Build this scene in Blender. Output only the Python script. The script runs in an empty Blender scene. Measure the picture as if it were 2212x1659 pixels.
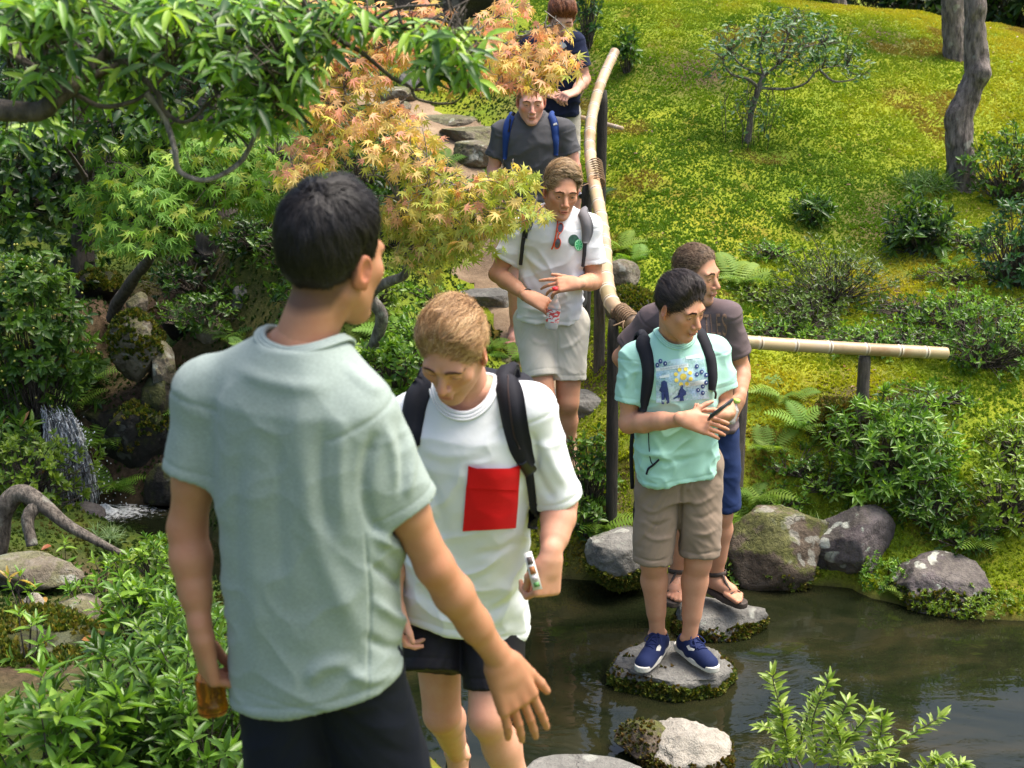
import bpy, bmesh, math, random
import numpy as np
from mathutils import Vector, Matrix
from mathutils.bvhtree import BVHTree

scene = bpy.context.scene
COL = scene.collection
R = math.radians
rng = np.random.default_rng(7)

# ---------------------------------------------------------------- camera
CAM_H, PITCH, FPX = 3.1, R(17.0), 1400.0
cd = bpy.data.cameras.new('camera')
cam = bpy.data.objects.new('camera', cd)
COL.objects.link(cam)
cam.location = (0, 0, CAM_H)
cam.rotation_euler = (R(90) - PITCH, 0, 0)
cd.sensor_width = 36.0
cd.lens = FPX / 1024 * 36.0
cd.clip_start = 0.05
cd.clip_end = 300
cd.dof.use_dof = True
cd.dof.focus_distance = 6.4
cd.dof.aperture_fstop = 5.6
scene.camera = cam

# ---------------------------------------------------------------- daylight
SUN_EL, SUN_AZ = R(66), R(80)          # azimuth measured clockwise from the view direction
w = bpy.data.worlds.new('World')
scene.world = w
w.use_nodes = True
nt = w.node_tree
sky = nt.nodes.new('ShaderNodeTexSky')
sky.sky_type = 'NISHITA'
sky.sun_disc = False
sky.sun_elevation = SUN_EL
sky.sun_rotation = SUN_AZ
sky.air_density = 1.0
sky.dust_density = 5.0
sky.ozone_density = 1.0
bg = nt.nodes['Background']
nt.links.new(sky.outputs[0], bg.inputs[0])
bg.inputs[1].default_value = 0.15
ld = bpy.data.lights.new('sun', 'SUN')
ld.energy = 2.9
ld.angle = R(36)
ld.color = (1.0, 0.94, 0.84)
sun = bpy.data.objects.new('sun', ld)
COL.objects.link(sun)
sd = Vector((math.sin(SUN_AZ) * math.cos(SUN_EL), math.cos(SUN_AZ) * math.cos(SUN_EL), math.sin(SUN_EL)))
sun.rotation_euler = sd.to_track_quat('Z', 'Y').to_euler()
scene.view_settings.view_transform = 'Standard'
scene.view_settings.look = 'None'
scene.view_settings.gamma = 1
scene.view_settings.exposure = 1.06
scene.render.engine = 'CYCLES'
scene.cycles.max_bounces = 6
scene.cycles.diffuse_bounces = 3
scene.cycles.glossy_bounces = 2
scene.cycles.transmission_bounces = 4
scene.cycles.transparent_max_bounces = 6
scene.cycles.caustics_reflective = False
scene.cycles.caustics_refractive = False
try:
    scene.cycles.use_denoising = True
    scene.cycles.denoiser = 'OPENIMAGEDENOISE'
except Exception:
    pass

# ---------------------------------------------------------------- measuring
KS = 2212 / 1024.0
CP, SP = math.cos(PITCH), math.sin(PITCH)

def at(u, v, d):
    """a point at distance d along the ground (world y) seen at (u, v) of the 2212 px wide measuring picture"""
    a = (np.asarray(u, float) / KS - 512) / FPX
    b = -(np.asarray(v, float) / KS - 384) / FPX
    dy = CP + b * SP
    s = np.asarray(d, float) / dy
    return np.stack([a * s, np.asarray(d, float) + 0 * s, CAM_H + (-SP + b * CP) * s], -1)

def atz(u, v, z):
    a = (np.asarray(u, float) / KS - 512) / FPX
    b = -(np.asarray(v, float) / KS - 384) / FPX
    s = (z - CAM_H) / (-SP + b * CP)
    return np.stack([a * s, (CP + b * SP) * s, np.full_like(s, z)], -1)

def to_uv(P):
    P = np.asarray(P, float)
    X, Y, Z = P[..., 0], P[..., 1], P[..., 2] - CAM_H
    f = Y * CP - Z * SP
    up = Y * SP + Z * CP
    return (512 + FPX * X / f) * KS, (384 - FPX * up / f) * KS

def V3(p):
    return Vector((float(p[0]), float(p[1]), float(p[2])))

def nrm(v):
    v = np.asarray(v, float)
    return v / (np.linalg.norm(v, axis=-1, keepdims=True) + 1e-12)

# ---------------------------------------------------------------- noise
def _hash(ix, iy, iz, seed):
    n = (ix * 374761393 + iy * 668265263 + iz * 2147483647 + seed * 974711) & 0xffffffff
    n = ((n ^ (n >> 13)) * 1274126177) & 0xffffffff
    n = (n ^ (n >> 16)) & 0xffff
    return n.astype(np.float32) / 65535.0

def vnoise(P, scale=1.0, seed=0):
    P = np.asarray(P, np.float32) * scale
    i = np.floor(P).astype(np.int64)
    f = P - i
    f = f * f * (3 - 2 * f)
    x, y, z = i[..., 0], i[..., 1], i[..., 2]
    fx, fy, fz = f[..., 0], f[..., 1], f[..., 2]
    def c(a, b, g): return _hash(x + a, y + b, z + g, seed)
    x00 = c(0,0,0) * (1-fx) + c(1,0,0) * fx
    x10 = c(0,1,0) * (1-fx) + c(1,1,0) * fx
    x01 = c(0,0,1) * (1-fx) + c(1,0,1) * fx
    x11 = c(0,1,1) * (1-fx) + c(1,1,1) * fx
    y0 = x00 * (1-fy) + x10 * fy
    y1 = x01 * (1-fy) + x11 * fy
    return (y0 * (1-fz) + y1 * fz) * 2 - 1

def fbm(P, scale=1.0, octaves=3, seed=0, gain=.5):
    s, a, t = 0, 1.0, 0
    for o in range(octaves):
        s = s + a * vnoise(P, scale * 2 ** o, seed + o * 17)
        t += a; a *= gain
    return s / t

# ---------------------------------------------------------------- objects and meshes
def tag(o, label=None, cat=None, group=None, kind=None):
    if label: o['label'] = label
    if cat: o['category'] = cat
    if group: o['group'] = group
    if kind: o['kind'] = kind
    return o

def empty(name, loc, label=None, cat=None, group=None):
    o = bpy.data.objects.new(name, None)
    o.empty_display_size = .1
    COL.objects.link(o)
    o.location = V3(loc)
    return tag(o, label, cat, group)

def np_mesh(name, verts, faces, cols=None, smooth=False):
    """faces: an (n, k) array or a list of such arrays"""
    verts = np.asarray(verts, np.float32)
    if not isinstance(faces, list): faces = [faces]
    faces = [np.asarray(f, np.int32) for f in faces if len(f)]
    me = bpy.data.meshes.new(name)
    me.vertices.add(len(verts))
    me.vertices.foreach_set('co', verts.ravel())
    nl = sum(f.size for f in faces); nf = sum(len(f) for f in faces)
    me.loops.add(nl); me.polygons.add(nf)
    li = np.concatenate([f.ravel() for f in faces]) if faces else np.zeros(0, np.int32)
    tot = np.concatenate([np.full(len(f), f.shape[1], np.int32) for f in faces]) if faces else np.zeros(0, np.int32)
    st = np.concatenate([[0], np.cumsum(tot)[:-1]]).astype(np.int32) if nf else tot
    me.loops.foreach_set('vertex_index', li)
    me.polygons.foreach_set('loop_start', st)
    me.polygons.foreach_set('loop_total', tot)
    if smooth: me.polygons.foreach_set('use_smooth', np.ones(nf, bool))
    if cols is not None:
        at_ = me.color_attributes.new('col', 'FLOAT_COLOR', 'POINT')
        c = np.ones((len(verts), 4), np.float32); c[:, :3] = cols
        at_.data.foreach_set('color', c.ravel())
    me.update(calc_edges=True)
    return me

def link(name, me, mat=None, parent=None):
    o = bpy.data.objects.new(name, me)
    COL.objects.link(o)
    if mat is not None and not len(me.materials): me.materials.append(mat)
    if parent is not None:
        o.parent = parent
        o.matrix_parent_inverse = Matrix.Translation(-parent.location) if parent.type == 'EMPTY' else parent_inv(parent)
    return o

def parent_inv(p):
    M = Matrix.Identity(4)
    chain = []
    q = p
    while q is not None:
        chain.append(q); q = q.parent
    for q in reversed(chain):
        M = M @ q.matrix_parent_inverse @ Matrix.LocRotScale(q.location, q.rotation_euler, q.scale)
    return M.inverted()

class MB:
    """collects vertices and faces of one mesh, in world coordinates"""
    def __init__(s): s.v = []; s.f3 = []; s.f4 = []; s.c = []; s.n = 0
    def add(s, v, f, col=None):
        v = np.asarray(v, np.float32).reshape(-1, 3); f = np.asarray(f, np.int32)
        (s.f3 if f.shape[1] == 3 else s.f4).append(f + s.n)
        s.v.append(v); s.n += len(v)
        if col is not None: s.c.append(np.broadcast_to(np.asarray(col, np.float32), (len(v), 3)))
        return s
    def mesh(s, name, smooth=False):
        fs = [np.concatenate(a) for a in (s.f3, s.f4) if a]
        return np_mesh(name, np.concatenate(s.v), fs, np.concatenate(s.c) if s.c else None, smooth)
    def build(s, name, mat, parent=None, smooth=False):
        return link(name, s.mesh(name, smooth), mat, parent)

def tube_arrays(pts, rad, sides=8, caps=True):
    pts = np.asarray(pts, float); n = len(pts)
    rad = np.broadcast_to(np.asarray(rad, float), (n,))
    t = np.gradient(pts, axis=0); t = nrm(t)
    ref = np.array([0.31, 0.2, 0.93]); 
    a = nrm(np.cross(t, ref)); b = np.cross(t, a)
    ang = np.linspace(0, 2 * np.pi, sides, endpoint=False)
    ring = (a[:, None] * np.cos(ang)[None, :, None] + b[:, None] * np.sin(ang)[None, :, None]) * rad[:, None, None] + pts[:, None]
    v = ring.reshape(-1, 3)
    i = np.arange(n - 1)[:, None] * sides; j = np.arange(sides)[None]
    j2 = (j + 1) % sides
    f = np.stack([i + j, i + j2, i + sides + j2, i + sides + j], -1).reshape(-1, 4)
    if caps:
        v = np.concatenate([v, pts[:1], pts[-1:]])
        k = n * sides
        e = np.arange(sides)
        c0 = np.stack([e, np.full(sides, k), np.full(sides, k), (e + 1) % sides], -1)
        f3 = np.concatenate([np.stack([(e + 1) % sides, e, np.full(sides, k)], -1),
                             np.stack([(n-1)*sides + e, (n-1)*sides + (e + 1) % sides, np.full(sides, k + 1)], -1)])
        return v, f, f3
    return v, f, None

def smooth_path(pts, n):
    """Catmull-Rom through pts, n samples"""
    p = np.asarray(pts, float)
    p = np.concatenate([2 * p[:1] - p[1:2], p, 2 * p[-1:] - p[-2:-1]])
    m = len(p) - 3
    t = np.linspace(0, m - 1e-6, n); k = t.astype(int); f = (t - k)[:, None]
    a, b, c, d = p[k], p[k+1], p[k+2], p[k+3]
    return .5 * ((2*b) + (-a+c)*f + (2*a-5*b+4*c-d)*f*f + (-a+3*b-3*c+d)*f**3)

def add_tube(mb, pts, rad, sides=8, col=None, caps=True):
    v, f, f3 = tube_arrays(pts, rad, sides, caps)
    mb.add(v, f, col)
    if f3 is not None:
        mb.f3.append(np.asarray(f3, np.int32) + mb.n - len(v))
    return mb

def scatter(tv, tf, mats, cols=None, tcol=None):
    """merged copies of the template (tv, tf) under (n,4,4) matrices"""
    n, m = len(mats), len(tv)
    v = np.einsum('nij,mj->nmi', mats[:, :3, :3], tv) + mats[:, None, :3, 3]
    f = (np.asarray(tf)[None] + (np.arange(n) * m)[:, None, None]).reshape(-1, np.asarray(tf).shape[1])
    c = None
    if cols is not None:
        c = np.repeat(cols[:, None], m, 1)
        if tcol is not None: c = c * tcol[None, :, None]
        c = c.reshape(-1, 3)
    return v.reshape(-1, 3), f, c

def frames(pos, ydir, zdir, scale):
    """(n,4,4): local y along ydir, local z near zdir"""
    y = nrm(ydir); x = nrm(np.cross(y, zdir)); z = np.cross(x, y)
    M = np.zeros((len(pos), 4, 4)); s = np.broadcast_to(np.asarray(scale, float), (len(pos),))[:, None]
    M[:, :3, 0] = x * s; M[:, :3, 1] = y * s; M[:, :3, 2] = z * s; M[:, :3, 3] = pos; M[:, 3, 3] = 1
    return M

# ---------------------------------------------------------------- materials
class NT:
    def __init__(s, m):
        s.m = m; m.use_nodes = True; s.t = m.node_tree; s.t.nodes.clear()
        s.out = s.n('ShaderNodeOutputMaterial')
    def n(s, typ, **kw):
        x = s.t.nodes.new(typ)
        for k, v in kw.items(): setattr(x, k, v)
        return x
    def l(s, a, b): s.t.links.new(a, b)
    def val(s, sock, v):
        if hasattr(v, 'links') or hasattr(v, 'is_linked'): s.l(v, sock)
        else: sock.default_value = v
    def noise(s, scale, detail=3, rough=.5, coord=None, distortion=0):
        x = s.n('ShaderNodeTexNoise'); x.inputs['Scale'].default_value = scale
        x.inputs['Detail'].default_value = detail; x.inputs['Roughness'].default_value = rough
        x.inputs['Distortion'].default_value = distortion
        s.l(coord if coord is not None else s.pos(), x.inputs['Vector'])
        return x.outputs[0]
    def pos(s):
        if not hasattr(s, '_p'): s._p = s.n('ShaderNodeNewGeometry').outputs['Position']
        return s._p
    def scaled(s, v, sc):
        x = s.n('ShaderNodeVectorMath', operation='MULTIPLY'); s.l(v, x.inputs[0]); x.inputs[1].default_value = sc
        return x.outputs[0]
    def ramp(s, fac, stops, interp='LINEAR'):
        x = s.n('ShaderNodeValToRGB'); cr = x.color_ramp; cr.interpolation = interp
        while len(cr.elements) < len(stops): cr.elements.new(.5)
        for e, (p, c) in zip(cr.elements, stops):
            e.position = p; e.color = (*c, 1) if len(c) == 3 else c
        s.l(fac, x.inputs[0]); return x.outputs[0]
    def maprange(s, fac, a, b, c=0., d=1.):
        x = s.n('ShaderNodeMapRange'); s.l(fac, x.inputs[0])
        for k, v in zip((1, 2, 3, 4), (a, b, c, d)): x.inputs[k].default_value = v
        return x.outputs[0]
    def math(s, op, a, b=0.):
        x = s.n('ShaderNodeMath', operation=op); s.val(x.inputs[0], a); s.val(x.inputs[1], b); return x.outputs[0]
    def mix(s, fac, a, b, mode='MIX'):
        x = s.n('ShaderNodeMix', data_type='RGBA', blend_type=mode)
        s.val(x.inputs[0], fac)
        for k, v in ((6, a), (7, b)):
            if isinstance(v, tuple): x.inputs[k].default_value = (*v, 1) if len(v) == 3 else v
            else: s.l(v, x.inputs[k])
        return x.outputs[2]
    def bump(s, h, strength=.3, dist=.01, normal=None):
        x = s.n('ShaderNodeBump'); x.inputs['Strength'].default_value = strength; x.inputs['Distance'].default_value = dist
        s.l(h, x.inputs['Height'])
        if normal is not None: s.l(normal, x.inputs['Normal'])
        return x.outputs[0]
    def attr(s, name='col'):
        return s.n('ShaderNodeAttribute', attribute_name=name).outputs['Color']
    def bsdf(s, col, rough=.6, normal=None, **kw):
        b = s.n('ShaderNodeBsdfPrincipled')
        if isinstance(col, tuple): b.inputs['Base Color'].default_value = (*col, 1)
        else: s.l(col, b.inputs['Base Color'])
        s.val(b.inputs['Roughness'], rough)
        if normal is not None: s.l(normal, b.inputs['Normal'])
        for k, v in kw.items(): s.val(b.inputs[k.replace('_', ' ')], v)
        return b.outputs[0]
    def done(s, sh): s.l(sh, s.out.inputs['Surface']); return s.m

def new_mat(name): return NT(bpy.data.materials.new(name))

def simple_mat(name, col, rough=.6, var=.15, scale=40, bump=0, **kw):
    t = new_mat(name)
    c = t.mix(t.maprange(t.noise(scale, 4), .3, .7), tuple(x * (1 - var) for x in col), tuple(min(1, x * (1 + var)) for x in col))
    nm = t.bump(t.noise(scale * 4, 3), bump, .004) if bump else None
    return t.done(t.bsdf(c, rough, nm, **kw))

def leaf_mat(name, gloss=.4, trans=.35, tint=(1.35, 1.35, .55)):
    t = new_mat(name)
    c = t.attr()
    c = t.mix(t.maprange(t.noise(60, 2), .3, .7), t.mix(1, c, (.8, .8, .8), 'MULTIPLY'), c)
    b = t.bsdf(c, gloss, Specular_IOR_Level=.45)
    tr = t.n('ShaderNodeBsdfTranslucent')
    t.l(t.mix(1, c, tint, 'MULTIPLY'), tr.inputs[0])
    mx = t.n('ShaderNodeMixShader'); mx.inputs[0].default_value = trans
    t.l(b, mx.inputs[1]); t.l(tr.outputs[0], mx.inputs[2])
    return t.done(mx.outputs[0])

M_leaf = leaf_mat('leaf_glossy', .35, .35)
M_maple = leaf_mat('leaf_maple', .55, .45, (1.25, 1.15, .6))
M_moss_tuft = leaf_mat('moss_sprigs', .8, .3, (1.2, 1.2, .5))

def bark_mat(name, c1, c2, sc=1.0, lichen=.0):
    t = new_mat(name)
    p = t.scaled(t.pos(), (18 * sc, 18 * sc, 5 * sc))
    n1 = t.noise(2.2, 6, .65, p)
    c = t.mix(t.maprange(n1, .35, .68), c1, c2)
    if lichen:
        c = t.mix(t.maprange(t.noise(9, 4), .60, .66, 0, lichen), c, (.42, .45, .38))
    return t.done(t.bsdf(c, .9, t.bump(n1, .9, .02)))

M_bark = bark_mat('bark_dark', (.035, .028, .022), (.13, .105, .085))
M_bark_grey = bark_mat('bark_grey', (.07, .06, .05), (.30, .27, .235), 1.0, .5)
M_bark_pine = bark_mat('bark_pine', (.045, .036, .032), (.26, .215, .19), .8, .35)
# ================================================================ THE GROUND
_cp = [  # (u, v, distance): measured ground points
    (1600,1230,6.7),(1700,1060,7.0),(1868,905,7.25),(2100,1180,6.6),(2150,1000,7.0),(1700,700,8.2),(2100,700,8.2),
    (1600,600,8.9),(1900,600,8.9),(1620,295,10.8),(2080,405,10.2),(2050,470,9.7),(1700,0,14.0),(1450,150,11.8),(1300,0,13.4),
    (2212,90,12.8),(2500,150,12.2),(1850,15,13.6),(2212,400,10.2),(2212,900,7.3),(2500,700,8.0),(2500,1150,6.6),
    (1330,980,6.8),(1340,800,7.7),(1330,560,8.9),(1330,330,10.4),
    (1190,1052,7.0),(1150,735,8.7),(1030,600,9.4),(1200,510,9.8),(1000,310,11.2),(990,275,11.6),(850,215,12.3),(1200,300,11.1),(1000,90,13.0),
    (900,640,8.3),(800,760,7.6),(1000,760,8.1),(850,800,7.2),(950,900,7.0),(470,560,8.5),(600,470,9.5),(640,700,7.8),(550,640,8.2),
    (600,900,7.4),(450,850,7.7),(200,640,9.0),(0,700,8.2),(0,300,11.0),(400,300,11.5),(700,200,12.4),(700,0,14.5),(200,0,15.0),(-300,500,9.5),
    (50,960,7.6),(20,1150,6.5),(150,1235,6.1),(100,1310,5.5),(300,1400,4.9),(100,1450,4.6),(200,1659,3.8),(-100,1659,3.8),(-400,1300,5.4),(-500,1659,3.8)]
_c = np.array([at(*p) for p in _cp])
_c = np.concatenate([_c, np.array([
    (-1.0,2.4,.97),(0,0,1.42),(-2,0,1.4),(2,0,1.3),(-.1,2.4,.95),(.02,3.35,.62),(.4,4.0,.3),(1.5,3.0,.55),(1.6,3.9,.12),(3,3.2,.5),(3.2,4.2,.05),(5,3.4,.5),(-3,1,1.3),
    (3,5.5,-.05),(5,5.6,0),(-1,6.5,.1),(-.5,5,.2),(.4,6,.1),(-8,6,.9),(-8,2,1.3),(8,9,1.5),(8,3,.6),(8,14,2.4),(-8,14,2.5),(0,20,2.6),(8,20,1.9),(-8,20,2.7),(3,16.5,2.45),(5.5,15.5,2.2)], float)])
def _phi(r2): return .5 * r2 * np.log(r2 + 1e-9)
def _tps_fit(P, z, lam=.02):
    n = len(P)
    d2 = ((P[:, None] - P[None]) ** 2).sum(-1)
    K = _phi(d2) + lam * np.eye(n)
    Q = np.c_[np.ones(n), P]
    A = np.block([[K, Q], [Q.T, np.zeros((3, 3))]])
    return np.linalg.solve(A, np.r_[z, 0, 0, 0])
_tw = _tps_fit(_c[:, :2], _c[:, 2])
def _land(x, y):
    xc = np.clip(x, -9, 9); yc = np.clip(y, -1, 21)
    out = _tw[-3] + _tw[-2] * xc + _tw[-1] * yc
    for w_, p in zip(_tw[:-3], _c[:, :2]):
        out = out + w_ * _phi((xc - p[0]) ** 2 + (yc - p[1]) ** 2)
    return out

_pond = np.array([(*atz(u, v, 0.)[:2],) for u, v in [
    (60,1085),(215,1085),(380,1085),(560,1230),(900,1290),(1100,1240),(1230,1215),(1290,1235),(1390,1250),(1560,1235),(1760,1258),
    (1850,1262),(1930,1325),(2212,1332),(2700,1345)]] + [(6.5,4.3),(3.0,4.25),(1.4,4.0),(.55,4.15),(.05,4.3)] +
    [(*atz(u, v, 0.)[:2],) for u, v in [(700,1480),(500,1300),(400,1235),(260,1190),(80,1150)]])

def seg_dist(x, y, pts, closed=False):
    """distance to a polyline and the place along it"""
    best = np.full(x.shape, 1e9); par = np.zeros(x.shape)
    n = len(pts)
    for i in range(n if closed else n - 1):
        a, b = pts[i], pts[(i + 1) % n]
        e = b - a; L = (e ** 2).sum()
        t = np.clip(((x - a[0]) * e[0] + (y - a[1]) * e[1]) / L, 0, 1)
        d = np.hypot(x - a[0] - t * e[0], y - a[1] - t * e[1])
        m = d < best; best = np.where(m, d, best); par = np.where(m, i + t, par)
    return best, par

def inside(x, y, poly):
    r = np.zeros(x.shape, bool); n = len(poly)
    for i in range(n):
        a, b = poly[i], poly[(i + 1) % n]
        c = (a[1] > y) != (b[1] > y)
        xi = (b[0] - a[0]) * (y - a[1]) / (b[1] - a[1] + 1e-12) + a[0]
        r ^= c & (x < xi)
    return r

_stream = np.array([at(235,470,10.6), at(285,560,9.4), at(300,640,8.9), at(330,745,8.45), at(150,868,7.95), at(120,900,7.72)])
_path = np.array([at(1225,1075,7.0), at(1195,900,7.7), at(1150,720,8.8), at(1085,600,9.4), at(1120,480,10.0), at(1060,370,10.8), at(960,280,11.5), at(830,215,12.3), at(700,170,13.0)])
_pw = np.array([.11,.13,.22,.34,.30,.30,.30,.30,.26])

def ground_z(x, y, detail=True):
    x = np.asarray(x, float); y = np.asarray(y, float)
    z = _land(x, y)
    P = np.stack([x, y, np.zeros_like(x)], -1)
    if detail:
        z = z + .05 * fbm(P, 1.3, 3, 5) * np.clip((y - 2) / 3, 0, 1) + .012 * vnoise(P, 7, 9)
    d, _ = seg_dist(x, y, _pond, True)
    sd = np.where(inside(x, y, _pond), d, -d)
    bank = np.maximum(.06 - 1.5 * sd, -.5)
    z = np.where(sd > -1.2, np.minimum(z, bank + .03 * vnoise(P, 5, 3)), z)
    d, t = seg_dist(x, y, _stream[:, :2])
    zs = np.interp(t, np.arange(len(_stream)), _stream[:, 2])
    z = np.where(d < .9, np.minimum(z, zs - .1 + 1.6 * np.maximum(0, d - .16)), z)
    d, t = seg_dist(x, y, _path[:, :2])
    zp = np.interp(t, np.arange(len(_path)), _path[:, 2])
    k = np.clip(1 - d / .55, 0, 1); k = k * k * (3 - 2 * k)
    return z * (1 - k) + zp * k

def gz(x, y): return float(ground_z(np.array([x]), np.array([y]), True)[0])
def on_ground(u, v, d):
    """the point of the measuring ray column u at distance d, dropped on the ground"""
    p = at(u, v, d); p[..., 2] = ground_z(p[..., 0], p[..., 1]); return p

_fx = np.concatenate([np.array([-80,-40,-20,-13,-10,-8.5]), np.arange(-7.5, 8.0, .045), np.array([8.6,10,13,20,40,80])])
_fy = np.concatenate([np.array([-20,-8,-3,-1,0,.8,1.4]), np.arange(1.9, 15.5, .045), np.array([15.8,16.3,17,18,19.5,22,26,32,45,80])])
_gx, _gy = np.meshgrid(_fx, _fy, indexing='ij')
_gzz = ground_z(_gx, _gy)
_d, _t = seg_dist(_gx, _gy, _path[:, :2])
_pwid = np.interp(_t, np.arange(len(_pw)), _pw) * (1 + .25 * vnoise(np.stack([_gx, _gy, _gy * 0], -1), 4, 31))
_pm = np.clip((_pwid - _d) / .10, 0, 1)
_P3 = np.stack([_gx, _gy, _gzz], -1)
_n = fbm(_P3, .9, 3, 77)
# bare soil: near bank on the far left, mound foot by the pine, patches on the hill
_dirt = np.zeros_like(_gx)
for u, v, d, r in [(1930,480,9.6,.55),(150,1380,5.0,.7),(60,1450,4.7,.6),(120,1230,6.1,.35),(1290,760,8.0,.45),(1100,870,7.6,.5),(1280,1110,6.9,.35),(1880,870,7.3,.35),(1500,150,11.8,.5),(1900,110,12.6,.4),(250,900,7.8,.8),(350,800,7.9,.7),(300,640,8.7,.7),(1210,200,11.8,.5),(1930,640,8.6,.4)]:
    p = at(u, v, d)
    _dirt = np.maximum(_dirt, np.clip(1.25 - np.hypot(_gx - p[0], (_gy - p[1])) / r + .5 * _n, 0, 1))
_left_shade = np.clip((-_gx - .35 - .06 * (_gy - 8)) / .6, 0, 1)  # where shade is painted into the moss colour, left of the path
_bed = np.clip(-(_gzz - .05) / .06, 0, 1)
_cols = np.stack([_dirt, _left_shade, _bed], -1).reshape(-1, 3)
nx, ny = _gx.shape
_idx = np.arange(nx * ny).reshape(nx, ny)
_q = np.stack([_idx[:-1, :-1], _idx[1:, :-1], _idx[1:, 1:], _idx[:-1, 1:]], -1).reshape(-1, 4)

def moss_material():
    t = new_mat('moss_ground')
    a = t.n('ShaderNodeSeparateColor'); t.l(t.attr(), a.inputs[0])
    dirt, left, bed = a.outputs
    big = t.noise(.9, 4, .6); mid = t.noise(5, 5, .65); fine = t.noise(75, 5, .7)
    c = t.ramp(t.mix(.45, big, mid), [(.28, (.08, .15, .010)), (.42, (.15, .22, .012)), (.55, (.24, .28, .015)), (.70, (.33, .31, .02))])
    c = t.mix(t.maprange(t.noise(2.3, 5, .65), .56, .70, 0, .8), c, (.17, .085, .02))
    c = t.mix(left, c, t.ramp(mid, [(.3, (.02, .045, .008)), (.55, (.06, .095, .012)), (.7, (.12, .125, .018))]))  # darker ramp on the left: shade painted into the moss colour
    c = t.mix(t.maprange(fine, .33, .58, .6, 0), c, (.07, .085, .010))
    c = t.mix(dirt, c, t.ramp(t.noise(26, 5, .7), [(.3, (.03, .02, .012)), (.6, (.10, .065, .04)), (.8, (.2, .14, .09))]))
    c = t.mix(bed, c, t.ramp(mid, [(.3, (.02, .016, .009)), (.7, (.07, .055, .03))]))
    return t.done(t.bsdf(c, .95, t.bump(fine, .8, .012, t.bump(t.noise(22, 3), .5, .03)), Specular_IOR_Level=.2))
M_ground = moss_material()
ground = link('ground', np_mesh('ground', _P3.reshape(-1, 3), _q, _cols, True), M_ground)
tag(ground, kind='structure')

# the earth path, a thin layer over the ground
_pmf = _pm.reshape(-1)
_keep = (_pmf[_q] > .02).all(1)
_used = np.unique(_q[_keep]); _re = -np.ones(nx * ny, int); _re[_used] = np.arange(len(_used))
_pv = _P3.reshape(-1, 3)[_used].copy(); _pv[:, 2] += -.012 + .022 * np.clip(_pmf[_used] * 2, 0, 1)
t = new_mat('path_earth')
_c1 = t.ramp(t.mix(.4, t.noise(3, 5, .6), t.noise(40, 5, .7)), [(.3, (.10, .065, .038)), (.5, (.24, .165, .10)), (.68, (.36, .27, .18))])
M_path = t.done(t.bsdf(_c1, .95, t.bump(t.noise(90, 5), .6, .01)))
path = link('path', np_mesh('path', _pv, _re[_q[_keep]], None, True), M_path)
tag(path, kind='structure')

# ---------------------------------------------------------------- water
t = new_mat('pond_water')
_rp = t.scaled(t.pos(), (2.2, 4.2, 1))
_rip = t.math('ADD', t.math('MULTIPLY', t.noise(1.1, 2, .5, _rp, 1.2), 1.0), t.math('MULTIPLY', t.noise(5, 2, .5, _rp, .6), .22))
_wc = t.ramp(t.noise(1.1, 5, .6, t.scaled(t.pos(), (1, 1.8, 1)), 1.5), [(.32, (.005, .008, .003)), (.5, (.012, .014, .006)), (.68, (.026, .023, .010))])
M_water = t.done(t.bsdf(_wc, .03, t.bump(_rip, .05, .06), IOR=1.33, Specular_IOR_Level=.5))
_wx, _wy = np.meshgrid(np.linspace(-5, 8, 140), np.linspace(3.6, 8.6, 70), indexing='ij')
_wi = np.arange(_wx.size).reshape(_wx.shape)
_wq = np.stack([_wi[:-1, :-1], _wi[1:, :-1], _wi[1:, 1:], _wi[:-1, 1:]], -1).reshape(-1, 4)
_wv = np.stack([_wx, _wy, 0 * _wx], -1).reshape(-1, 3)
_wd, _ = seg_dist(_wv[:, 0], _wv[:, 1], _pond, True)
_win = inside(_wv[:, 0], _wv[:, 1], _pond) | (_wd < .2)
water = link('water', np_mesh('water', _wv, _wq[_win[_wq].any(1)], None, True), M_water)
tag(water, kind='structure')

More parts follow.
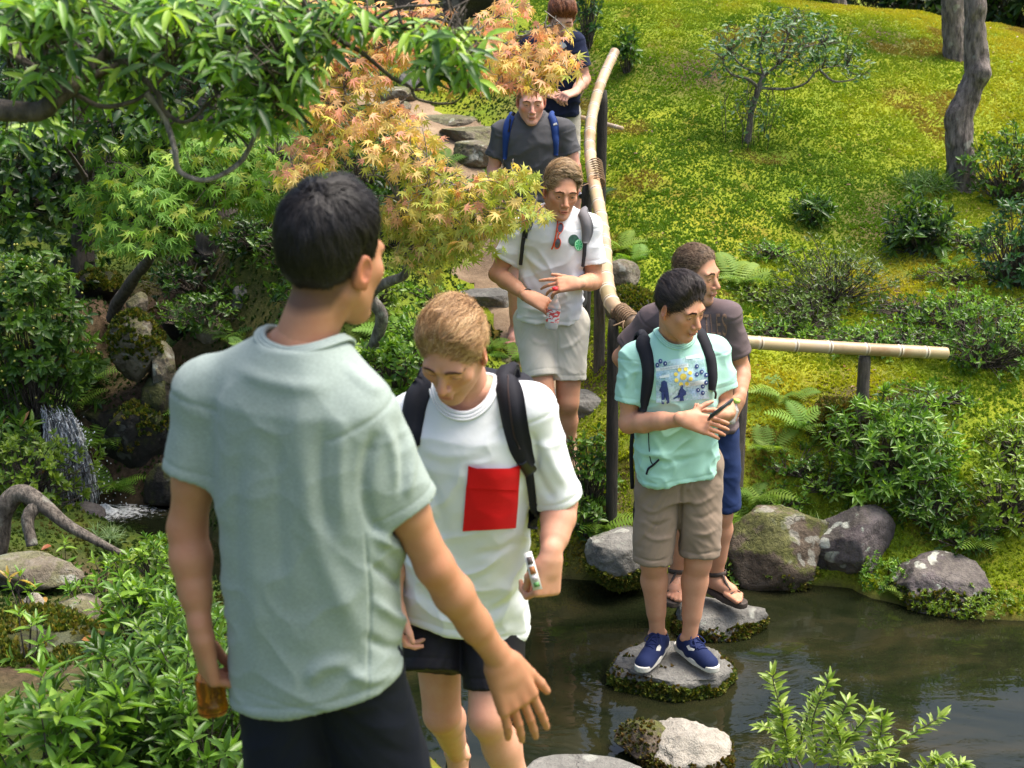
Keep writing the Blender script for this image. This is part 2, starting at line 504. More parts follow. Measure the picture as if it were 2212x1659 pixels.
# ---------------------------------------------------------------- moss sprigs, nobody could count them
def moss_sprigs(n, name, label, xr, yr, size, palette, keepfn):
    x = rng.uniform(*xr, n); y = rng.uniform(yr[0] ** .7, yr[1] ** .7, n) ** (1 / .7)
    z = ground_z(x, y)
    k = (z > .03) & keepfn(x, y)
    x, y, z = x[k], y[k], z[k]; n = len(x)
    P = np.stack([x, y, z - .003], -1)
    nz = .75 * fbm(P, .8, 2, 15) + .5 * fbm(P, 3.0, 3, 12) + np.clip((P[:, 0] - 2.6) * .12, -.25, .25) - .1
    clump = fbm(P, 9.0, 2, 44)
    k = clump + rng.normal(0, .3, n) > -.75
    P, nz, clump = P[k], nz[k], clump[k]; n = len(P)
    tv = np.array([(-.5,0,0),(.5,0,0),(.1,.15,1),(0,-.5,0),(0,.5,0),(-.25,-.1,.8),(-.3,.3,0),(.4,-.3,0),(.4,.3,.7)], float)
    tf = np.array([(0,1,2),(3,4,5),(6,7,8)])
    up = nrm(np.stack([rng.normal(0, .45, n), rng.normal(-.1, .45, n), np.ones(n)], -1))
    yd = np.stack([np.cos(a := rng.uniform(0, 6.3, n)), np.sin(a), 0 * a], -1)
    M = frames(P, np.cross(up, yd), up, size * rng.uniform(.6, 1.5, n) * (1 + .4 * clump))
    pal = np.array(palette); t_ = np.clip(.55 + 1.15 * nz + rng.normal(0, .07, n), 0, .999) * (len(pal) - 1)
    i = t_.astype(int); c = pal[i] * (1 - (t_ - i))[:, None] + pal[np.minimum(i + 1, len(pal) - 1)] * (t_ - i)[:, None]
    c = c * rng.uniform(.88, 1.12, n)[:, None]
    br = np.clip((fbm(P, 2.1, 3, 91) - .30) * 5 + rng.normal(0, .2, n), 0, .75)[:, None] * (1 if palette[0][1] > .1 else .4)
    c = c * (1 - br) + np.array([.34, .22, .06]) * br
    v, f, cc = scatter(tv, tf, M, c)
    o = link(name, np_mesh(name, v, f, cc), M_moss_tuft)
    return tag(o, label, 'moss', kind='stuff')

def _pathfar(x, y):
    d, t_ = seg_dist(x, y, _path[:, :2]); return d > np.interp(t_, np.arange(len(_pw)), _pw) * .9
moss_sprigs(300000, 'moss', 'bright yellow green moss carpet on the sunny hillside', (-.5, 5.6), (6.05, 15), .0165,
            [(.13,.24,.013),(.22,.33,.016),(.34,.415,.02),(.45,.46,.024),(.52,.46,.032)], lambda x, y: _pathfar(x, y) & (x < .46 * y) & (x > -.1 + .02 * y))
moss_sprigs(60000, 'moss', 'green moss beside the stream with shade painted into its colour', (-5.0, .2), (4.6, 13), .019,
            [(.035,.075,.01),(.08,.13,.014),(.15,.18,.018)], lambda x, y: _pathfar(x, y) & (x > -.46 * y))  # greens darkened to carry the shade of the stream side
# ================================================================ ROCKS
def rock_material(name, ramp, lichen=.5, moss=.0, sc=1.0, dark=(.02,.018,.015)):
    t = new_mat(name)
    p = t.pos()
    n1 = t.noise(5 * sc, 6, .65); n2 = t.noise(38 * sc, 5, .7)
    c = t.ramp(t.mix(.35, n1, n2), ramp)
    if lichen:
        vor = t.n('ShaderNodeTexVoronoi'); vor.inputs['Scale'].default_value = 11 * sc
        vp = t.n('ShaderNodeVectorMath', operation='ADD'); t.l(p, vp.inputs[0])
        nn = t.n('ShaderNodeTexNoise'); nn.inputs['Scale'].default_value = 9; t.l(p, nn.inputs['Vector'])
        vs = t.n('ShaderNodeVectorMath', operation='SCALE'); t.l(nn.outputs[1], vs.inputs[0]); vs.inputs[3].default_value = .18
        t.l(vs.outputs[0], vp.inputs[1]); t.l(vp.outputs[0], vor.inputs['Vector'])
        blot = t.math('MULTIPLY', t.maprange(vor.outputs['Distance'], .42, .34), t.maprange(t.noise(3.1, 3), .52, .56))
        c = t.mix(t.math('MULTIPLY', blot, lichen), c, (.46, .47, .41))
        c = t.mix(t.maprange(t.noise(14, 5, .7), .62, .70, 0, lichen), c, (.33, .38, .31))
    if moss:
        g = t.n('ShaderNodeNewGeometry'); sx = t.n('ShaderNodeSeparateXYZ'); t.l(g.outputs['Normal'], sx.inputs[0])
        mk = t.math('MULTIPLY', t.maprange(t.math('ADD', t.noise(6, 5, .7), t.math('MULTIPLY', sx.outputs[2], .16)), .56, .64), moss)
        c = t.mix(mk, c, t.ramp(n2, [(.3, (.03, .05, .006)), (.7, (.13, .15, .015))]))
    ve = t.n('ShaderNodeTexVoronoi', feature='DISTANCE_TO_EDGE'); ve.inputs['Scale'].default_value = 6 * sc
    nv = t.n('ShaderNodeTexNoise'); nv.inputs['Scale'].default_value = 5; nv.inputs['Detail'].default_value = 4; t.l(p, nv.inputs['Vector'])
    sv = t.n('ShaderNodeVectorMath', operation='SCALE'); t.l(nv.outputs[1], sv.inputs[0]); sv.inputs[3].default_value = .35
    av = t.n('ShaderNodeVectorMath', operation='ADD'); t.l(p, av.inputs[0]); t.l(sv.outputs[0], av.inputs[1]); t.l(av.outputs[0], ve.inputs['Vector'])
    crack = t.math('MULTIPLY', t.maprange(ve.outputs['Distance'], .0, .022, 1, 0), t.maprange(t.noise(4, 3), .45, .6))
    c = t.mix(t.math('MULTIPLY', crack, .22), c, dark)
    pit = t.maprange(t.noise(95 * sc, 4, .8), .55, .75, 0, .6); c = t.mix(pit, c, dark)
    hgt = t.math('SUBTRACT', n2, t.math('MULTIPLY', crack, .3))
    return t.done(t.bsdf(c, .88, t.bump(hgt, .9, .015, t.bump(n1, .8, .04)), Specular_IOR_Level=.25))

M_rock_grey = rock_material('rock_grey', [(.3, (.07, .066, .06)), (.5, (.17, .165, .15)), (.7, (.28, .27, .245))], .5)
M_rock_pale = rock_material('rock_pale', [(.28, (.13, .105, .08)), (.45, (.32, .29, .245)), (.7, (.47, .44, .385))], .2)
M_rock_purple = rock_material('rock_purple', [(.3, (.045, .036, .038)), (.5, (.12, .10, .10)), (.7, (.22, .19, .185))], .95, .12)
M_rock_brown = rock_material('rock_brown', [(.3, (.035, .025, .018)), (.5, (.105, .08, .058)), (.7, (.24, .195, .15))], .35, .6)
M_rock_dark = rock_material('rock_dark', [(.3, (.008, .008, .007)), (.55, (.03, .027, .022)), (.75, (.08, .07, .055))], .12, .35)
M_rock_tan = rock_material('rock_tan', [(.3, (.06, .048, .034)), (.5, (.16, .135, .10)), (.7, (.27, .245, .20))], .6, .4)

_ico = {}
def ico(level):
    if level not in _ico:
        bm = bmesh.new(); bmesh.ops.create_icosphere(bm, subdivisions=level, radius=1)
        v = np.array([x.co[:] for x in bm.verts]); f = np.array([[x.index for x in q.verts] for q in bm.faces]); bm.free()
        _ico[level] = (v, f)
    return _ico[level]

def rock_verts(center, size, seed, rotz=0, facets=9, rough=.10, flat=None, level=5, tilt=(0, 0)):
    r = np.random.default_rng(seed)
    v, f = ico(level); v = v.copy()
    for _ in range(facets):
        n = nrm(r.normal(0, 1, 3) * np.array([1, 1, .8])); h = r.uniform(.62, .88)
        d = v @ n - h
        v -= np.where(d > 0, d * .97, 0)[:, None] * n
    n0 = nrm(v)
    v = v + n0 * (rough * fbm(v, 1.7, 4, seed, .55))[:, None] + n0 * (.022 * fbm(v, 9, 3, seed + 9, .6))[:, None] + n0 * (rough * .5 * (1 - 2 * np.abs(fbm(v, 4.5, 3, seed + 5))))[:, None]
    if flat is not None:
        d = v[:, 2] - flat
        v[:, 2] -= np.where(d > 0, d * .9, 0)
    v = v * np.asarray(size)
    R_ = np.array(Matrix.Rotation(rotz, 3, 'Z') @ Matrix.Rotation(tilt[0], 3, 'X') @ Matrix.Rotation(tilt[1], 3, 'Y'))
    return v @ R_.T + np.asarray(center), f

def moss_on(mesh_v, mesh_f, parent, n, size, palette, zr=None, nzmin=-1., seed=1, noise_cut=-.1, side=None):
    """small moss sprigs on a rock's faces, one mass"""
    r = np.random.default_rng(seed)
    a, b, c = mesh_v[mesh_f[:, 0]], mesh_v[mesh_f[:, 1]], mesh_v[mesh_f[:, 2]]
    nn = np.cross(b - a, c - a); ar = np.linalg.norm(nn, axis=1)
    i = r.choice(len(mesh_f), n, p=ar / ar.sum())
    w1 = r.uniform(0, 1, (n, 1)); w2 = r.uniform(0, 1, (n, 1)); fl = (w1 + w2) > 1
    w1 = np.where(fl, 1 - w1, w1); w2 = np.where(fl, 1 - w2, w2)
    P = a[i] + (b - a)[i] * w1 + (c - a)[i] * w2; N = nrm(nn[i])
    k = N[:, 2] > nzmin
    if zr is not None: k &= (P[:, 2] > zr[0]) & (P[:, 2] < zr[1] + .03 * fbm(P, 9, 2, seed))
    k &= fbm(P, 6, 3, seed + 3) + r.normal(0, .1, n) > noise_cut
    P, N = P[k], N[k]; n = len(P)
    if n < 10: return None
    tv = np.array([(-.5,0,0),(.5,0,0),(.1,.15,1),(0,-.5,0),(0,.5,0),(-.25,-.1,.8),(-.3,.3,0),(.4,-.3,0),(.4,.3,.7)], float)
    tf = np.array([(0,1,2),(3,4,5),(6,7,8)])
    up = nrm(N + r.normal(0, .4, (n, 3)) + np.array([0, 0, .3]))
    M = frames(P, np.cross(up, r.normal(0, 1, (n, 3))), up, size * r.uniform(.6, 1.6, n))
    pal = np.array(palette); c = pal[r.integers(0, len(pal), n)] * r.uniform(.6, 1.3, (n, 1))
    v, f, cc = scatter(tv, tf, M, c)
    o = link('moss', np_mesh('moss', v, f, cc), M_moss_tuft, parent)
    o['kind'] = 'stuff'
    return o

PAL_MOSS = [(.05,.09,.008),(.10,.14,.012),(.16,.18,.015),(.20,.17,.02)]
PAL_BROWN = [(.10,.06,.012),(.16,.10,.015),(.12,.12,.014),(.06,.07,.008)]

def rock(label, uvd, size, mat, seed, moss=None, cat='rock', group=None, name='rock', sink=0., top=False, **kw):
    c = at(*uvd); c[2] -= sink
    v, f = rock_verts(c, size, seed, **kw)
    if top: v[:, 2] += c[2] - v[:, 2].max()
    o = link(name, np_mesh(name, v, f, None, True), mat)
    tag(o, label, cat, group)
    if moss:
        for i, m in enumerate(moss if isinstance(moss, list) else [moss]): moss_on(v, f, o, seed=seed + i, **m)
    return o

rock('brown mossy boulder at the pond edge behind the khaki shorts', (1668,1180,6.72), (.32,.24,.27), M_rock_brown, 11, dict(n=5000, size=.016, palette=PAL_MOSS, zr=(-.1, .12)), facets=11, flat=.75)
rock('purple grey boulder with white lichen blotches at the pond edge', (1848,1190,6.72), (.255,.20,.25), M_rock_purple, 23, dict(n=2500, size=.014, palette=PAL_MOSS, zr=(-.1, .05)), facets=14, rotz=.5, tilt=(.1, .35))
rock('low dark rock with grey lichen top beside hanging moss', (2025,1275,6.42), (.27,.2,.19), M_rock_purple, 36, dict(n=5000, size=.016, palette=PAL_MOSS, zr=(-.1, .1)), facets=10, flat=.7, tilt=(.25, 0))
rock('mossy bank rock at the water edge under the fern on the far side', (2160,1312,6.42), (.28,.16,.085), M_rock_dark, 37, dict(n=9000, size=.016, palette=PAL_MOSS, noise_cut=-.4), facets=7)
# stepping stones across the pond
rock('flat mossy stepping stone under the navy sneakers', (1446,1425,5.62), (.255,.185,.155), M_rock_grey, 45, [dict(n=15000, size=.017, palette=PAL_MOSS, zr=(-.02, .055), noise_cut=-.45), dict(n=3000, size=.014, palette=PAL_BROWN, zr=(.04, .08), noise_cut=.1)], 'stepping stone', 'stepping stones in the pond', 'stepping_stone', facets=3, flat=.26, top=True, rotz=.1, rough=.22)
rock('small stepping stone under the brown sandals', (1540,1308,6.13), (.25,.16,.14), M_rock_grey, 52, [dict(n=9000, size=.016, palette=PAL_BROWN + PAL_MOSS, zr=(-.02, .06), noise_cut=-.3)], 'stepping stone', 'stepping stones in the pond', 'stepping_stone', facets=6, flat=.35, rotz=-.15, top=True)
rock('pale humped stepping stone with brown moss rim in the pond', (1490,1562,4.98), (.215,.21,.165), M_rock_pale, 63, [dict(n=9000, size=.014, palette=PAL_BROWN, zr=(-.02, .07), noise_cut=-.2)], 'stepping stone', 'stepping stones in the pond', 'stepping_stone', facets=9, top=True, rotz=.3, rough=.16)
rock('low brown side lump of the pale stepping stone', (1392,1600,5.0), (.12,.11,.075), M_rock_brown, 64, dict(n=900, size=.012, palette=PAL_BROWN, noise_cut=.15), 'rock', facets=7)
rock('broad smooth grey stepping stone at the bottom edge of the picture', (1250,1745,4.55), (.34,.26,.17), M_rock_grey, 75, None, 'stepping stone', 'stepping stones in the pond', 'stepping_stone', facets=4, flat=.55, rough=.06, sink=.0)
rock('grey topped mossy stone where the path meets the pond', (1352,1195,6.55), (.20,.17,.17), M_rock_grey, 81, dict(n=9000, size=.018, palette=PAL_MOSS, zr=(-.05, .17), noise_cut=-.5), 'stepping stone', 'stepping stones in the pond', 'stepping_stone', facets=6, flat=.5, rotz=.4)
# stone steps of the path
def step(label, uvd, size, seed, mat=None, **kw):
    return rock(label, uvd, size, mat or M_rock_tan, seed, None, 'stone step', 'stone steps of the path', 'stone_step', facets=kw.pop('facets', 7), flat=kw.pop('flat', .45), **kw)
step('flat grey stone at the foot of the path', (1230,1110,6.95), (.19,.16,.12), 91, M_rock_grey)
step('grey stone step beside the bare knee of the man in cream shorts', (1230,880,7.75), (.28,.15,.16), 92, M_rock_grey)
step('brown rock step under the pink sandal', (1105,790,8.5), (.22,.2,.17), 93, M_rock_brown)
step('long grey step at the edge of the tan earth', (1040,650,9.15), (.24,.16,.14), 94, M_rock_grey)
step('dark stone riser below the ferns beside the path', (960,700,8.7), (.2,.16,.14), 95, M_rock_brown)
step('pale slab step uppermost of the three beside the grey shirt', (975,262,11.8), (.26,.22,.09), 96)
step('long tan slab step in the middle of three beside the grey shirt', (1020,292,11.35), (.28,.2,.12), 97)
step('tan block step lowest of three beside the grey shirt', (1035,327,10.95), (.2,.2,.15), 98)
step('tan slab under the orange maple near the bare twig', (850,205,12.4), (.22,.22,.12), 99)
step('grey slab behind the pale maple twig', (757,208,12.6), (.17,.2,.1), 100, M_rock_grey)
step('narrow tan slab low under the orange maple', (835,232,12.0), (.2,.18,.09), 101)
step('round grey rock under the maple beside the thin pale twig', (905,185,12.7), (.18,.16,.17), 102, M_rock_grey, flat=None)
# stones on the hillside
for u, v, d, s, m, lb, sd_ in [
    (1438,572,8.95,(.11,.09,.08),M_rock_grey,'white blotched stone in the moss behind the buzz cut',110),
    (1345,592,8.6,(.12,.1,.09),M_rock_tan,'brown stone in the moss just right of the bamboo rail',111),
    (1368,665,7.9,(.17,.14,.12),M_rock_grey,'moss capped boulder by the bend of the bamboo rail',112),
    (1530,520,9.4,(.16,.1,.05),M_rock_grey,'thin grey slab lying in the moss behind two heads',113),
    (1843,640,8.75,(.05,.05,.06),M_rock_pale,'small pale pink stone inside the azalea',114),
    (1915,133,12.3,(.2,.14,.05),M_rock_grey,'flat grey gravelly stone on the upper hill near the pines',115),
    (1240,195,11.9,(.12,.1,.06),M_rock_brown,'brown stone on the upper slope by the thin rail',116)]:
    rock(lb, (u, v, d), s, m, sd_, dict(n=3000, size=.018, palette=PAL_MOSS, nzmin=.3, noise_cut=-.5) if sd_ == 112 else None, facets=8, level=4)
rock('moss covered mound at the foot of the bamboo fence post', (1820,905,7.35), (.25,.2,.10), M_rock_brown, 121, [dict(n=9000, size=.017, palette=PAL_BROWN + PAL_MOSS, noise_cut=-.4)], facets=5, level=4)
# stones of the stream, left
for u, v, d, s, m, lb, sd_, kw in [
    (214,618,8.9,(.15,.13,.10),M_rock_dark,'rounded dark stone above the stream under the green maple',130,{}),
    (298,655,8.65,(.07,.07,.08),M_rock_tan,'upright brown stone on the lip of the stream',131,{}),
    (300,750,8.1,(.17,.15,.20),M_rock_tan,'jagged lichen covered rock standing over the waterfall',132,dict(facets=16, rough=.22, tilt=(.1,-.15))),
    (350,790,8.05,(.09,.10,.17),M_rock_tan,'tall grey slab leaning against the jagged rock',133,dict(facets=14)),
    (345,880,8.0,(.12,.14,.18),M_rock_dark,'wet brown rock wall below the leaning slab',134,dict(facets=12, rough=.2)),
    (460,715,8.3,(.11,.1,.09),M_rock_tan,'rounded brown boulder beside the green shirt shoulder',135,dict(facets=6)),
    (540,648,8.4,(.16,.12,.10),M_rock_grey,'lichen grey block left of the dark haired neck',136,dict(facets=9)),
    (440,610,8.9,(.16,.14,.12),M_rock_dark,'dark boulder at the base of the old trunk',137,{}),
    (390,690,8.5,(.13,.12,.14),M_rock_dark,'shadowed boulder in the stream gap',138,{}),
    (300,960,7.95,(.26,.22,.26),M_rock_dark,'black wet rock behind the waterfall pool',139,dict(facets=10, rough=.2)),
    (230,900,8.1,(.18,.16,.12),M_rock_dark,'black ledge the water pours over',140,dict(facets=10)),
    (360,1050,7.75,(.17,.15,.14),M_rock_dark,'low black rock at the back of the pool',141,{}),
    (60,985,7.7,(.22,.16,.2),M_rock_dark,'dark rock left of the falling water',142,{}),
    (150,1112,7.05,(.19,.12,.07),M_rock_purple,'flat purple rock at the lip of the pool',143,dict(facets=6, flat=.6)),
    (90,800,8.3,(.34,.2,.18),M_rock_dark,'long mossy dark rock under the ferns',144,{}),
    (600,560,9.2,(.16,.14,.10),M_rock_dark,'mossy boulder beside the fern near the black hair',145,{}),
    (65,1235,5.75,(.24,.13,.09),M_rock_tan,'weathered brown stone under the twisted root',146,dict(facets=7, flat=.6)),
    (165,1325,5.35,(.10,.13,.07),M_rock_tan,'narrow tan stone on the near bank',147,dict(facets=9)),
    (95,1400,4.85,(.32,.22,.10),M_rock_dark,'broad dark slab on the near bank with fallen leaves',148,dict(facets=6, flat=.5, tilt=(.15,.1))),
    (75,1305,5.4,(.05,.05,.05),M_rock_pale,'small pale stone among the near bank weeds',149,{}),
    (950,10,13.6,(.6,.4,.35),M_rock_dark,'big dark rock at the top edge above the maple',150,{})]:
    rock(lb, (u, v, d), s, m, sd_, (dict(n=7000, size=.02, palette=PAL_MOSS, zr=None, nzmin=.25, noise_cut=-.2) if sd_ in (130,144,137,139,148,132,145) else None), level=4 if sd_ not in (132, 133, 148) else 5, **kw)

# white water of the fall and its drops
t = new_mat('falling_water')
_n = t.noise(1., 5, .7, t.scaled(t.pos(), (60, 60, 9)))
M_fall = t.done(t.bsdf(t.mix(t.maprange(_n, .4, .62), (.03, .035, .035), (.75, .78, .8)), .12, t.bump(_n, .9, .02), Alpha=t.maprange(_n, .36, .55, .12, .92), Specular_IOR_Level=.8))
M_foam = simple_mat('foam', (.75, .78, .8), .35, .2, 60)
wf = empty('waterfall', at(190,1095,7.6), 'small waterfall splashing over black rocks into the pool', 'waterfall')
mb = MB()
r_ = np.random.default_rng(5)
for k in range(260):
    u0 = r_.uniform(84, 142); d0 = 7.76 + r_.uniform(-.06, .05)
    s_ = np.linspace(r_.uniform(0, .35), 1, 10); e = r_.uniform(.7, 1.0)
    us = u0 + (48 + r_.normal(0, 6)) * s_ ** .65 * e + (u0 - 112) * .9 * s_ + 2.2 * np.sin(s_ * 11 + k * 1.7); vs = 884 + .2 * (u0 - 84) + 12 * r_.normal() * (1 - s_) + 214 * (s_ * e) ** 1.35
    pts = at(us, vs, d0 - .14 * s_ - .02)
    add_tube(mb, pts, (.0025 + .0045 * r_.uniform(.2, 1.3)) * np.sin(np.pi * np.linspace(.08, .92, 10)), 4)
mb.build('falling_sheet', M_fall, wf, True)
mb = MB(); v0, f0 = ico(1)
for k in range(300):
    s_ = r_.uniform(0, 1)
    p = at(120 + 90 * s_ ** .6 + r_.normal(0, 14 + 22 * s_), 890 + 208 * s_ ** 1.2 + r_.normal(0, 8), 7.62 + r_.normal(0, .05))
    p[2] = max(p[2], .005)
    mb.add(v0 * r_.uniform(.0015, .0045) * np.array([1, 1, 1.6]) + p, f0)
mb.build('drops', M_foam, wf)['kind'] = 'stuff'
mb = MB()
_fc = atz(np.array([228.]), np.array([1106.]), 0.)[0]
_rr, _aa = np.meshgrid(np.linspace(0, 1, 14), np.linspace(0, 2 * np.pi, 33), indexing='ij')
_fv = _fc + np.stack([_rr * np.cos(_aa) * .42, _rr * np.sin(_aa) * .2, .006 + .035 * np.exp(-(_rr / .22) ** 2) * (1 + .5 * vnoise(np.stack([_aa * 2, _rr * 9, _rr], -1), 1., 4))], -1).reshape(-1, 3)
_fi = np.arange(14 * 33).reshape(14, 33)
t = new_mat('pool_foam')
_df = t.n('ShaderNodeVectorMath', operation='SUBTRACT'); t.l(t.pos(), _df.inputs[0]); _df.inputs[1].default_value = tuple(_fc)
_dl = t.n('ShaderNodeVectorMath', operation='LENGTH'); t.l(t.scaled(_df.outputs[0], (2.4, 4.8, 1)), _dl.inputs[0])
_fa = t.math('SUBTRACT', t.math('MULTIPLY', t.noise(38, 6, .75), 1.75), t.math('ADD', t.math('MULTIPLY', _dl.outputs['Value'], .75), .35))
M_poolfoam = t.done(t.bsdf((.78, .8, .82), .4, t.bump(t.noise(60, 4), .8, .01), Alpha=t.maprange(_fa, 0., .45, 0., .9)))
link('foam', np_mesh('foam', _fv, np.stack([_fi[:-1, :-1], _fi[1:, :-1], _fi[1:, 1:], _fi[:-1, 1:]], -1).reshape(-1, 4), None, True), M_poolfoam, wf)['kind'] = 'stuff'

# ================================================================ BAMBOO FENCE
def bamboo_mat():
    t = new_mat('bamboo')
    c = t.attr()
    n = t.noise(1., 5, .65, t.scaled(t.pos(), (9, 9, 9)))
    c = t.mix(t.maprange(n, .52, .66, 0, .75), c, (.30, .17, .075))
    c = t.mix(t.maprange(t.noise(3.5, 4), .55, .7, 0, .5), c, (.42, .36, .32))
    c = t.mix(t.maprange(t.noise(28, 5, .8), .6, .72, 0, .6), c, (.20, .12, .06))
    return t.done(t.bsdf(c, .38, t.bump(t.noise(50, 3), .12, .004), Specular_IOR_Level=.5))
M_bamboo = bamboo_mat()
t = new_mat('charred_post')
_p = t.scaled(t.pos(), (30, 30, 4)); _n = t.noise(2, 6, .7, _p)
M_post = t.done(t.bsdf(t.ramp(_n, [(.3, (.008, .007, .006)), (.6, (.035, .029, .024)), (.8, (.09, .075, .06))]), .8, t.bump(_n, .9, .015)))
t = new_mat('weathered_post')
_p = t.scaled(t.pos(), (24, 24, 3)); _n = t.noise(2, 6, .7, _p)
M_post2 = t.done(t.bsdf(t.ramp(_n, [(.3, (.03, .024, .02)), (.55, (.11, .09, .075)), (.8, (.24, .20, .17))]), .85, t.bump(_n, .9, .015)))
M_rope = simple_mat('straw_rope', (.24, .155, .09), .9, .45, 150, .8)

def bamboo(parent, pts, r0, r1, spacing, label=None, hollow_end=False):
    pts = np.asarray(pts)
    n = 260
    c = smooth_path(pts, n)
    L = np.concatenate([[0], np.cumsum(np.linalg.norm(np.diff(c, axis=0), axis=1))])
    rr = np.random.default_rng(int(spacing * 1000))
    nodes = []; q = spacing * .5
    while q < L[-1] - .03: nodes.append(q); q += spacing * rr.uniform(.8, 1.2)
    nodes = np.array(nodes)
    s = np.unique(np.concatenate([L] + [nodes + e for e in (-.012, -.006, -.003, 0, .003, .006, .014)])); s = s[(s >= 0) & (s <= L[-1])]
    c = np.stack([np.interp(s, L, c[:, i]) for i in range(3)], -1)
    dn = np.min(np.abs(s[:, None] - nodes[None]), 1)
    rad = np.interp(s, [0, L[-1]], [r0, r1])
    rad = rad * (1 + .085 * np.exp(-(dn / .007) ** 2) - .05 * (dn < .002) + .012 * np.sin(s * 9))
    v, f, f3 = tube_arrays(c, rad, 18)
    seg = np.searchsorted(nodes, s)
    base = np.array([.44, .32, .18]) * rr.uniform(.78, 1.18, (len(nodes) + 2, 1)) * rr.uniform(.93, 1.07, (len(nodes) + 2, 3))
    cc = base[seg]
    cc = np.where((dn < .0035)[:, None], cc * .38, np.where((dn < .014)[:, None], np.array([.62, .53, .40]), cc))
    cols = np.concatenate([np.repeat(cc, 18, 0), cc[:1] * .9, cc[-1:] * .9])
    mb = MB(); mb.add(v, f, cols); mb.f3.append(f3.astype(np.int32))
    o = mb.build('bamboo_rail', M_bamboo, parent, True)
    if label: o['label'] = label
    return o

def post(parent, u, v_top, v_bot, d, r, mat, lean=0):
    a = at(u, v_top, d); b = at(u + lean, v_bot, d); b[1] = a[1]; b[2] = min(b[2], gz(b[0], b[1])) - .12
    s = np.linspace(0, 1, 14)[:, None]; p = a * (1 - s) + b * s
    rad = r * (1 + .07 * vnoise(p, 9, int(u)) + .0)
    rad = np.concatenate([[r * .8], rad[1:]]); 
    mb = MB(); add_tube(mb, p, rad, 14)
    return mb.build('post', mat, parent, True)

def lashing(parent, pts, r, turns):
    c = smooth_path(pts, 40); t_ = nrm(np.gradient(c, axis=0)); a = nrm(np.cross(t_, [.2, .3, .9])); b = np.cross(t_, a)
    n = turns * 14; s = np.linspace(0, 39, n); ang = np.linspace(0, turns * 2 * np.pi, n)
    cc = np.stack([np.interp(s, np.arange(40), c[:, i]) for i in range(3)], -1)
    aa = np.stack([np.interp(s, np.arange(40), a[:, i]) for i in range(3)], -1); bb = np.stack([np.interp(s, np.arange(40), b[:, i]) for i in range(3)], -1)
    P = cc + (aa * np.cos(ang)[:, None] + bb * np.sin(ang)[:, None]) * r
    mb = MB(); add_tube(mb, P, .0048, 5)
    e = P[-1]
    for k in range(2): add_tube(mb, smooth_path([e, e + np.array([-.03 + .02 * k, -.02, -.01]), e + np.array([-.06 + .05 * k, -.03, -.02 - .02 * k])], 6), .004, 4)
    return mb.build('rope_lashing', M_rope, parent, True)

rail_pts = [at(*p) for p in [(1328,112,9.9),(1300,175,9.6),(1280,245,9.2),(1274,310,8.85),(1281,380,8.45),(1296,460,8.05),(1306,540,7.6),(1309,600,7.25),(1322,655,6.95),(1365,697,6.72)]]
fence = empty('bamboo_fence', on_ground(1325,980,6.85), 'weathered bamboo handrail on dark posts bending along the path and bank', 'fence')
bamboo(fence, rail_pts, .034, .041, .16)
bamboo(fence, [at(1385,705,6.85), at(1600,737,7.0), at(1830,752,7.15), at(2044,763,7.3)], .036, .033, .19, 'straight bamboo rail ending over the azaleas')
for a in [(1325,690,980,6.80,.030,M_post,0),(1302,195,335,9.55,.035,M_post,-3),(1268,395,470,8.45,.032,M_post,0),(1296,600,700,8.0,.034,M_post2,0),(1606,752,985,7.04,.036,M_post2,-12),(1868,768,910,7.2,.035,M_post2,-6)]:
    post(fence, *a)
lashing(fence, [at(1284,352,8.6), at(1291,398,8.36)], .045, 9)
lashing(fence, [at(1338,672,6.85), at(1366,697,6.72)], .047, 8)
_thin = empty('thin_bamboo_rail', at(1280,262,10.0), 'thin bamboo crosspiece low behind the upper fence post', 'bamboo pole')
bamboo(_thin, [at(1150,225,10.3), at(1250,252,10.0), at(1345,278,9.75)], .016, .015, .12)
_p = post(_thin, 1160, 228, 300, 10.3, .015, M_post2)
# ================================================================ PLANTS
def lance(width=.3, fold=.12, droop=.18, st=4):
    ys = np.linspace(0, 1, st + 2)[1:-1]
    v = [(0, 0, 0)]
    for y in ys:
        w_ = width * .5 * (math.sin(math.pi * y ** .8) ** .8)
        z = -droop * y * y
        v += [(-w_, y, z + fold * w_ * 1.6), (0, y, z - fold * .02), (w_, y, z + fold * w_ * 1.6)]
    v.append((0, 1, -droop))
    f = [(0, 2, 1), (0, 3, 2)]
    for i in range(st - 1):
        a, b = 1 + 3 * i, 4 + 3 * i
        f += [(a, a+1, b+1), (a, b+1, b), (a+1, a+2, b+2), (a+1, b+2, b+1)]
    a = 1 + 3 * (st - 1); n = len(v) - 1
    f += [(a, a+1, n), (a+1, a+2, n)]
    return np.array(v, float), np.array(f)

def maple_leaf():
    ang = [0, 37, 78, 125]; ln = [1., .93, .76, .45]
    pts = []
    tips = [(-a, l) for a, l in zip(ang[::-1], ln[::-1]) if a] + [(0, 1.)] + [(a, l) for a, l in zip(ang, ln) if a]
    ring = []
    for i, (a, l) in enumerate(tips):
        if i:
            m = (tips[i-1][0] + a) / 2; ring.append((m, .30))
        ring += [(a - 9, l * .52), (a, l), (a + 9, l * .52)]
    ring = [(-150, .12)] + ring + [(150, .12)]
    v = [(0, 0, 0)]
    for a, r in ring:
        x, y = r * math.sin(R(a)), r * math.cos(R(a)); v.append((x, y, -.30 * r * r + .03 * (r < .4)))
    n = len(ring)
    f = [(0, i + 1, i) for i in range(1, n)] + [(0, 1, n)]
    v = np.array(v); v[:, 1] -= 0
    return v, np.array(f)

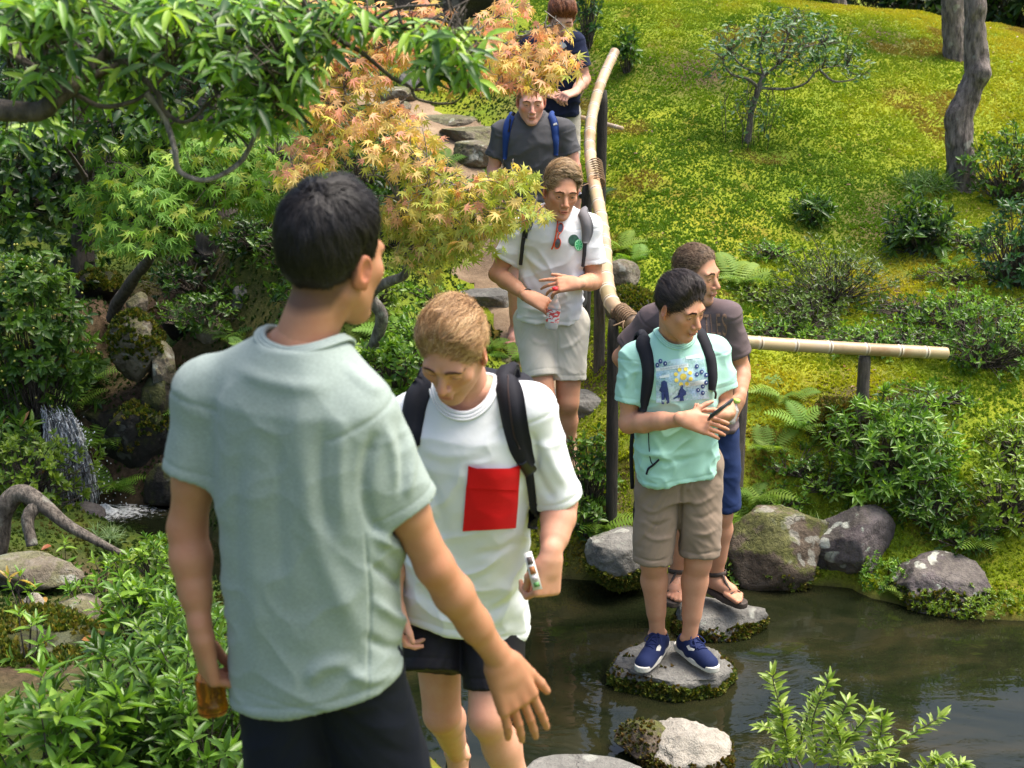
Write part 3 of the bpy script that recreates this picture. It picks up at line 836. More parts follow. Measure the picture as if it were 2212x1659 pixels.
def fern_frond(pairs=13, w=.36):
    v, f = [], []
    def rp(t): return np.array([0, t * (1 - .12 * t), .45 * t - .62 * t * t])
    for i in range(pairs):
        t = .10 + .88 * i / (pairs - 1); p = rp(t); q = rp(min(1, t + .045))
        L = w * (math.sin(math.pi * min(1, (t + .10) * .88)) ** .7) * (1 - .35 * t) + .015
        for s in (-1, 1):
            k = len(v); tip = p + np.array([s * L, .30 * L, -.22 * L]); mid = (p + tip) / 2
            v += [p - [0, .012, 0], mid + np.array([0, -.026, .012]), tip, mid + np.array([0, .036, .012]), q * .5 + p * .5]
            f += [(k, k+1, k+3), (k+1, k+2, k+3), (k, k+3, k+4)] if s > 0 else [(k, k+3, k+1), (k+1, k+3, k+2), (k, k+4, k+3)]
    for i in range(8):
        a, b = rp(i / 8), rp((i + 1) / 8); k = len(v); h = .009 * (1 - i / 9)
        v += [a + [h, 0, 0], a - [h, 0, 0], b]; f += [(k, k+1, k+2)]
    return np.array(v), np.array(f)

M_fern = leaf_mat('fern_leaf', .65, .4)
T_long = lance(.26, .35, .22); T_oval = lance(.42, .3, .15, 3); T_az = lance(.40, .3, .1, 2); T_narrow = lance(.2, .3, .3, 3)
T_maple = maple_leaf(); T_fern = fern_frond()
T_blade = (np.array([(-.03,0,0),(.03,0,0),(.02,.5,0),(-.02,.5,0),(0,1,-.25)], float), np.array([(0,1,2),(0,2,3),(3,2,4)]))
_var = {}

def leaf_set(parent, T, key, mats, ci, palette, mat, n_obj=0, name='leaf', mass='foliage', jitter=.18, seed=0):
    """the leaves of one plant: the n_obj that show largest are parts, the rest is one mass"""
    r = np.random.default_rng(seed + 99)
    pal = np.asarray(palette, float)
    ci = np.asarray(ci) % len(pal)
    pos = mats[:, :3, 3]; u, v = to_uv(pos)
    infr = (u > -20) & (u < 2232) & (v > -20) & (v < 1680)
    size = np.linalg.norm(mats[:, :3, 1], axis=1) / np.maximum(pos[:, 1], .2)
    order = np.argsort(-(size + 10 * infr)); sel = np.zeros(len(mats), bool); sel[order[:n_obj]] = True
    tv, tf = T
    for i in np.nonzero(sel)[0]:
        kk = (key, tuple(pal[ci[i]]), mat.name)
        me = _var.get(kk)
        if me is None:
            me = _var[kk] = np_mesh(name, tv, tf, np.broadcast_to(pal[ci[i]], tv.shape)); me.materials.append(mat)
        o = bpy.data.objects.new(name, me); COL.objects.link(o); o.parent = parent
        o.matrix_parent_inverse = Matrix.Translation(-parent.location); o.matrix_basis = Matrix(mats[i].tolist())
    rest = ~sel
    if rest.any():
        c = pal[ci[rest]] * r.uniform(1 - jitter, 1 + jitter, (rest.sum(), 1))
        v_, f_, c_ = scatter(tv, tf, mats[rest], c)
        o = link(mass, np_mesh(mass, v_, f_, c_), mat, parent); o['kind'] = 'stuff'

G_BRIGHT = [(.16,.31,.035),(.12,.26,.025),(.22,.38,.045),(.09,.20,.025),(.065,.15,.022),(.26,.42,.055)]
G_MID = [(.08,.175,.024),(.06,.14,.02),(.105,.215,.026),(.045,.105,.018),(.14,.25,.035)]
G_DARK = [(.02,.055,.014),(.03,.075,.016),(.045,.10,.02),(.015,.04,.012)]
G_YELLOW = [(.20,.30,.03),(.15,.25,.025),(.25,.36,.04),(.11,.20,.02)]
G_BLUE = [(.045,.12,.04),(.06,.15,.05),(.035,.09,.03),(.08,.18,.055)]

def shrub(name, label, cat, uvd, size, n_tips, per, leaf, T, key, palette, mat=None, n_obj=0, seed=0, group=None, shell=.55, droop=.1, lift=.6, stem_r=.004, stems=True, zc=.5, tipdir=.8):
    """rosettes of leaves on twigs spread through an ellipsoid that stands on the ground at uvd's column"""
    r = np.random.default_rng(seed)
    mat = mat or M_leaf
    base = on_ground(*uvd); c = base + np.array([0, 0, size[2] * zc])
    e = empty(name, base, label, cat, group)
    d = nrm(r.normal(0, 1, (n_tips, 3)) + np.array([0, -.25, .35])); rad = r.uniform(shell, 1, (n_tips, 1)) ** .6
    lump = 1 + .55 * fbm(d * 2 + seed, 1.3, 3, seed)[:, None]
    tips = c + d * rad * lump * np.asarray(size)
    g = ground_z(tips[:, 0], tips[:, 1]); tips[:, 2] = np.maximum(tips[:, 2], g + .02)
    if stems:
        mb = MB()
        pick = r.permutation(n_tips)[:min(n_tips, 160)]
        for i in pick:
            p0 = base + np.array([r.normal(0, .12 * size[0]), r.normal(0, .12 * size[1]), -.02])
            m = (p0 + tips[i]) / 2 + r.normal(0, .08 * size[0], 3); m[2] = max(m[2], p0[2] + .02)
            add_tube(mb, smooth_path([p0, m, tips[i]], 5), np.linspace(stem_r, stem_r * .45, 5), 4, caps=False)
        mb.build('twigs', M_bark, e)['kind'] = 'stuff'
    ax = nrm(d * tipdir + np.array([0, 0, lift]) + r.normal(0, .25, (n_tips, 3)))
    n = n_tips * per
    axr = np.repeat(ax, per, 0); P = np.repeat(tips, per, 0)
    phi = np.tile(np.arange(per) * 2.399, n_tips) + np.repeat(r.uniform(0, 6.3, n_tips), per)
    a1 = nrm(np.cross(axr, [.3, .5, .8])); a2 = np.cross(axr, a1)
    rad_ = a1 * np.cos(phi)[:, None] + a2 * np.sin(phi)[:, None]
    open_ = np.tile(np.linspace(.25, 1.25, per), n_tips) + r.normal(0, .15, n)
    y = axr * np.cos(open_)[:, None] + rad_ * np.sin(open_)[:, None] + np.array([0, 0, -droop])
    P = P - axr * (np.tile(np.linspace(0, .35, per), n_tips) * leaf)[:, None]
    M = frames(P, y, axr + rad_ * -.2, leaf * r.uniform(.7, 1.15, n) * np.tile(np.linspace(.75, 1.1, per), n_tips))
    up = np.clip((tips[:, 2] - c[2]) / size[2], -1, 1)
    ci = np.repeat(r.integers(0, len(palette), n_tips), per)
    ci = np.where(r.uniform(0, 1, n) < .35, r.integers(0, len(palette), n), ci)
    leaf_set(e, T, key, M, ci, palette, mat, n_obj, seed=seed)
    return e

def fern(label, uvd, n, length, palette, seed, group='ferns by the water and path', spread=1.0):
    r = np.random.default_rng(seed)
    b = on_ground(*uvd)
    e = empty('fern', b, label, 'fern', group)
    a = r.uniform(0, 6.3) + np.arange(n) * 2.4
    y = np.stack([np.cos(a) * spread, np.sin(a) * spread - .35, r.uniform(.25, .8, n)], -1)
    M = frames(np.repeat(b[None], n, 0) + r.normal(0, .02, (n, 3)) * [1, 1, .2], y, np.tile([0, -.2, 1.], (n, 1)), length * r.uniform(.6, 1.15, n))
    leaf_set(e, T_fern, 'fern', M, r.integers(0, len(palette), n), palette, M_fern, 300, name='frond', seed=seed)
    return e

def branch(parent, pts, r0, r1, mat, name='branch', n=None, sides=8, knots=0., seed=0):
    n = n or 8 * len(pts)
    p = smooth_path(pts, n)
    rad = np.linspace(r0, r1, n) * (1 + .10 * vnoise(p, 14, seed) + knots * np.maximum(0, vnoise(p, 5, seed + 3)))
    p = p + .15 * r0 * np.stack([vnoise(p, 6, seed + 11 * k) for k in range(3)], -1)
    mb = MB(); add_tube(mb, p, rad, sides)
    return mb.build(name, mat, parent, True)

def pads_points(pads, dens, r):
    out, pid = [], []
    for i, (u, v, d, ru, rv, dd, *k) in enumerate(pads):
        n = int(dens * ru * rv / 1000 * (k[0] if k else 1)) + 1
        q = r.normal(0, .45, (n, 3)); q = q / np.maximum(1, np.linalg.norm(q, axis=1, keepdims=True))
        out.append(at(u + q[:, 0] * ru, v + q[:, 1] * rv, d + q[:, 2] * dd)); pid.append(np.full(n, i))
    return np.concatenate(out), np.concatenate(pid)

def twig_mass(parent, tips, hubs, r, r0=.004, mat=None, every=1, sag=.02):
    mb = MB(); hubs = np.asarray(hubs)
    for p in tips[::every]:
        h = hubs[np.argmin(((hubs - p) ** 2).sum(1))]
        m = (p + h) / 2 + r.normal(0, .03, 3) + np.array([0, 0, sag])
        add_tube(mb, smooth_path([h, m, p], 5), np.linspace(r0, r0 * .4, 5), 4, caps=False)
    o = mb.build('twigs', mat or M_bark, parent); o['kind'] = 'stuff'

# ---------------------------------------------------------------- orange Japanese maple
r = np.random.default_rng(21)
mp = empty('maple_tree', on_ground(772,800,7.3), 'small maple with orange and yellow star leaves leaning over the path', 'tree')
branch(mp, [np.array([*at(772,800,7.3)[:2], gz(*at(772,800,7.3)[:2]) - .05]), at(772,795,7.3), at(807,747,7.2), at(825,684,7.1), at(799,640,7.05), at(835,612,6.95), at(874,594,6.9), at(878,560,6.85), at(900,500,6.8)], .036, .018, M_bark_grey, 'trunk', knots=.25)
hubs = []
for i, b in enumerate([
    [(878,560,6.85),(940,520,6.7),(1010,480,6.5),(1090,450,6.35),(1150,470,6.2)], [(900,500,6.8),(860,430,6.8),(820,380,6.8),(720,390,6.8),(640,380,6.7)],
    [(900,500,6.8),(930,430,6.7),(930,370,6.6),(1010,410,6.5),(1110,385,6.4)], [(679,400,6.9),(679,349,6.9),(718,277,6.9),(747,220,6.9),(743,176,6.95),(758,133,7.0),(720,80,7.0)],
    [(860,430,6.8),(850,340,6.9),(830,270,7.0),(895,194,7.1),(960,133,7.1),(1060,110,7.0),(1150,130,6.9),(1230,160,6.8)], [(895,194,7.1),(1000,190,7.0),(1100,190,6.9),(1180,195,6.8)],
    [(960,133,7.1),(1040,60,7.2),(1100,20,7.2)], [(1060,110,7.0),(1150,70,6.95),(1210,50,6.9)], [(747,220,6.9),(680,230,6.9),(620,240,6.85)], [(758,133,7.0),(840,90,7.1),(880,60,7.1)]]):
    pts = [at(*p) for p in b]
    branch(mp, pts, .0085, .003, M_bark_grey, 'branch', sides=6, seed=i)
    hubs += list(smooth_path(pts, 14))
pads = [(1120,125,6.95,105,60,.25),(1190,75,6.9,55,35,.15,.7),(1060,55,7.15,60,35,.2,.8),(1100,15,7.2,60,30,.2,.7),(1205,142,6.8,60,42,.15),(1010,170,7.0,80,45,.25),(1100,178,6.9,90,22,.2),(1170,186,6.75,50,13,.15),
        (720,120,7.0,110,60,.25),(800,50,7.1,110,50,.25),(880,110,7.1,90,50,.25),(690,40,7.05,80,50,.25),(620,240,6.85,70,40,.2),(760,185,7.0,90,40,.25),(920,30,7.15,60,30,.2),
        (700,240,6.9,70,50,.25),(690,330,6.85,80,40,.25),(635,375,6.7,50,35,.2),(765,280,6.85,70,45,.25),(850,330,6.8,90,55,.3),(920,375,6.65,70,45,.25),(850,255,6.95,70,40,.25),(900,300,6.8,60,35,.2),
        (900,440,6.7,70,45,.25),(1000,425,6.5,80,45,.2),(1080,405,6.4,65,40,.2),(1125,385,6.35,40,30,.15),(980,490,6.6,80,40,.2),(1060,475,6.4,80,40,.2),(1130,455,6.25,45,35,.15),(1172,468,6.15,18,16,.06,.8),
        (900,505,6.75,70,40,.2),(950,545,6.7,70,35,.2),(875,555,6.8,50,30,.2,.8),(1020,525,6.5,70,35,.2),(935,600,6.8,35,25,.12,.6),(850,480,6.8,60,50,.2)]
P, pid = pads_points(pads, 29, r)
n = len(P)
u_, v_ = to_uv(P)
y = np.stack([r.normal(0, .8, n), r.normal(-.35, .6, n), r.normal(-.55, .35, n)], -1)
M = frames(P, y, np.stack([r.normal(0, .45, n), r.normal(-.6, .4, n), r.normal(.85, .25, n)], -1), .052 * r.uniform(.65, 1.25, n))
PAL_OR = [(.82,.46,.25),(.80,.38,.25),(.84,.55,.26),(.82,.63,.20),(.70,.62,.14),(.56,.58,.11),(.44,.54,.09)]
hue = np.clip(.50 + (P[:, 2] - np.array([at(p[0], p[1], p[2])[2] for p in pads])[pid]) * -2.2 + (v_ - 260) / 1300 + np.clip((u_ - 850) / 1500, -.1, .2) * (v_ > 300) + r.normal(0, .20, n), 0, .999)
leaf_set(mp, T_maple, 'maple', M, (hue * 7).astype(int), PAL_OR, M_maple, 300, seed=3, jitter=.12)
twig_mass(mp, P, hubs, r, .0028, M_bark_grey, 4)

# ---------------------------------------------------------------- green maple
r = np.random.default_rng(22)
mg = empty('maple_tree', on_ground(252,665,8.5), 'maple with fresh green star leaves spreading over the stream', 'tree')
branch(mg, [at(245,690,8.5), at(256,650,8.4), at(290,600,8.2), at(322,556,8.0), at(345,480,7.8), at(360,400,7.7)], .045, .022, M_bark, 'trunk')
hubs = []
for i, b in enumerate([[(345,480,7.8),(280,400,7.3),(230,350,7.1)], [(345,480,7.8),(430,420,7.2),(520,400,7.1),(620,420,7.2)], [(322,540,8.0),(300,480,7.3),(350,500,7.0)], [(360,400,7.7),(420,330,7.4),(500,310,7.3),(600,330,7.5)], [(360,400,7.7),(300,330,7.5),(260,290,7.4)]]):
    pts = [at(*p) for p in b]; branch(mg, pts, .010, .003, M_bark, sides=6, seed=i); hubs += list(smooth_path(pts, 10))
pads = [(470,330,7.2,110,50,.3),(560,340,7.5,90,60,.3),(400,360,7.1,90,50,.25),(480,400,7.1,110,45,.25),(570,410,7.2,90,40,.25),(640,420,7.4,60,50,.25),(330,430,7.0,80,40,.25),(260,400,7.1,70,50,.25),(240,330,7.3,70,50,.25),
        (300,490,6.95,90,35,.2),(370,470,7.0,70,40,.2),(440,470,7.05,60,30,.2),(310,530,6.9,80,25,.2),(380,520,6.95,50,25,.15,.7),(420,460,7.0,45,30,.15),(520,300,7.7,100,40,.3),(420,290,7.6,100,40,.3),(330,310,7.6,90,40,.3),(650,350,7.9,60,60,.3),(620,300,7.9,60,40,.3),(510,440,7.3,50,20,.2,.6),(280,300,7.4,90,50,.3),(210,430,7.3,60,50,.3),(380,410,7.3,110,50,.3),(540,380,7.5,110,50,.3),(680,400,7.7,60,50,.25),(600,450,7.6,70,30,.2),(240,500,7.2,60,40,.2),(460,360,7.4,110,50,.3)]
P, pid = pads_points(pads, 27, r); n = len(P)
y = np.stack([r.normal(0, .7, n), r.normal(-.45, .5, n), r.normal(-.55, .3, n)], -1)
M = frames(P, y, np.stack([r.normal(0, .4, n), r.normal(-.5, .4, n), r.normal(.9, .25, n)], -1), .062 * r.uniform(.65, 1.2, n))
PAL_MG = [(.21,.42,.05),(.27,.48,.06),(.15,.33,.04),(.35,.52,.075),(.11,.25,.03),(.42,.50,.075),(.23,.44,.055)]
leaf_set(mg, T_maple, 'maple', M, r.integers(0, 7, n), PAL_MG, M_maple, 300, seed=4)
twig_mass(mg, P, hubs, r, .003, M_bark, 5)

# ---------------------------------------------------------------- the tree whose branches hang across the top of the picture
r = np.random.default_rng(23)
ft = empty('broadleaf_tree', np.array([-3.6, 3.4, gz(-3.6, 3.4)]), 'overhanging tree with long glossy leaves and crooked dark branches', 'tree')
branch(ft, [np.array([-3.6,3.4,.3]), np.array([-3.5,3.4,1.2]), np.array([-3.0,3.3,2.0]), np.array([-2.6,3.3,2.75]), np.array([-2.5,3.4,3.6])], .085, .05, M_bark, 'trunk', n=50)
branch(ft, [np.array([-2.75,3.3,2.4]), at(-320,215,3.3), at(-120,230,3.3), at(0,236,3.25), at(83,239,3.25), at(119,212,3.25), at(169,176,3.3), at(230,110,3.4)], .034, .013, M_bark, 'branch', n=50, knots=.3)
hubs = []
for i, (b, r0, r1) in enumerate([
    ([(-40,80,3.3),(0,104,3.3),(79,148,3.3),(155,198,3.3),(216,229,3.3),(274,223,3.3),(317,202,3.3),(370,150,3.3)], .009, .004),
    ([(317,202,3.3),(345,235,3.3),(364,274,3.3),(378,324,3.25),(389,371,3.25),(446,389,3.25),(515,353,3.3),(551,295,3.3),(605,209,3.3),(637,169,3.3)], .009, .003),
    ([(169,176,3.3),(310,120,3.4),(420,90,3.4),(560,50,3.45),(614,31,3.5),(689,47,3.4),(783,65,3.4),(850,60,3.4),(920,70,3.35)], .010, .003),
    ([(689,47,3.45),(740,90,3.4),(783,115,3.4),(848,169,3.4),(884,187,3.4),(905,216,3.4),(977,223,3.4),(1010,190,3.35)], .006, .0025),
    ([(230,110,3.4),(330,190,3.3),(355,240,3.3),(405,262,3.3),(470,200,3.35)], .008, .003),
    ([(310,120,3.4),(350,60,3.4),(420,20,3.4)], .007, .003), ([(100,130,3.3),(95,60,3.2),(120,10,3.2)], .006, .003), ([(420,90,3.4),(500,140,3.4),(560,150,3.4),(600,120,3.35)], .006, .003),
    ([(850,60,3.4),(940,40,3.35),(1000,70,3.3),(1040,100,3.3)], .004, .002), ([(783,65,3.4),(850,20,3.4),(950,10,3.4)], .005, .002)]):
    pts = [at(*p) for p in b]; branch(ft, pts, r0, r1, M_bark_grey if i == 1 else M_bark, sides=7, seed=i, knots=.3); hubs += list(smooth_path(pts, 24))
pads = [(90,50,3.2,110,60,.3),(260,50,3.3,130,60,.3),(420,50,3.35,110,60,.3),(560,70,3.4,100,70,.3),(150,140,3.35,140,60,.25),(320,130,3.4,120,60,.25),(470,140,3.35,110,60,.25),(580,160,3.35,80,60,.2),(250,210,3.45,120,40,.2,.6),(420,230,3.4,110,45,.2,.6),
        (560,240,3.35,70,50,.2,.6),(640,60,3.4,80,60,.25),(720,40,3.4,80,50,.2),(640,150,3.35,60,60,.2,.7),(600,230,3.3,50,50,.15,.6),(800,50,3.4,70,40,.2,.7),(870,70,3.35,60,40,.15,.7),(950,90,3.3,60,60,.15),(1000,110,3.3,50,55,.15),(940,160,3.35,50,50,.15,.8),(1010,170,3.3,35,30,.1,.6),(1020,80,3.3,40,35,.1,.7),
        (60,180,3.4,100,60,.2,.5),(350,10,3.3,200,30,.3),(130,0,3.1,150,40,.25),(600,10,3.4,150,30,.3)]
pads += [(120,250,3.5,110,50,.2,.35),(300,270,3.5,110,40,.2,.3),(480,280,3.45,90,50,.2,.35),(620,190,3.4,60,60,.2,.5),(700,110,3.4,60,50,.2,.5),(40,300,3.6,80,50,.2,.35)]
C, pid = pads_points(pads, 3.6, r); nc = len(C); per = 6
n = nc * per; Cr = np.repeat(C, per, 0)
phi = np.tile(np.arange(per) * 2.399, nc) + np.repeat(r.uniform(0, 6.3, nc), per)
y = np.stack([np.cos(phi), np.sin(phi) - .15, r.uniform(-1.2, .55, n)], -1)
M = frames(Cr + r.normal(0, .008, (n, 3)), y, np.stack([r.normal(0, .3, n), r.normal(-.45, .3, n), np.full(n, .9)], -1), .066 * r.uniform(.5, 1.2, n))
PAL_FT = [(.18,.36,.04),(.06,.14,.028),(.27,.46,.055),(.09,.20,.035),(.04,.10,.022),(.36,.54,.075),(.14,.30,.045)]
ci = np.repeat(r.integers(0, 7, nc), per); ci = np.where(r.uniform(0, 1, n) < .3, r.integers(0, 7, n), ci)
leaf_set(ft, T_long, 'long', M, ci, PAL_FT, M_leaf, 300, seed=5)
twig_mass(ft, C, hubs, r, .003, M_bark, 1)

# ---------------------------------------------------------------- trees behind, in the shade on the left
def leafy_tree(label, trunk, r0, pads, T, key, leaf, palette, dens, per, seed, n_obj=0, bark=None, mat=None, group='trees behind the stream', name='broadleaf_tree', cap=2.4):
    r = np.random.default_rng(seed)
    b = at(*trunk[0]); b[2] = gz(b[0], b[1])
    e = empty(name, b, label, 'tree', group)
    pts = [b - np.array([0, 0, .05])] + [at(*p) for p in trunk[1:]]
    branch(e, pts, r0, r0 * .55, bark or M_bark, 'trunk', seed=seed, sides=12, knots=.15)
    C, pid = pads_points(pads, dens, r); nc = len(C); n = nc * per
    hubs = list(smooth_path(pts, 20))[8:] + [at(p[0], p[1], p[2]) for p in pads]
    phi = np.tile(np.arange(per) * 2.399, nc) + np.repeat(r.uniform(0, 6.3, nc), per)
    y = np.stack([np.cos(phi), np.sin(phi) - .2, r.uniform(-1.0, .3, n)], -1)
    M = frames(np.repeat(C, per, 0) + r.normal(0, leaf * .2, (n, 3)), y, np.stack([r.normal(0, .4, n), r.normal(-.4, .4, n), np.full(n, .9)], -1), leaf * r.uniform(.6, 1.15, n))
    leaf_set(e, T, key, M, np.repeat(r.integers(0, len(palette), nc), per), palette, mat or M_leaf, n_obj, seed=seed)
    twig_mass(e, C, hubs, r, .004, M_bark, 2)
    for p in pads[::2]:
        h = hubs[0]; q = at(p[0], p[1], p[2]); branch(e, [hubs[0], (hubs[0] + q) / 2 + r.normal(0, .1, 3), q], r0 * .3, .004, bark or M_bark, sides=6, seed=seed)
    return e
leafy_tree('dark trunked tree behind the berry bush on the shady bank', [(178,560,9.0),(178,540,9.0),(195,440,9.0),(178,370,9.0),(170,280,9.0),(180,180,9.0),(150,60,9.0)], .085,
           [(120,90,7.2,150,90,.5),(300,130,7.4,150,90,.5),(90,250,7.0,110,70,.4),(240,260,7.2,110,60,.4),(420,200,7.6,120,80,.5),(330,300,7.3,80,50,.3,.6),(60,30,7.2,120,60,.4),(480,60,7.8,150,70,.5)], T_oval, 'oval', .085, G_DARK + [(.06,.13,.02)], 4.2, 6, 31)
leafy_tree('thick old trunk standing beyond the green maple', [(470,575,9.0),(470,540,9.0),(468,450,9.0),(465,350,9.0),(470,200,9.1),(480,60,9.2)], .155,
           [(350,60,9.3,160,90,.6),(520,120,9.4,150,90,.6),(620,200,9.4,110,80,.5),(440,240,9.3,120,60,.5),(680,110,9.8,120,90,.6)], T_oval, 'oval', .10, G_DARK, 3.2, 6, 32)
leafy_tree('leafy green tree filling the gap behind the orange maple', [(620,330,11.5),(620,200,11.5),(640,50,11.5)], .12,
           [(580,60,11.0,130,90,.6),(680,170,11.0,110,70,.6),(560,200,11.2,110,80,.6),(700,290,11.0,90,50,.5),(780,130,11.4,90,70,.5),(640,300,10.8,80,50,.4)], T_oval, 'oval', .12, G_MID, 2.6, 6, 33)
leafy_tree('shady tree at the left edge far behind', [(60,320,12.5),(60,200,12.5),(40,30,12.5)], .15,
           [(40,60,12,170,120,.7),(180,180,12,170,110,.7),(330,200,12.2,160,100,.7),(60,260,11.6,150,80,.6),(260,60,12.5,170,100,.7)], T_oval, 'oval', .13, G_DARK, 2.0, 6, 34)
for i, (u, d, rr, lb) in enumerate([(1045,14.5,.16,'grey leaning trunk at the top edge above the maple'),(880,15.5,.12,'dark trunk at the top edge left of the grey trunk')]):
    leafy_tree(lb, [(u - 70, 30, d),(u - 50, 20, d),(u, -40, d),(u + 60, -160, d)], rr, [(u - 80,-200,d,200,90,.8),(u + 90,-160,d + .5,200,90,.8)], T_oval, 'oval', .13, G_MID, 1.2, 6, 40 + i, bark=M_bark_grey, group='trunks along the top edge')

# pines on the hill
def pine(label, pts, r0, seed, knots):
    P = [at(*p) for p in pts]; b = P[0].copy(); b[2] = gz(b[0], b[1])
    e = empty('pine_tree', b, label, 'tree', 'pines on the hill')
    P = [b - np.array([0, 0, .06])] + P[1:]
    top = P[-1]
    P += [top + np.array([.1, .2, 1.0]), top + np.array([-.1, .3, 2.2]), top + np.array([.1, .4, 3.2])]
    n = 150
    p = smooth_path(P, n)
    rad = np.linspace(r0 * 1.12, r0 * .35, n); rad[:8] *= np.linspace(1.35, 1, 8)
    v, f, f3 = tube_arrays(p, rad, 40)
    rr = np.random.default_rng(seed)
    ctr = np.concatenate([np.repeat(p, 40, 0), p[:1], p[-1:]]); dirv = nrm(v - ctr)
    plates = fbm(v * np.array([1, 1, .4]), 22, 3, seed)
    v = v + dirv * (r0 * .30 * np.minimum(np.abs(plates), .35) - r0 * .05 + r0 * .10 * fbm(v, 4, 2, seed))[:, None]
    for (ku, kv, kd, kr, ka) in knots:
        k = at(ku, kv, kd); g = np.exp(-((v - k) ** 2).sum(1) / kr ** 2); v = v + dirv * (ka * g)[:, None]
    mb = MB(); mb.add(v, f); mb.f3.append(f3.astype(np.int32)); mb.build('trunk', M_bark_pine, e, True)
    C = []
    for k in range(7):
        h = p[int(n * rr.uniform(.72, .98))]; q = h + np.array([rr.normal(0, .9), rr.normal(0, .9), rr.uniform(.1, .5)])
        branch(e, [h, (h + q) / 2 + np.array([0, 0, .12]), q], .035, .012, M_bark_pine, sides=6, seed=k)
        C.append(q + rr.normal(0, 1, (26, 3)) * [.28, .28, .08])
    C = np.concatenate(C); per = 9; m = len(C) * per
    M = frames(np.repeat(C, per, 0), nrm(rr.normal(0, 1, (m, 3)) + [0, 0, .5]), rr.normal(0, 1, (m, 3)), .13 * rr.uniform(.7, 1.2, m))
    leaf_set(e, T_blade, 'needle', M, rr.integers(0, 4, m), G_DARK, M_leaf, 0, mass='needles', seed=seed)
    return e
pine('crooked front pine trunk with a cut knot', [(2076,408,10.2),(2076,390,10.2),(2073,310,10.2),(2074,252,10.2),(2091,205,10.2),(2109,155,10.2),(2106,80,10.2),(2103,0,10.2),(2098,-120,10.2)], .100, 51, [(2030,248,10.12,.10,.07),(2128,160,10.1,.07,.06),(2130,15,10.1,.08,.05),(2050,310,10.1,.08,.02)])
pine('straight rough pine trunk just behind the crooked one', [(2070,185,12.2),(2070,170,12.2),(2064,90,12.2),(2058,0,12.2),(2055,-120,12.2)], .115, 52, [])
pine('slim pine trunk on the crest of the hill', [(1822,38,13.8),(1820,30,13.8),(1812,0,13.8),(1800,-100,13.8)], .07, 53, [])

# ---------------------------------------------------------------- small tree on the moss
r = np.random.default_rng(24)
st = empty('small_tree', on_ground(1612,300,10.75), 'little spreading tree with blue green leaves on the moss hill', 'tree')
_b = on_ground(1612,300,10.75)
branch(st, [_b - np.array([0,0,.03]), at(1618,285,10.75), at(1624,240,10.75), at(1640,190,10.75), at(1650,165,10.75)], .028, .018, M_bark_grey, 'trunk', knots=.4)
hubs = []
for i, b in enumerate([[(1640,190,10.75),(1615,170,10.7),(1580,160,10.7),(1562,130,10.7),(1575,110,10.7)], [(1640,190,10.75),(1700,192,10.7),(1740,180,10.6),(1770,150,10.6),(1830,140,10.6)], [(1770,150,10.6),(1800,175,10.6),(1840,172,10.6),(1860,160,10.6)],
                       [(1650,165,10.75),(1680,140,10.7),(1730,105,10.7),(1780,95,10.7)], [(1650,165,10.75),(1640,120,10.8),(1650,80,10.8)], [(1650,165,10.75),(1600,140,10.9),(1560,90,10.9)], [(1680,140,10.7),(1700,80,10.8),(1720,40,10.8)]]):
    pts = [at(*p) for p in b]; branch(st, pts, .011, .004, M_bark_grey, sides=6, seed=i, knots=.3); hubs += list(smooth_path(pts, 10))
pads = [(1580,110,10.8,55,45,.25),(1640,80,10.8,70,45,.3),(1710,70,10.8,80,50,.3),(1780,90,10.7,70,45,.3),(1830,125,10.6,45,35,.2),(1700,120,10.7,80,35,.3),(1620,150,10.8,70,25,.25,.6),(1750,130,10.7,60,30,.25,.7),(1560,140,10.75,35,25,.2,.6),(1850,165,10.6,35,18,.15,.6),(1610,230,10.7,55,45,.15,.5),(1640,260,10.65,45,30,.15,.5),(1690,45,10.9,60,25,.3,.6)]
pads = [(a, b, c, d_ * 1.3, e * 1.25, f_ * 1.3, *k_) for a, b, c, d_, e, f_, *k_ in pads]
P, _ = pads_points(pads, 26, r); n = len(P)
M = frames(P, np.stack([r.normal(0, 1, n), r.normal(-.3, .8, n), r.normal(-.2, .4, n)], -1), np.stack([r.normal(0, .5, n), r.normal(-.5, .4, n), np.full(n, .9)], -1), .055 * r.uniform(.6, 1.2, n))
leaf_set(st, T_oval, 'oval', M, r.integers(0, 4, n), [(.07,.17,.055),(.10,.22,.07),(.05,.125,.04),(.13,.25,.07)], M_leaf, 0, seed=6)
twig_mass(st, P, hubs, r, .003, M_bark, 3)
mb = MB()
for k in range(14):
    p = _b + np.array([r.normal(0, .13), r.normal(-.05, .08), 0]); p[2] = gz(p[0], p[1]); add_tube(mb, smooth_path([p, p + np.array([r.normal(0, .02), 0, .18]), p + np.array([r.normal(0, .05), r.normal(0, .03), r.uniform(.25, .45)])], 5), .003, 4)
mb.build('suckers', M_bark, st)['kind'] = 'stuff'

# ---------------------------------------------------------------- shrubs on the right bank and hill
HS = 'azaleas on the hillside'
shrub('azalea_bush', 'large bright green azalea in front of the lone fence post', 'bush', (1930,1060,6.95), (.40,.30,.36), 330, 8, .062, T_long, 'long', G_BRIGHT[:5], n_obj=300, seed=61, group=HS, zc=.42, shell=.35)
shrub('azalea_bush', 'low azalea spreading to the water below the large one', 'bush', (2010,1130,6.75), (.22,.16,.16), 90, 8, .055, T_long, 'long', G_MID, n_obj=100, seed=62, group=HS)
shrub('azalea_bush', 'yellow green azalea at the picture edge above the lichen rock', 'bush', (2170,1120,6.7), (.28,.25,.22), 150, 7, .045, T_az, 'az', G_YELLOW, n_obj=120, seed=63, group=HS)
shrub('azalea_bush', 'spreading azalea beyond the end of the bamboo rail', 'bush', (2120,860,7.7), (.36,.3,.22), 260, 6, .042, T_az, 'az', G_MID + G_BRIGHT[:2], n_obj=120, seed=64, group=HS)
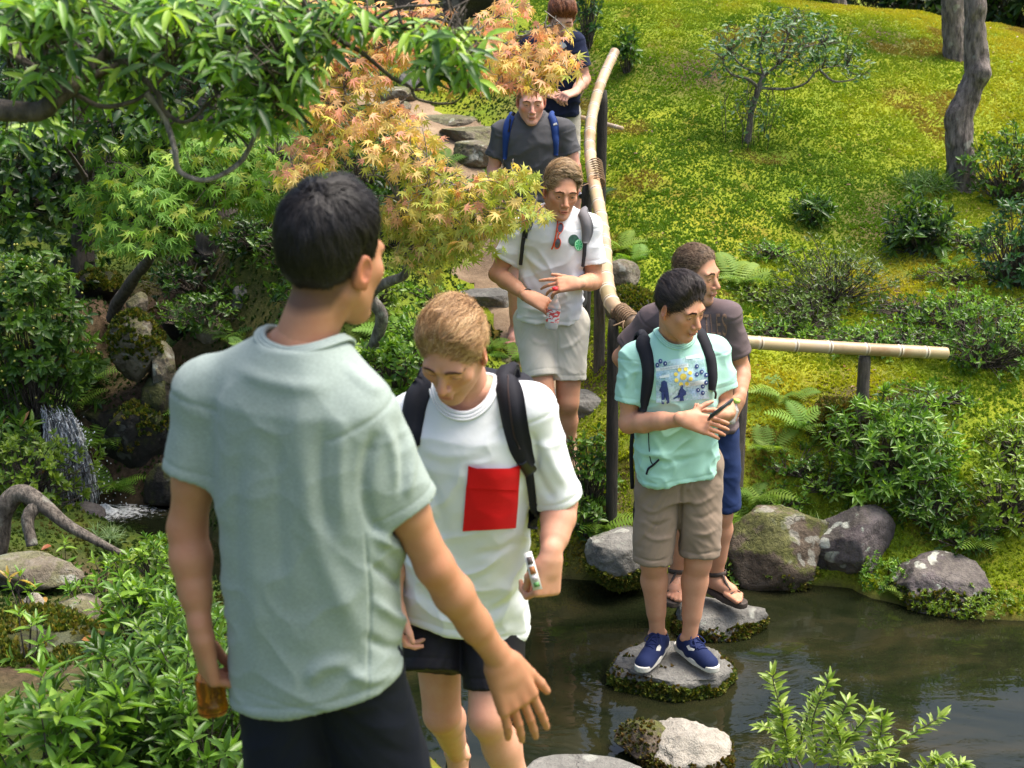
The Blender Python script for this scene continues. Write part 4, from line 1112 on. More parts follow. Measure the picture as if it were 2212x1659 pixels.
shrub('azalea_bush', 'azalea patch behind the free end of the rail', 'bush', (2060,760,8.1), (.34,.3,.18), 220, 6, .038, T_az, 'az', G_BRIGHT, n_obj=60, seed=65, group=HS)
shrub('azalea_bush', 'olive azalea with brown twigs in the middle of the slope', 'bush', (1790,650,8.55), (.42,.34,.25), 420, 6, .034, T_az, 'az', [(.09,.15,.03),(.12,.19,.035),(.07,.115,.025),(.15,.21,.05)], n_obj=60, seed=66, group=HS, shell=.3)
shrub('azalea_bush', 'lower fringe of the olive azalea near the mint shirt', 'bush', (1740,700,8.2), (.25,.2,.14), 140, 6, .034, T_az, 'az', [(.09,.16,.03),(.13,.21,.04)], n_obj=20, seed=67, group=HS)
shrub('ardisia_shrub', 'dark glossy shrub with pale flowers left of the pine mound', 'bush', (1978,560,9.2), (.24,.2,.22), 110, 8, .085, T_long, 'long', G_DARK + G_MID, n_obj=80, seed=68, zc=.55, shell=.3)
shrub('ardisia_shrub', 'small dark shrub above the olive azalea', 'bush', (1752,520,9.6), (.17,.15,.16), 46, 7, .08, T_long, 'long', G_MID, n_obj=40, seed=69, zc=.5, shell=.2)
shrub('hill_shrub', 'blue green shrub cut by the picture edge below the pine', 'bush', (2190,600,8.7), (.30,.25,.32), 200, 7, .05, T_oval, 'oval', G_BLUE, n_obj=100, seed=70, zc=.7)
shrub('hill_shrub', 'light green shrub right of the crooked pine', 'bush', (2180,395,10.0), (.36,.3,.32), 240, 6, .05, T_oval, 'oval', G_MID + G_BRIGHT[:1], seed=71, zc=.6)
shrub('hill_shrub', 'little dark seedling high on the moss left of the small tree', 'bush', (1355,112,11.9), (.12,.12,.16), 36, 6, .07, T_oval, 'oval', G_MID, seed=72, zc=1.2)
shrub('hill_shrub', 'leafy sapling behind the navy shirt at the top edge', 'bush', (1270,110,12.4), (.16,.15,.3), 70, 5, .06, T_oval, 'oval', G_BLUE, seed=73, zc=1.1)
shrub('ground_cover', 'low fresh green plants under the middle of the rail', 'ground cover', (1880,735,7.9), (.45,.22,.10), 200, 5, .04, T_az, 'az', G_BRIGHT, seed=74, zc=.3)
shrub('ground_cover', 'low leafy plants at the right edge of the bank', 'ground cover', (2200,960,7.05), (.25,.22,.14), 90, 6, .055, T_long, 'long', G_YELLOW, seed=75, n_obj=50)
shrub('grass_tuft', 'dark green grassy tuft left of the pine foot', 'grass', (2000,382,10.1), (.22,.16,.09), 60, 12, .12, T_blade, 'blade', G_MID, seed=76, stems=False, lift=1.2)
shrub('grass_tuft', 'bright grass tuft between the two bank boulders', 'grass', (1750,1120,6.78), (.11,.10,.08), 40, 12, .11, T_blade, 'blade', G_BRIGHT, seed=77, stems=False, lift=1.2)
shrub('creeper', 'small ivy leaves hanging beside the brown boulder', 'creeper', (1585,1190,6.62), (.07,.07,.14), 50, 4, .035, T_oval, 'oval', G_BRIGHT, seed=78, zc=.9)
shrub('creeper', 'heart leaved creeper along the foot of the tall dark post', 'creeper', (1275,1010,6.9), (.16,.12,.26), 110, 4, .05, T_oval, 'oval', G_MID + G_BRIGHT[:2], seed=79, zc=.7, n_obj=60)
shrub('creeper', 'leafy creeper on the bank above the mossy first stone', 'creeper', (1265,1140,6.78), (.10,.1,.12), 50, 4, .045, T_oval, 'oval', G_MID, seed=80, zc=.7)
# moss hanging plants of the far bank
shrub('ground_cover', 'feathery green moss cushion over the lichen rock edge', 'ground cover', (2110,1310,6.25), (.30,.10,.07), 200, 8, .02, T_az, 'az', G_YELLOW, seed=81, stems=False, zc=.6)
shrub('ground_cover', 'moss and tiny ferns below the purple boulder', 'ground cover', (1900,1275,6.5), (.14,.10,.10), 120, 8, .022, T_az, 'az', G_BRIGHT, seed=82, stems=False, zc=.6)

r = np.random.default_rng(77)
_lows = ['under the olive azalea','beside the dark glossy shrub','between the azalea patches','below the pine mound','right of the buzz cut','at the foot of the lone post','left of the large azalea','above the purple boulder','by the moss mound','below the rail end','along the right edge by the rail','on the slope above the rail','left of the small dark shrub','near the blue green shrub','above the lichen rock','right of the weathered post']
for i, (u, v, d, sx) in enumerate([(1690,720,8.1,.3),(2050,620,8.8,.25),(1960,690,8.3,.35),(2100,540,9.2,.3),(1650,640,8.6,.25),(1830,930,7.2,.2),(1790,1000,7.0,.18),(1860,1090,6.8,.15),(1720,960,7.1,.2),(2010,900,7.35,.25),(2190,800,7.8,.3),(1950,760,7.9,.35),(1660,560,9.2,.22),(2130,680,8.4,.3),(2080,1150,6.62,.2),(1690,1040,6.95,.16)]):
    shrub('ground_cover', 'low sprawling plants ' + _lows[i], 'ground cover', (u, v, d), (sx, sx * .7, .07), int(330 * sx), 5, .036, T_az if i % 2 else T_oval, 'az' if i % 2 else 'oval', [G_BRIGHT, G_YELLOW, G_MID][i % 3], seed=700 + i, zc=.35, group='low plants on the slope')
for i, (u, d) in enumerate([(1330,15.6),(1480,16.2),(1640,16.6),(1800,16.4),(1900,15.9),(2010,15.5),(2120,15.2),(2240,14.9),(2360,14.6)]):
    shrub('crest_shrub', ['dark shrub past the crest above the seedling','dark shrub past the crest, second of the row','dark shrub past the crest above the small tree','dark shrub past the crest by the slim pine','dark shrub past the crest right of the slim pine','dark shrub past the crest between slim pine and twin trunks','dark shrub past the crest behind the twin trunks','dark shrub past the crest in the top right corner','dark shrub past the crest outside the right edge'][i], 'bush', (u, 0, d), (1.0,.6,.9), 230, 7, .13, T_oval, 'oval', G_DARK + G_MID[:1], seed=760 + i, group='dark shrubs past the crest', zc=.6)
n = 900; x = r.uniform(.3, 5.5, n); yy = r.uniform(7.0, 13.5, n); P = np.stack([x, yy, ground_z(x, yy) + .012], -1)
k = _pathfar(x, yy); P = P[k]; n = len(P); a = r.uniform(0, 6.3, n)
v_, f_, c_ = scatter(*T_oval, frames(P, np.stack([np.cos(a), np.sin(a), r.normal(0, .2, n)], -1), np.stack([r.normal(0, .3, n), r.normal(-.2, .3, n), np.ones(n)], -1), r.uniform(.012, .035, n)), np.array([(.30,.16,.07),(.22,.11,.05),(.42,.30,.16),(.16,.09,.05)])[r.integers(0, 4, n)])
tag(link('leaf_litter', np_mesh('leaf_litter', v_, f_, c_), M_leaf), 'scattered small brown dead leaves on the moss slope', 'leaf litter', kind='stuff')
YF = [(.20,.33,.04),(.15,.27,.03),(.24,.36,.05)]
for i, (u, v, d, n, L, pal, lb) in enumerate([
    (1640,950,7.0,9,.24,YF,'pale yellow green fern right of the weathered post'), (1622,1010,6.9,9,.24,YF,'pale fern low between the blue shorts and the bank'), (1665,890,7.2,7,.2,YF,'pale fern highest beside the weathered post'),
    (1735,890,7.3,8,.22,G_BRIGHT[:3],'green fern left of the mossy mound'), (1700,830,7.5,7,.2,YF,'small fern under the rail near the grey sleeve'),
    (1600,595,8.8,8,.28,YF,'fern spreading right of the buzz cut head'), (1900,880,7.15,5,.16,YF,'small fern right of the lone fence post'), (2110,1165,6.6,7,.2,YF,'fern over the lichen rock'), (1950,1290,6.4,5,.14,YF,'tiny pale fern at the water by the purple boulder'),
    (1268,930,6.95,9,.24,G_BRIGHT[:3],'fern left of the tall post at thigh height'), (1300,990,6.8,9,.24,YF,'fern at the foot of the tall post'), (1255,1040,6.9,9,.22,G_BRIGHT[:3],'fern beside the bare calf'), (1335,1060,6.75,8,.2,YF,'fern behind the backpack strap by the post'),
    (1340,510,9.0,7,.2,YF,'light fern right of the rail lashing'), (1365,560,8.8,6,.18,G_BRIGHT[:3],'small fern above the stone by the rail'), (2050,560,9.0,5,.18,G_BRIGHT[:3],'small fern under the dark glossy shrub'), (1290,320,10.0,6,.18,G_BLUE,'bluish fern behind the rail near the upper post'),
    (195,760,7.9,12,.30,G_BRIGHT,'large fern hanging left of the jagged rock'), (235,840,7.75,10,.26,G_BRIGHT[:4],'fern drooping over the waterfall'), (150,720,8.1,9,.28,G_BRIGHT,'fern under the berry bush'), (190,690,8.3,8,.26,G_MID,'fern at the back of the stream bank'), (385,745,8.0,5,.16,G_BRIGHT,'small fern right of the jagged rock'),
    (420,640,8.3,8,.22,G_MID,'shaded fern below the old trunk'), (490,660,8.2,8,.2,G_MID + G_BRIGHT[:1],'small fern on the mossy block'), (590,500,9.0,9,.3,G_MID,'dark fern touching the black hair'), (370,600,8.6,7,.2,G_MID,'fern under the leaning maple trunk'), (540,700,8.0,8,.2,G_BRIGHT[:3],'fern above the green shoulder'),
    (850,690,7.7,9,.26,G_BRIGHT[:3],'fern right of the maple trunk'), (910,670,7.9,9,.24,G_BRIGHT[:3],'fern over the blond hair'), (790,700,7.4,8,.24,G_BRIGHT,'fern left of the maple trunk'), (760,760,7.2,8,.24,YF,'pale fern near the collar of the green shirt'), (960,330,10.8,9,.26,G_MID,'dark fern beside the stone steps'), (1060,680,8.5,7,.2,G_BRIGHT[:3],'fern at the edge of the earth step'), (1100,680,8.4,6,.18,G_BRIGHT[:3],'little fern behind the white sleeve'), (1010,360,10.4,8,.24,G_BRIGHT[:3],'fern below the block step')]):
    fern(lb, (u, v, d), n, L, pal, 200 + i)
LUSH = 'leafy undergrowth left of the path'
for i, (u, v, d, sz, nt_, lf, pal, lb) in enumerate([
    (740,800,7.1,(.26,.22,.2),150,.06,G_BRIGHT,'fresh green undergrowth behind the green shirt shoulder'), (850,790,7.1,(.26,.22,.2),150,.055,G_BRIGHT,'fresh green undergrowth between the maple trunk and blond hair'),
    (920,720,7.5,(.24,.2,.18),120,.05,G_BRIGHT[:4],'undergrowth above the blond head'), (690,650,7.9,(.3,.25,.2),130,.055,G_MID,'darker undergrowth left of the maple trunk'), (800,640,8.0,(.2,.2,.16),90,.05,G_YELLOW,'yellow green sprouts under the orange maple'),
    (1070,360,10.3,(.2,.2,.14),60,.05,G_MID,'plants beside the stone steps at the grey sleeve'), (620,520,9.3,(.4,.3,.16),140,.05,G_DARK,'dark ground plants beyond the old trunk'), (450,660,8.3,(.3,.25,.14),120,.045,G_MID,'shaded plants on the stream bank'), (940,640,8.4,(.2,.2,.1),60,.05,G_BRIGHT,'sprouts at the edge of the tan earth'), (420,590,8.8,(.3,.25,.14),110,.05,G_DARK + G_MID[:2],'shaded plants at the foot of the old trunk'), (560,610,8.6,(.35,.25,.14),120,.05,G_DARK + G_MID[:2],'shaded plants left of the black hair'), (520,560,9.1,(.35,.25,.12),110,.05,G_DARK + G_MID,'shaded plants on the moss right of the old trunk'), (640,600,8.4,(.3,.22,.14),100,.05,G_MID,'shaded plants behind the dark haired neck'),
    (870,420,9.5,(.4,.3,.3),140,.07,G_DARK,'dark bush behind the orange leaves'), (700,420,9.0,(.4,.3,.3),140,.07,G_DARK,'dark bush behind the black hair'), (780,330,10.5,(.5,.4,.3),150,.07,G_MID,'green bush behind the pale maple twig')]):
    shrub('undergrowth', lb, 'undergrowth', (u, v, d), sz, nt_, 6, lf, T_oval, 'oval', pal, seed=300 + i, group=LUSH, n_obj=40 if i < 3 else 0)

# ---------------------------------------------------------------- left bank
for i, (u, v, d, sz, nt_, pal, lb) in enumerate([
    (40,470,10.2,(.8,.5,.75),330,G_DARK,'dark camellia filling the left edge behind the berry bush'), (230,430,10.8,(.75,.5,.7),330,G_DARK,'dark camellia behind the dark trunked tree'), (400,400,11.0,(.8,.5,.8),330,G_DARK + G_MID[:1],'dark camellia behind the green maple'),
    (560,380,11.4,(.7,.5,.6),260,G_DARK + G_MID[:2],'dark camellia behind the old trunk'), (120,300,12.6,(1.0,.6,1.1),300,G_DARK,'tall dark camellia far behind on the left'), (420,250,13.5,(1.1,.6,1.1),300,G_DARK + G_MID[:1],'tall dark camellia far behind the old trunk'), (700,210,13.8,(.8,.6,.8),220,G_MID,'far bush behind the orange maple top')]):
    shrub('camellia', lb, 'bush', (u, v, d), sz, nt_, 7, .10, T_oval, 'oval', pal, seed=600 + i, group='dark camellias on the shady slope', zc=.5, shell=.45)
bb = shrub('berry_bush', 'glossy leaved bush with tiny yellow berries at the left edge', 'bush', (60,740,7.9), (.40,.32,.62), 480, 7, .07, T_oval, 'oval', G_MID + [(.09,.19,.035),(.13,.24,.05)], n_obj=300, seed=90, zc=.98, shell=.4, lift=.2, droop=.4)
shrub('berry_bush', 'upper twigs of glossy leaves at the left edge above the berry bush', 'bush', (110,560,8.9), (.5,.4,.6), 260, 7, .08, T_oval, 'oval', G_DARK + G_MID, n_obj=60, seed=91, zc=1.05, lift=.2, droop=.3, stems=False)
mb = MB(); r = np.random.default_rng(8); v0, f0 = ico(2)
_bc = on_ground(60,740,7.9) + np.array([0, 0, .62 * .98])
for k in range(110):
    d = nrm(r.normal(0, 1, 3) + [0, -.8, 0]); mb.add(v0 * .007 + _bc + d * np.array([.41, .33, .62]), f0)
mb.build('berries', simple_mat('berry', (.36, .34, .06), .35, .3, 20), bb, True)['kind'] = 'stuff'
shrub('rhododendron', 'big leaved sprig at the left edge above the azalea', 'bush', (15,900,7.3), (.2,.17,.25), 30, 7, .12, T_long, 'long', G_MID + [(.25,.12,.03)], n_obj=120, seed=92, zc=.9)
shrub('azalea_bush', 'yellow green azalea beside the falling water', 'bush', (55,1040,7.05), (.38,.26,.22), 260, 7, .047, T_az, 'az', G_YELLOW, n_obj=100, seed=93, group='azaleas on the left bank', zc=.75)
shrub('azalea_bush', 'light green azalea against the bare forearm', 'bush', (355,1270,5.7), (.22,.22,.25), 200, 7, .045, T_az, 'az', G_YELLOW + G_BRIGHT, n_obj=150, seed=94, group='azaleas on the left bank', zc=.75)
shrub('azalea_bush', 'darker azalea below the light one by the forearm', 'bush', (365,1350,5.35), (.2,.18,.18), 110, 7, .045, T_az, 'az', G_MID, n_obj=60, seed=95, group='azaleas on the left bank')
FL = 'long leaved shrubs at the lower left'
for i, (u, v, d, sz, nt_, lf, pal, lb) in enumerate([
    (80,1640,3.6,(.34,.24,.24),64,.105,G_BRIGHT,'bright long leaved shrub in the bottom left corner'), (350,1600,3.95,(.34,.28,.28),110,.085,G_MID + G_BRIGHT[:1],'long leaved shrub left of the bottle'),
    (450,1659,3.75,(.24,.22,.24),70,.08,G_MID + G_BRIGHT[:2],'long leaved shrub beside the dark trousers'), (235,1540,4.1,(.26,.2,.13),70,.08,G_MID,'shaded long leaved shrub below the slab'), (400,1450,4.55,(.22,.2,.24),110,.072,G_MID + G_BRIGHT[:2],'long leaved shrub under the forearm'),
    (420,1520,4.2,(.22,.2,.24),80,.07,G_MID,'dense shrub behind the bottle'), (300,1385,4.9,(.13,.12,.2),30,.075,G_BRIGHT,'upright sprigs in front of the light azalea')]):
    shrub('long_leaved_shrub', lb, 'bush', (u, v, d), sz, nt_, 9, lf, T_long, 'long', pal, seed=400 + i, group=FL, n_obj=110, shell=.3, zc=.6, lift=.9, tipdir=.5)
for i, (u, v, d, lb) in enumerate([(45,1330,5.3,'thin weed with yellowed leaves on the near bank'),(215,1230,5.8,'young leafy weed beside the twisted root'),(130,1190,6.0,'small weed in front of the root'),(60,1420,4.7,'weed growing over the dark slab'),(180,1300,5.4,'upright weed right of the tan stone')]):
    shrub('weed', lb, 'weed', (u, v, d), (.09,.08,.11), 7, 6, .065, T_long, 'long', G_BRIGHT[:3] + ([(.40,.28,.05)] if i == 0 else []), seed=430 + i, group='weeds on the near bank', n_obj=84, zc=.9, lift=.9)
shrub('grass_tuft', 'thin pale grass tuft at the pool edge', 'grass', (225,1165,6.6), (.08,.06,.06), 12, 10, .10, T_blade, 'blade', [(.25,.36,.16),(.2,.3,.12)], seed=440, stems=False, lift=1.)
# twisted root
M_bark_root = bark_mat('bark_root', (.035, .028, .022), (.20, .17, .14), 1.4, .3)
t_root = empty('tree_root', on_ground(40,1180,6.2), 'twisted grey tree root arching over the left bank', 'root')
branch(t_root, [at(-60,1260,6.2), at(-5,1190,6.2), at(5,1110,6.2), at(40,1068,6.2), at(85,1085,6.15), at(140,1130,6.1), at(200,1162,6.05), at(270,1200,6.0)], .058, .014, M_bark_root, 'root_limb', n=60, sides=14, knots=.3)
branch(t_root, [at(85,1085,6.15), at(60,1120,6.1), at(70,1180,6.05)], .03, .026, M_bark_root, 'root_limb', n=20, sides=10, knots=.3)

# ---------------------------------------------------------------- pale twiggy plant at the bottom right
r = np.random.default_rng(25)
tw = empty('leafy_shrub', np.array([.95, 3.55, gz(.95, 3.55)]), 'pale yellow green twiggy shrub rising in the bottom right foreground', 'bush')
stems = [[(1700,1659),(1690,1560),(1668,1460)],[(1760,1659),(1755,1560),(1790,1470)],[(1730,1659),(1730,1600),(1760,1500)],[(1700,1620),(1680,1580),(1650,1570)],[(1790,1659),(1830,1600),(1880,1540)],[(1830,1659),(1930,1610),(2030,1550)],[(1880,1659),(1900,1600),(1905,1555)],[(1760,1659),(1790,1600),(1830,1520)],[(2010,1700),(2040,1670),(2080,1650)],[(1960,1700),(2010,1650),(2030,1640)],[(1720,1640),(1700,1600),(1690,1540)],[(1810,1659),(1815,1600),(1800,1560)],[(1690,1659),(1665,1630),(1650,1640)],[(1870,1659),(1840,1640),(1930,1640)]]
Ps, Ys = [], []
for i, s_ in enumerate(stems):
    d = 4.1 + .06 * (i % 5)
    base = np.array([.95 + .12 * r.normal(), 3.75 + .05 * r.normal(), gz(.95, 3.75)])
    pts = [base] + [at(a, b, d) for a, b in s_]
    mb = MB(); c = smooth_path(pts, 30); add_tube(mb, c, np.linspace(.005, .0018, 30), 5)
    mb.build('stem', M_bark, tw, True)
    L = smooth_path(pts[1:], 60); tt = nrm(np.gradient(L, axis=0))
    for k in range(3, 60, 2):
        a = r.uniform(0, 6.3)
        for h in (0, math.pi):
            side = np.array([math.cos(a + h), .7 * math.sin(a + h), 0]); Ps.append(L[k]); Ys.append(side + tt[k] * .75 + r.normal(0, .12, 3))
    for q in range(3): Ps.append(L[-1]); Ys.append(tt[-1] + r.normal(0, .3, 3))
Ps, Ys = np.array(Ps), np.array(Ys); n = len(Ps)
M = frames(Ps, Ys, np.stack([r.normal(0, .3, n), r.normal(-.4, .3, n), np.ones(n)], -1), .05 * r.uniform(.6, 1.2, n))
leaf_set(tw, T_long, 'long', M, r.integers(0, 4, n), [(.30,.42,.06),(.24,.36,.05),(.36,.46,.09),(.18,.29,.04)], M_leaf, 300, seed=7)

# ---------------------------------------------------------------- trees beyond the crest
for i, (u, d, lb, pal) in enumerate([(2180,17.0,'dark evergreen at the top right corner beyond the crest',G_DARK),(1960,18.0,'dark bushy tree beyond the crest left of the pines',G_DARK),(1600,20.0,'tree hidden past the crest above the small tree',G_MID),(1300,18.5,'dark tree past the crest above the navy shirt',G_DARK),(2420,16.5,'evergreen past the crest outside the right edge',G_DARK)]):
    leafy_tree(lb, [(u, 60, d),(u, 20, d),(u + 15, -80, d),(u + 10, -220, d)], .14, [(u - 90,20,d - .5,140,45,.7),(u + 80,15,d - .4,140,45,.7),(u,-60,d,170,70,.9),(u - 60,-160,d,170,80,1.),(u + 90,-150,d,170,80,1.)], T_oval, 'oval', .15, pal, 1.7, 6, 500 + i, group='trees beyond the crest')
# fallen leaves on the near bank and the moss
for i, (u, v, d) in enumerate([(30,1335,5.2),(100,1340,5.2),(60,1350,5.1),(180,1420,4.8),(228,1412,4.85),(105,1120,6.4),(195,1300,5.5),(100,1300,5.5),(1700,1180,6.85),(1860,1115,6.8)]):
    p = on_ground(u, v, d); p[2] += .045 if i in (3, 4) else .02
    M_ = frames(p[None], np.array([[math.cos(i * 2.1), math.sin(i * 2.1), .1]]), np.array([[.1, -.5, 1.]]), .065)
    tv, tf = T_oval
    o = link('fallen_leaf', np_mesh('fallen_leaf', np.einsum('ij,mj->mi', M_[0, :3, :3], tv) + p, tf, np.broadcast_to([(.50,.22,.06),(.55,.32,.08),(.40,.13,.06)][i % 3], tv.shape)), M_leaf)
    tag(o, ['orange fallen leaf at the left edge of the near bank','orange fallen leaf beside the small pale stone','yellow fallen leaf among the weed stems','curled orange leaf on the dark slab','orange leaf at the tip of the dark slab','red leaf beside the twisted root','dry leaf beside the tan stone','red leaf by the thin weed','dry leaf on top of the brown boulder','dry leaf in front of the purple boulder'][i], 'leaf', 'fallen leaves')
# ================================================================ SOFT SHAPES: distance fields meshed by surface nets
class Field:
    def __init__(s, lo, hi, h):
        s.h = h; s.lo = np.asarray(lo, float); n = np.ceil((np.asarray(hi) - s.lo) / h).astype(int) + 1
        s.ax = [s.lo[i] + h * np.arange(n[i]) for i in range(3)]
        s.D = np.full(n, .4, np.float32)
    def _sl(s, lo, hi):
        r = []
        for i in range(3):
            a = int(max(0, math.floor((lo[i] - s.lo[i]) / s.h))); b = int(min(len(s.ax[i]), math.ceil((hi[i] - s.lo[i]) / s.h) + 1))
            if b <= a: return None
            r.append(slice(a, b))
        return tuple(r)
    def put(s, fn, lo, hi, k=.0, mode='add', pad=.02):
        m = k + pad
        sl = s._sl(np.asarray(lo) - m, np.asarray(hi) + m)
        if sl is None: return s
        P = np.stack(np.broadcast_arrays(s.ax[0][sl[0]][:, None, None], s.ax[1][sl[1]][None, :, None], s.ax[2][sl[2]][None, None, :]), -1).astype(np.float32)
        d = fn(P).astype(np.float32); A = s.D[sl]
        if mode == 'add': s.D[sl] = smin(A, d, k)
        elif mode == 'sub': s.D[sl] = -smin(-A, d, k)
        elif mode == 'cut': s.D[sl] = np.maximum(A, d)
        return s
    def cone(s, a, b, ra, rb, k=.02, mode='add', end=None, start=None, squash=None):
        a = np.asarray(a, float); b = np.asarray(b, float); R_ = max(ra, rb) * (squash[1] if squash and squash[1] > 1 else 1)
        return s.put(lambda P: cone_d(P, a, b, ra, rb, end, start, squash), np.minimum(a, b) - R_, np.maximum(a, b) + R_, k, mode)
    def ell(s, c, r, Rm=None, k=.02, mode='add'):
        c = np.asarray(c, float); r = np.asarray(r, float); R_ = r.max() if Rm is not None else r
        return s.put(lambda P: ell_d(P, c, r, Rm), c - R_, c + R_, k, mode)
    def chain(s, pts, rad, k=.02, mode='add'):
        for i in range(len(pts) - 1): s.cone(pts[i], pts[i + 1], rad[i], rad[i + 1], k, mode)
        return s
    def mesh(s):
        return surface_nets(s.D, s.lo, s.h)

def smin(a, b, k):
    if k <= 0: return np.minimum(a, b)
    h = np.clip(.5 + .5 * (b - a) / k, 0, 1)
    return b * (1 - h) + a * h - k * h * (1 - h)

def cone_d(P, a, b, ra, rb, end=None, start=None, squash=None):
    a = a.astype(np.float32); b = b.astype(np.float32)
    q = P - a; ba = b - a; L = float((ba ** 2).sum())
    if squash is not None:
        n_, f_ = squash; n_ = np.asarray(n_, np.float32)
        q = q + ((q @ n_) * (1 / f_ - 1))[..., None] * n_
    t = np.clip((q @ ba) / L, 0, 1)
    d = np.linalg.norm(q - t[..., None] * ba, axis=-1) - (ra + (rb - ra) * t)
    u = ba / math.sqrt(L)
    if end is not None: d = np.maximum(d, (P - b) @ u - end)
    if start is not None: d = np.maximum(d, -((P - a) @ u) - start)
    return d

def ell_d(P, c, r, Rm=None):
    q = P - c.astype(np.float32)
    if Rm is not None: q = q @ np.asarray(Rm, np.float32)
    r = r.astype(np.float32)
    k0 = np.linalg.norm(q / r, axis=-1); k1 = np.linalg.norm(q / (r * r), axis=-1) + 1e-6
    return k0 * (k0 - 1) / k1

def surface_nets(D, lo, h):
    neg = D < 0
    c = [neg[i:neg.shape[0] - 1 + i, j:neg.shape[1] - 1 + j, k:neg.shape[2] - 1 + k] for i in (0, 1) for j in (0, 1) for k in (0, 1)]
    cnt = sum(x.astype(np.int8) for x in c)
    act = (cnt > 0) & (cnt < 8)
    I = np.argwhere(act); n = len(I)
    if n == 0: return np.zeros((0, 3)), np.zeros((0, 4), int)
    idx = np.full(act.shape, -1, np.int32); idx[tuple(I.T)] = np.arange(n)
    val = {}
    for i in (0, 1):
        for j in (0, 1):
            for k in (0, 1): val[(i, j, k)] = D[I[:, 0] + i, I[:, 1] + j, I[:, 2] + k]
    acc = np.zeros((n, 3)); w = np.zeros(n)
    cs = list(val)
    for p in cs:
        for ax in range(3):
            if p[ax] == 0:
                q = list(p); q[ax] = 1; q = tuple(q)
                a, b = val[p], val[q]; m = (a < 0) != (b < 0)
                t = np.where(m, a / np.where(m, a - b, 1), 0)
                e = np.zeros((n, 3)); e[:] = p; e[:, ax] = t
                acc += e * m[:, None]; w += m
    V = (I + acc / np.maximum(w, 1)[:, None]) * h + lo
    F = []
    for ax in range(3):
        o = [a for a in range(3) if a != ax]
        A = neg; B = np.roll(neg, -1, ax)
        E = np.argwhere((A != B)[tuple(slice(1, -1) if a != ax else slice(0, -1) for a in range(3))])
        if not len(E): continue
        E = E + np.array([1 if a != ax else 0 for a in range(3)])
        def ci(d1, d2):
            q = E.copy(); q[:, o[0]] -= d1; q[:, o[1]] -= d2
            ok = (q < np.array(idx.shape)).all(1) & (q >= 0).all(1)
            r_ = np.full(len(q), -1); r_[ok] = idx[tuple(q[ok].T)]; return r_
        q = np.stack([ci(1, 1), ci(0, 1), ci(0, 0), ci(1, 0)], -1)
        fl = A[tuple(E.T)]
        if ax == 1: fl = ~fl
        q = np.where(fl[:, None], q, q[:, ::-1])
        F.append(q[(q >= 0).all(1)])
    return V, np.concatenate(F)

def vnormals(V, F):
    a, b, c, d = (V[F[:, i]] for i in range(4))
    n = np.cross(c - a, d - b); N = np.zeros_like(V)
    for i in range(4): np.add.at(N, F[:, i], n)
    return nrm(N)

def relax(V, F, it=1, lam=.5):
    for _ in range(it):
        S = np.zeros_like(V); C = np.zeros(len(V))
        for i in range(4):
            j = F[:, (i + 1) % 4]; k = F[:, i]
            np.add.at(S, k, V[j]); np.add.at(C, k, 1); np.add.at(S, j, V[k]); np.add.at(C, j, 1)
        V = V + lam * (S / np.maximum(C, 1)[:, None] - V)
    return V

# ---------------------------------------------------------------- materials of people
t = new_mat('skin')
_c = t.attr()
_c = t.mix(t.maprange(t.noise(30, 6, .7), .35, .7, 0, .42), _c, t.mix(1, _c, (.88, .66, .58), 'MULTIPLY'))
_c = t.mix(t.maprange(t.noise(260, 3, .6), .6, .75, 0, .3), _c, t.mix(1, _c, (.7, .5, .42), 'MULTIPLY'))
M_skin = t.done(t.bsdf(_c, .56, t.bump(t.noise(420, 2), .08, .002), Subsurface_Weight=.08, Subsurface_Scale=.006, Specular_IOR_Level=.35))
t = new_mat('hair')
M_hair = t.done(t.bsdf(t.attr(), .45, None, Specular_IOR_Level=.28))
def cloth_mat(name, col, weave=900, rough=.9, var=.10, heather=0.):
    t = new_mat(name)
    c = t.mix(t.maprange(t.noise(7, 4), .3, .7), tuple(x * (1 - var) for x in col), tuple(min(1, x * (1 + var * .6)) for x in col))
    if heather: c = t.mix(t.maprange(t.noise(1., 3, .7, t.scaled(t.pos(), (160, 160, 420))), .42, .62, 0, heather), c, tuple(min(1, x * 1.35 + .02) for x in col))
    return t.done(t.bsdf(c, rough, t.bump(t.noise(weave, 2), .12, .002, t.bump(t.noise(38, 4, .6), .10, .01)), Sheen_Weight=.12 * min(1, max(col) * 2), Specular_IOR_Level=.18))

# ---------------------------------------------------------------- people
def rot_to(fwd, up=(0, 0, 1)):
    f = nrm(fwd); x = nrm(np.cross(f, up)); u = np.cross(x, f)
    return np.stack([x, f, u], 1)         # columns: right, forward, up

HC, HR = np.array([0, -.012, .035]), np.array([.074, .094, .085])
HL_AZ = [0, .45, .8, 1.1, 1.35, 1.62, 1.95, 2.4, math.pi]

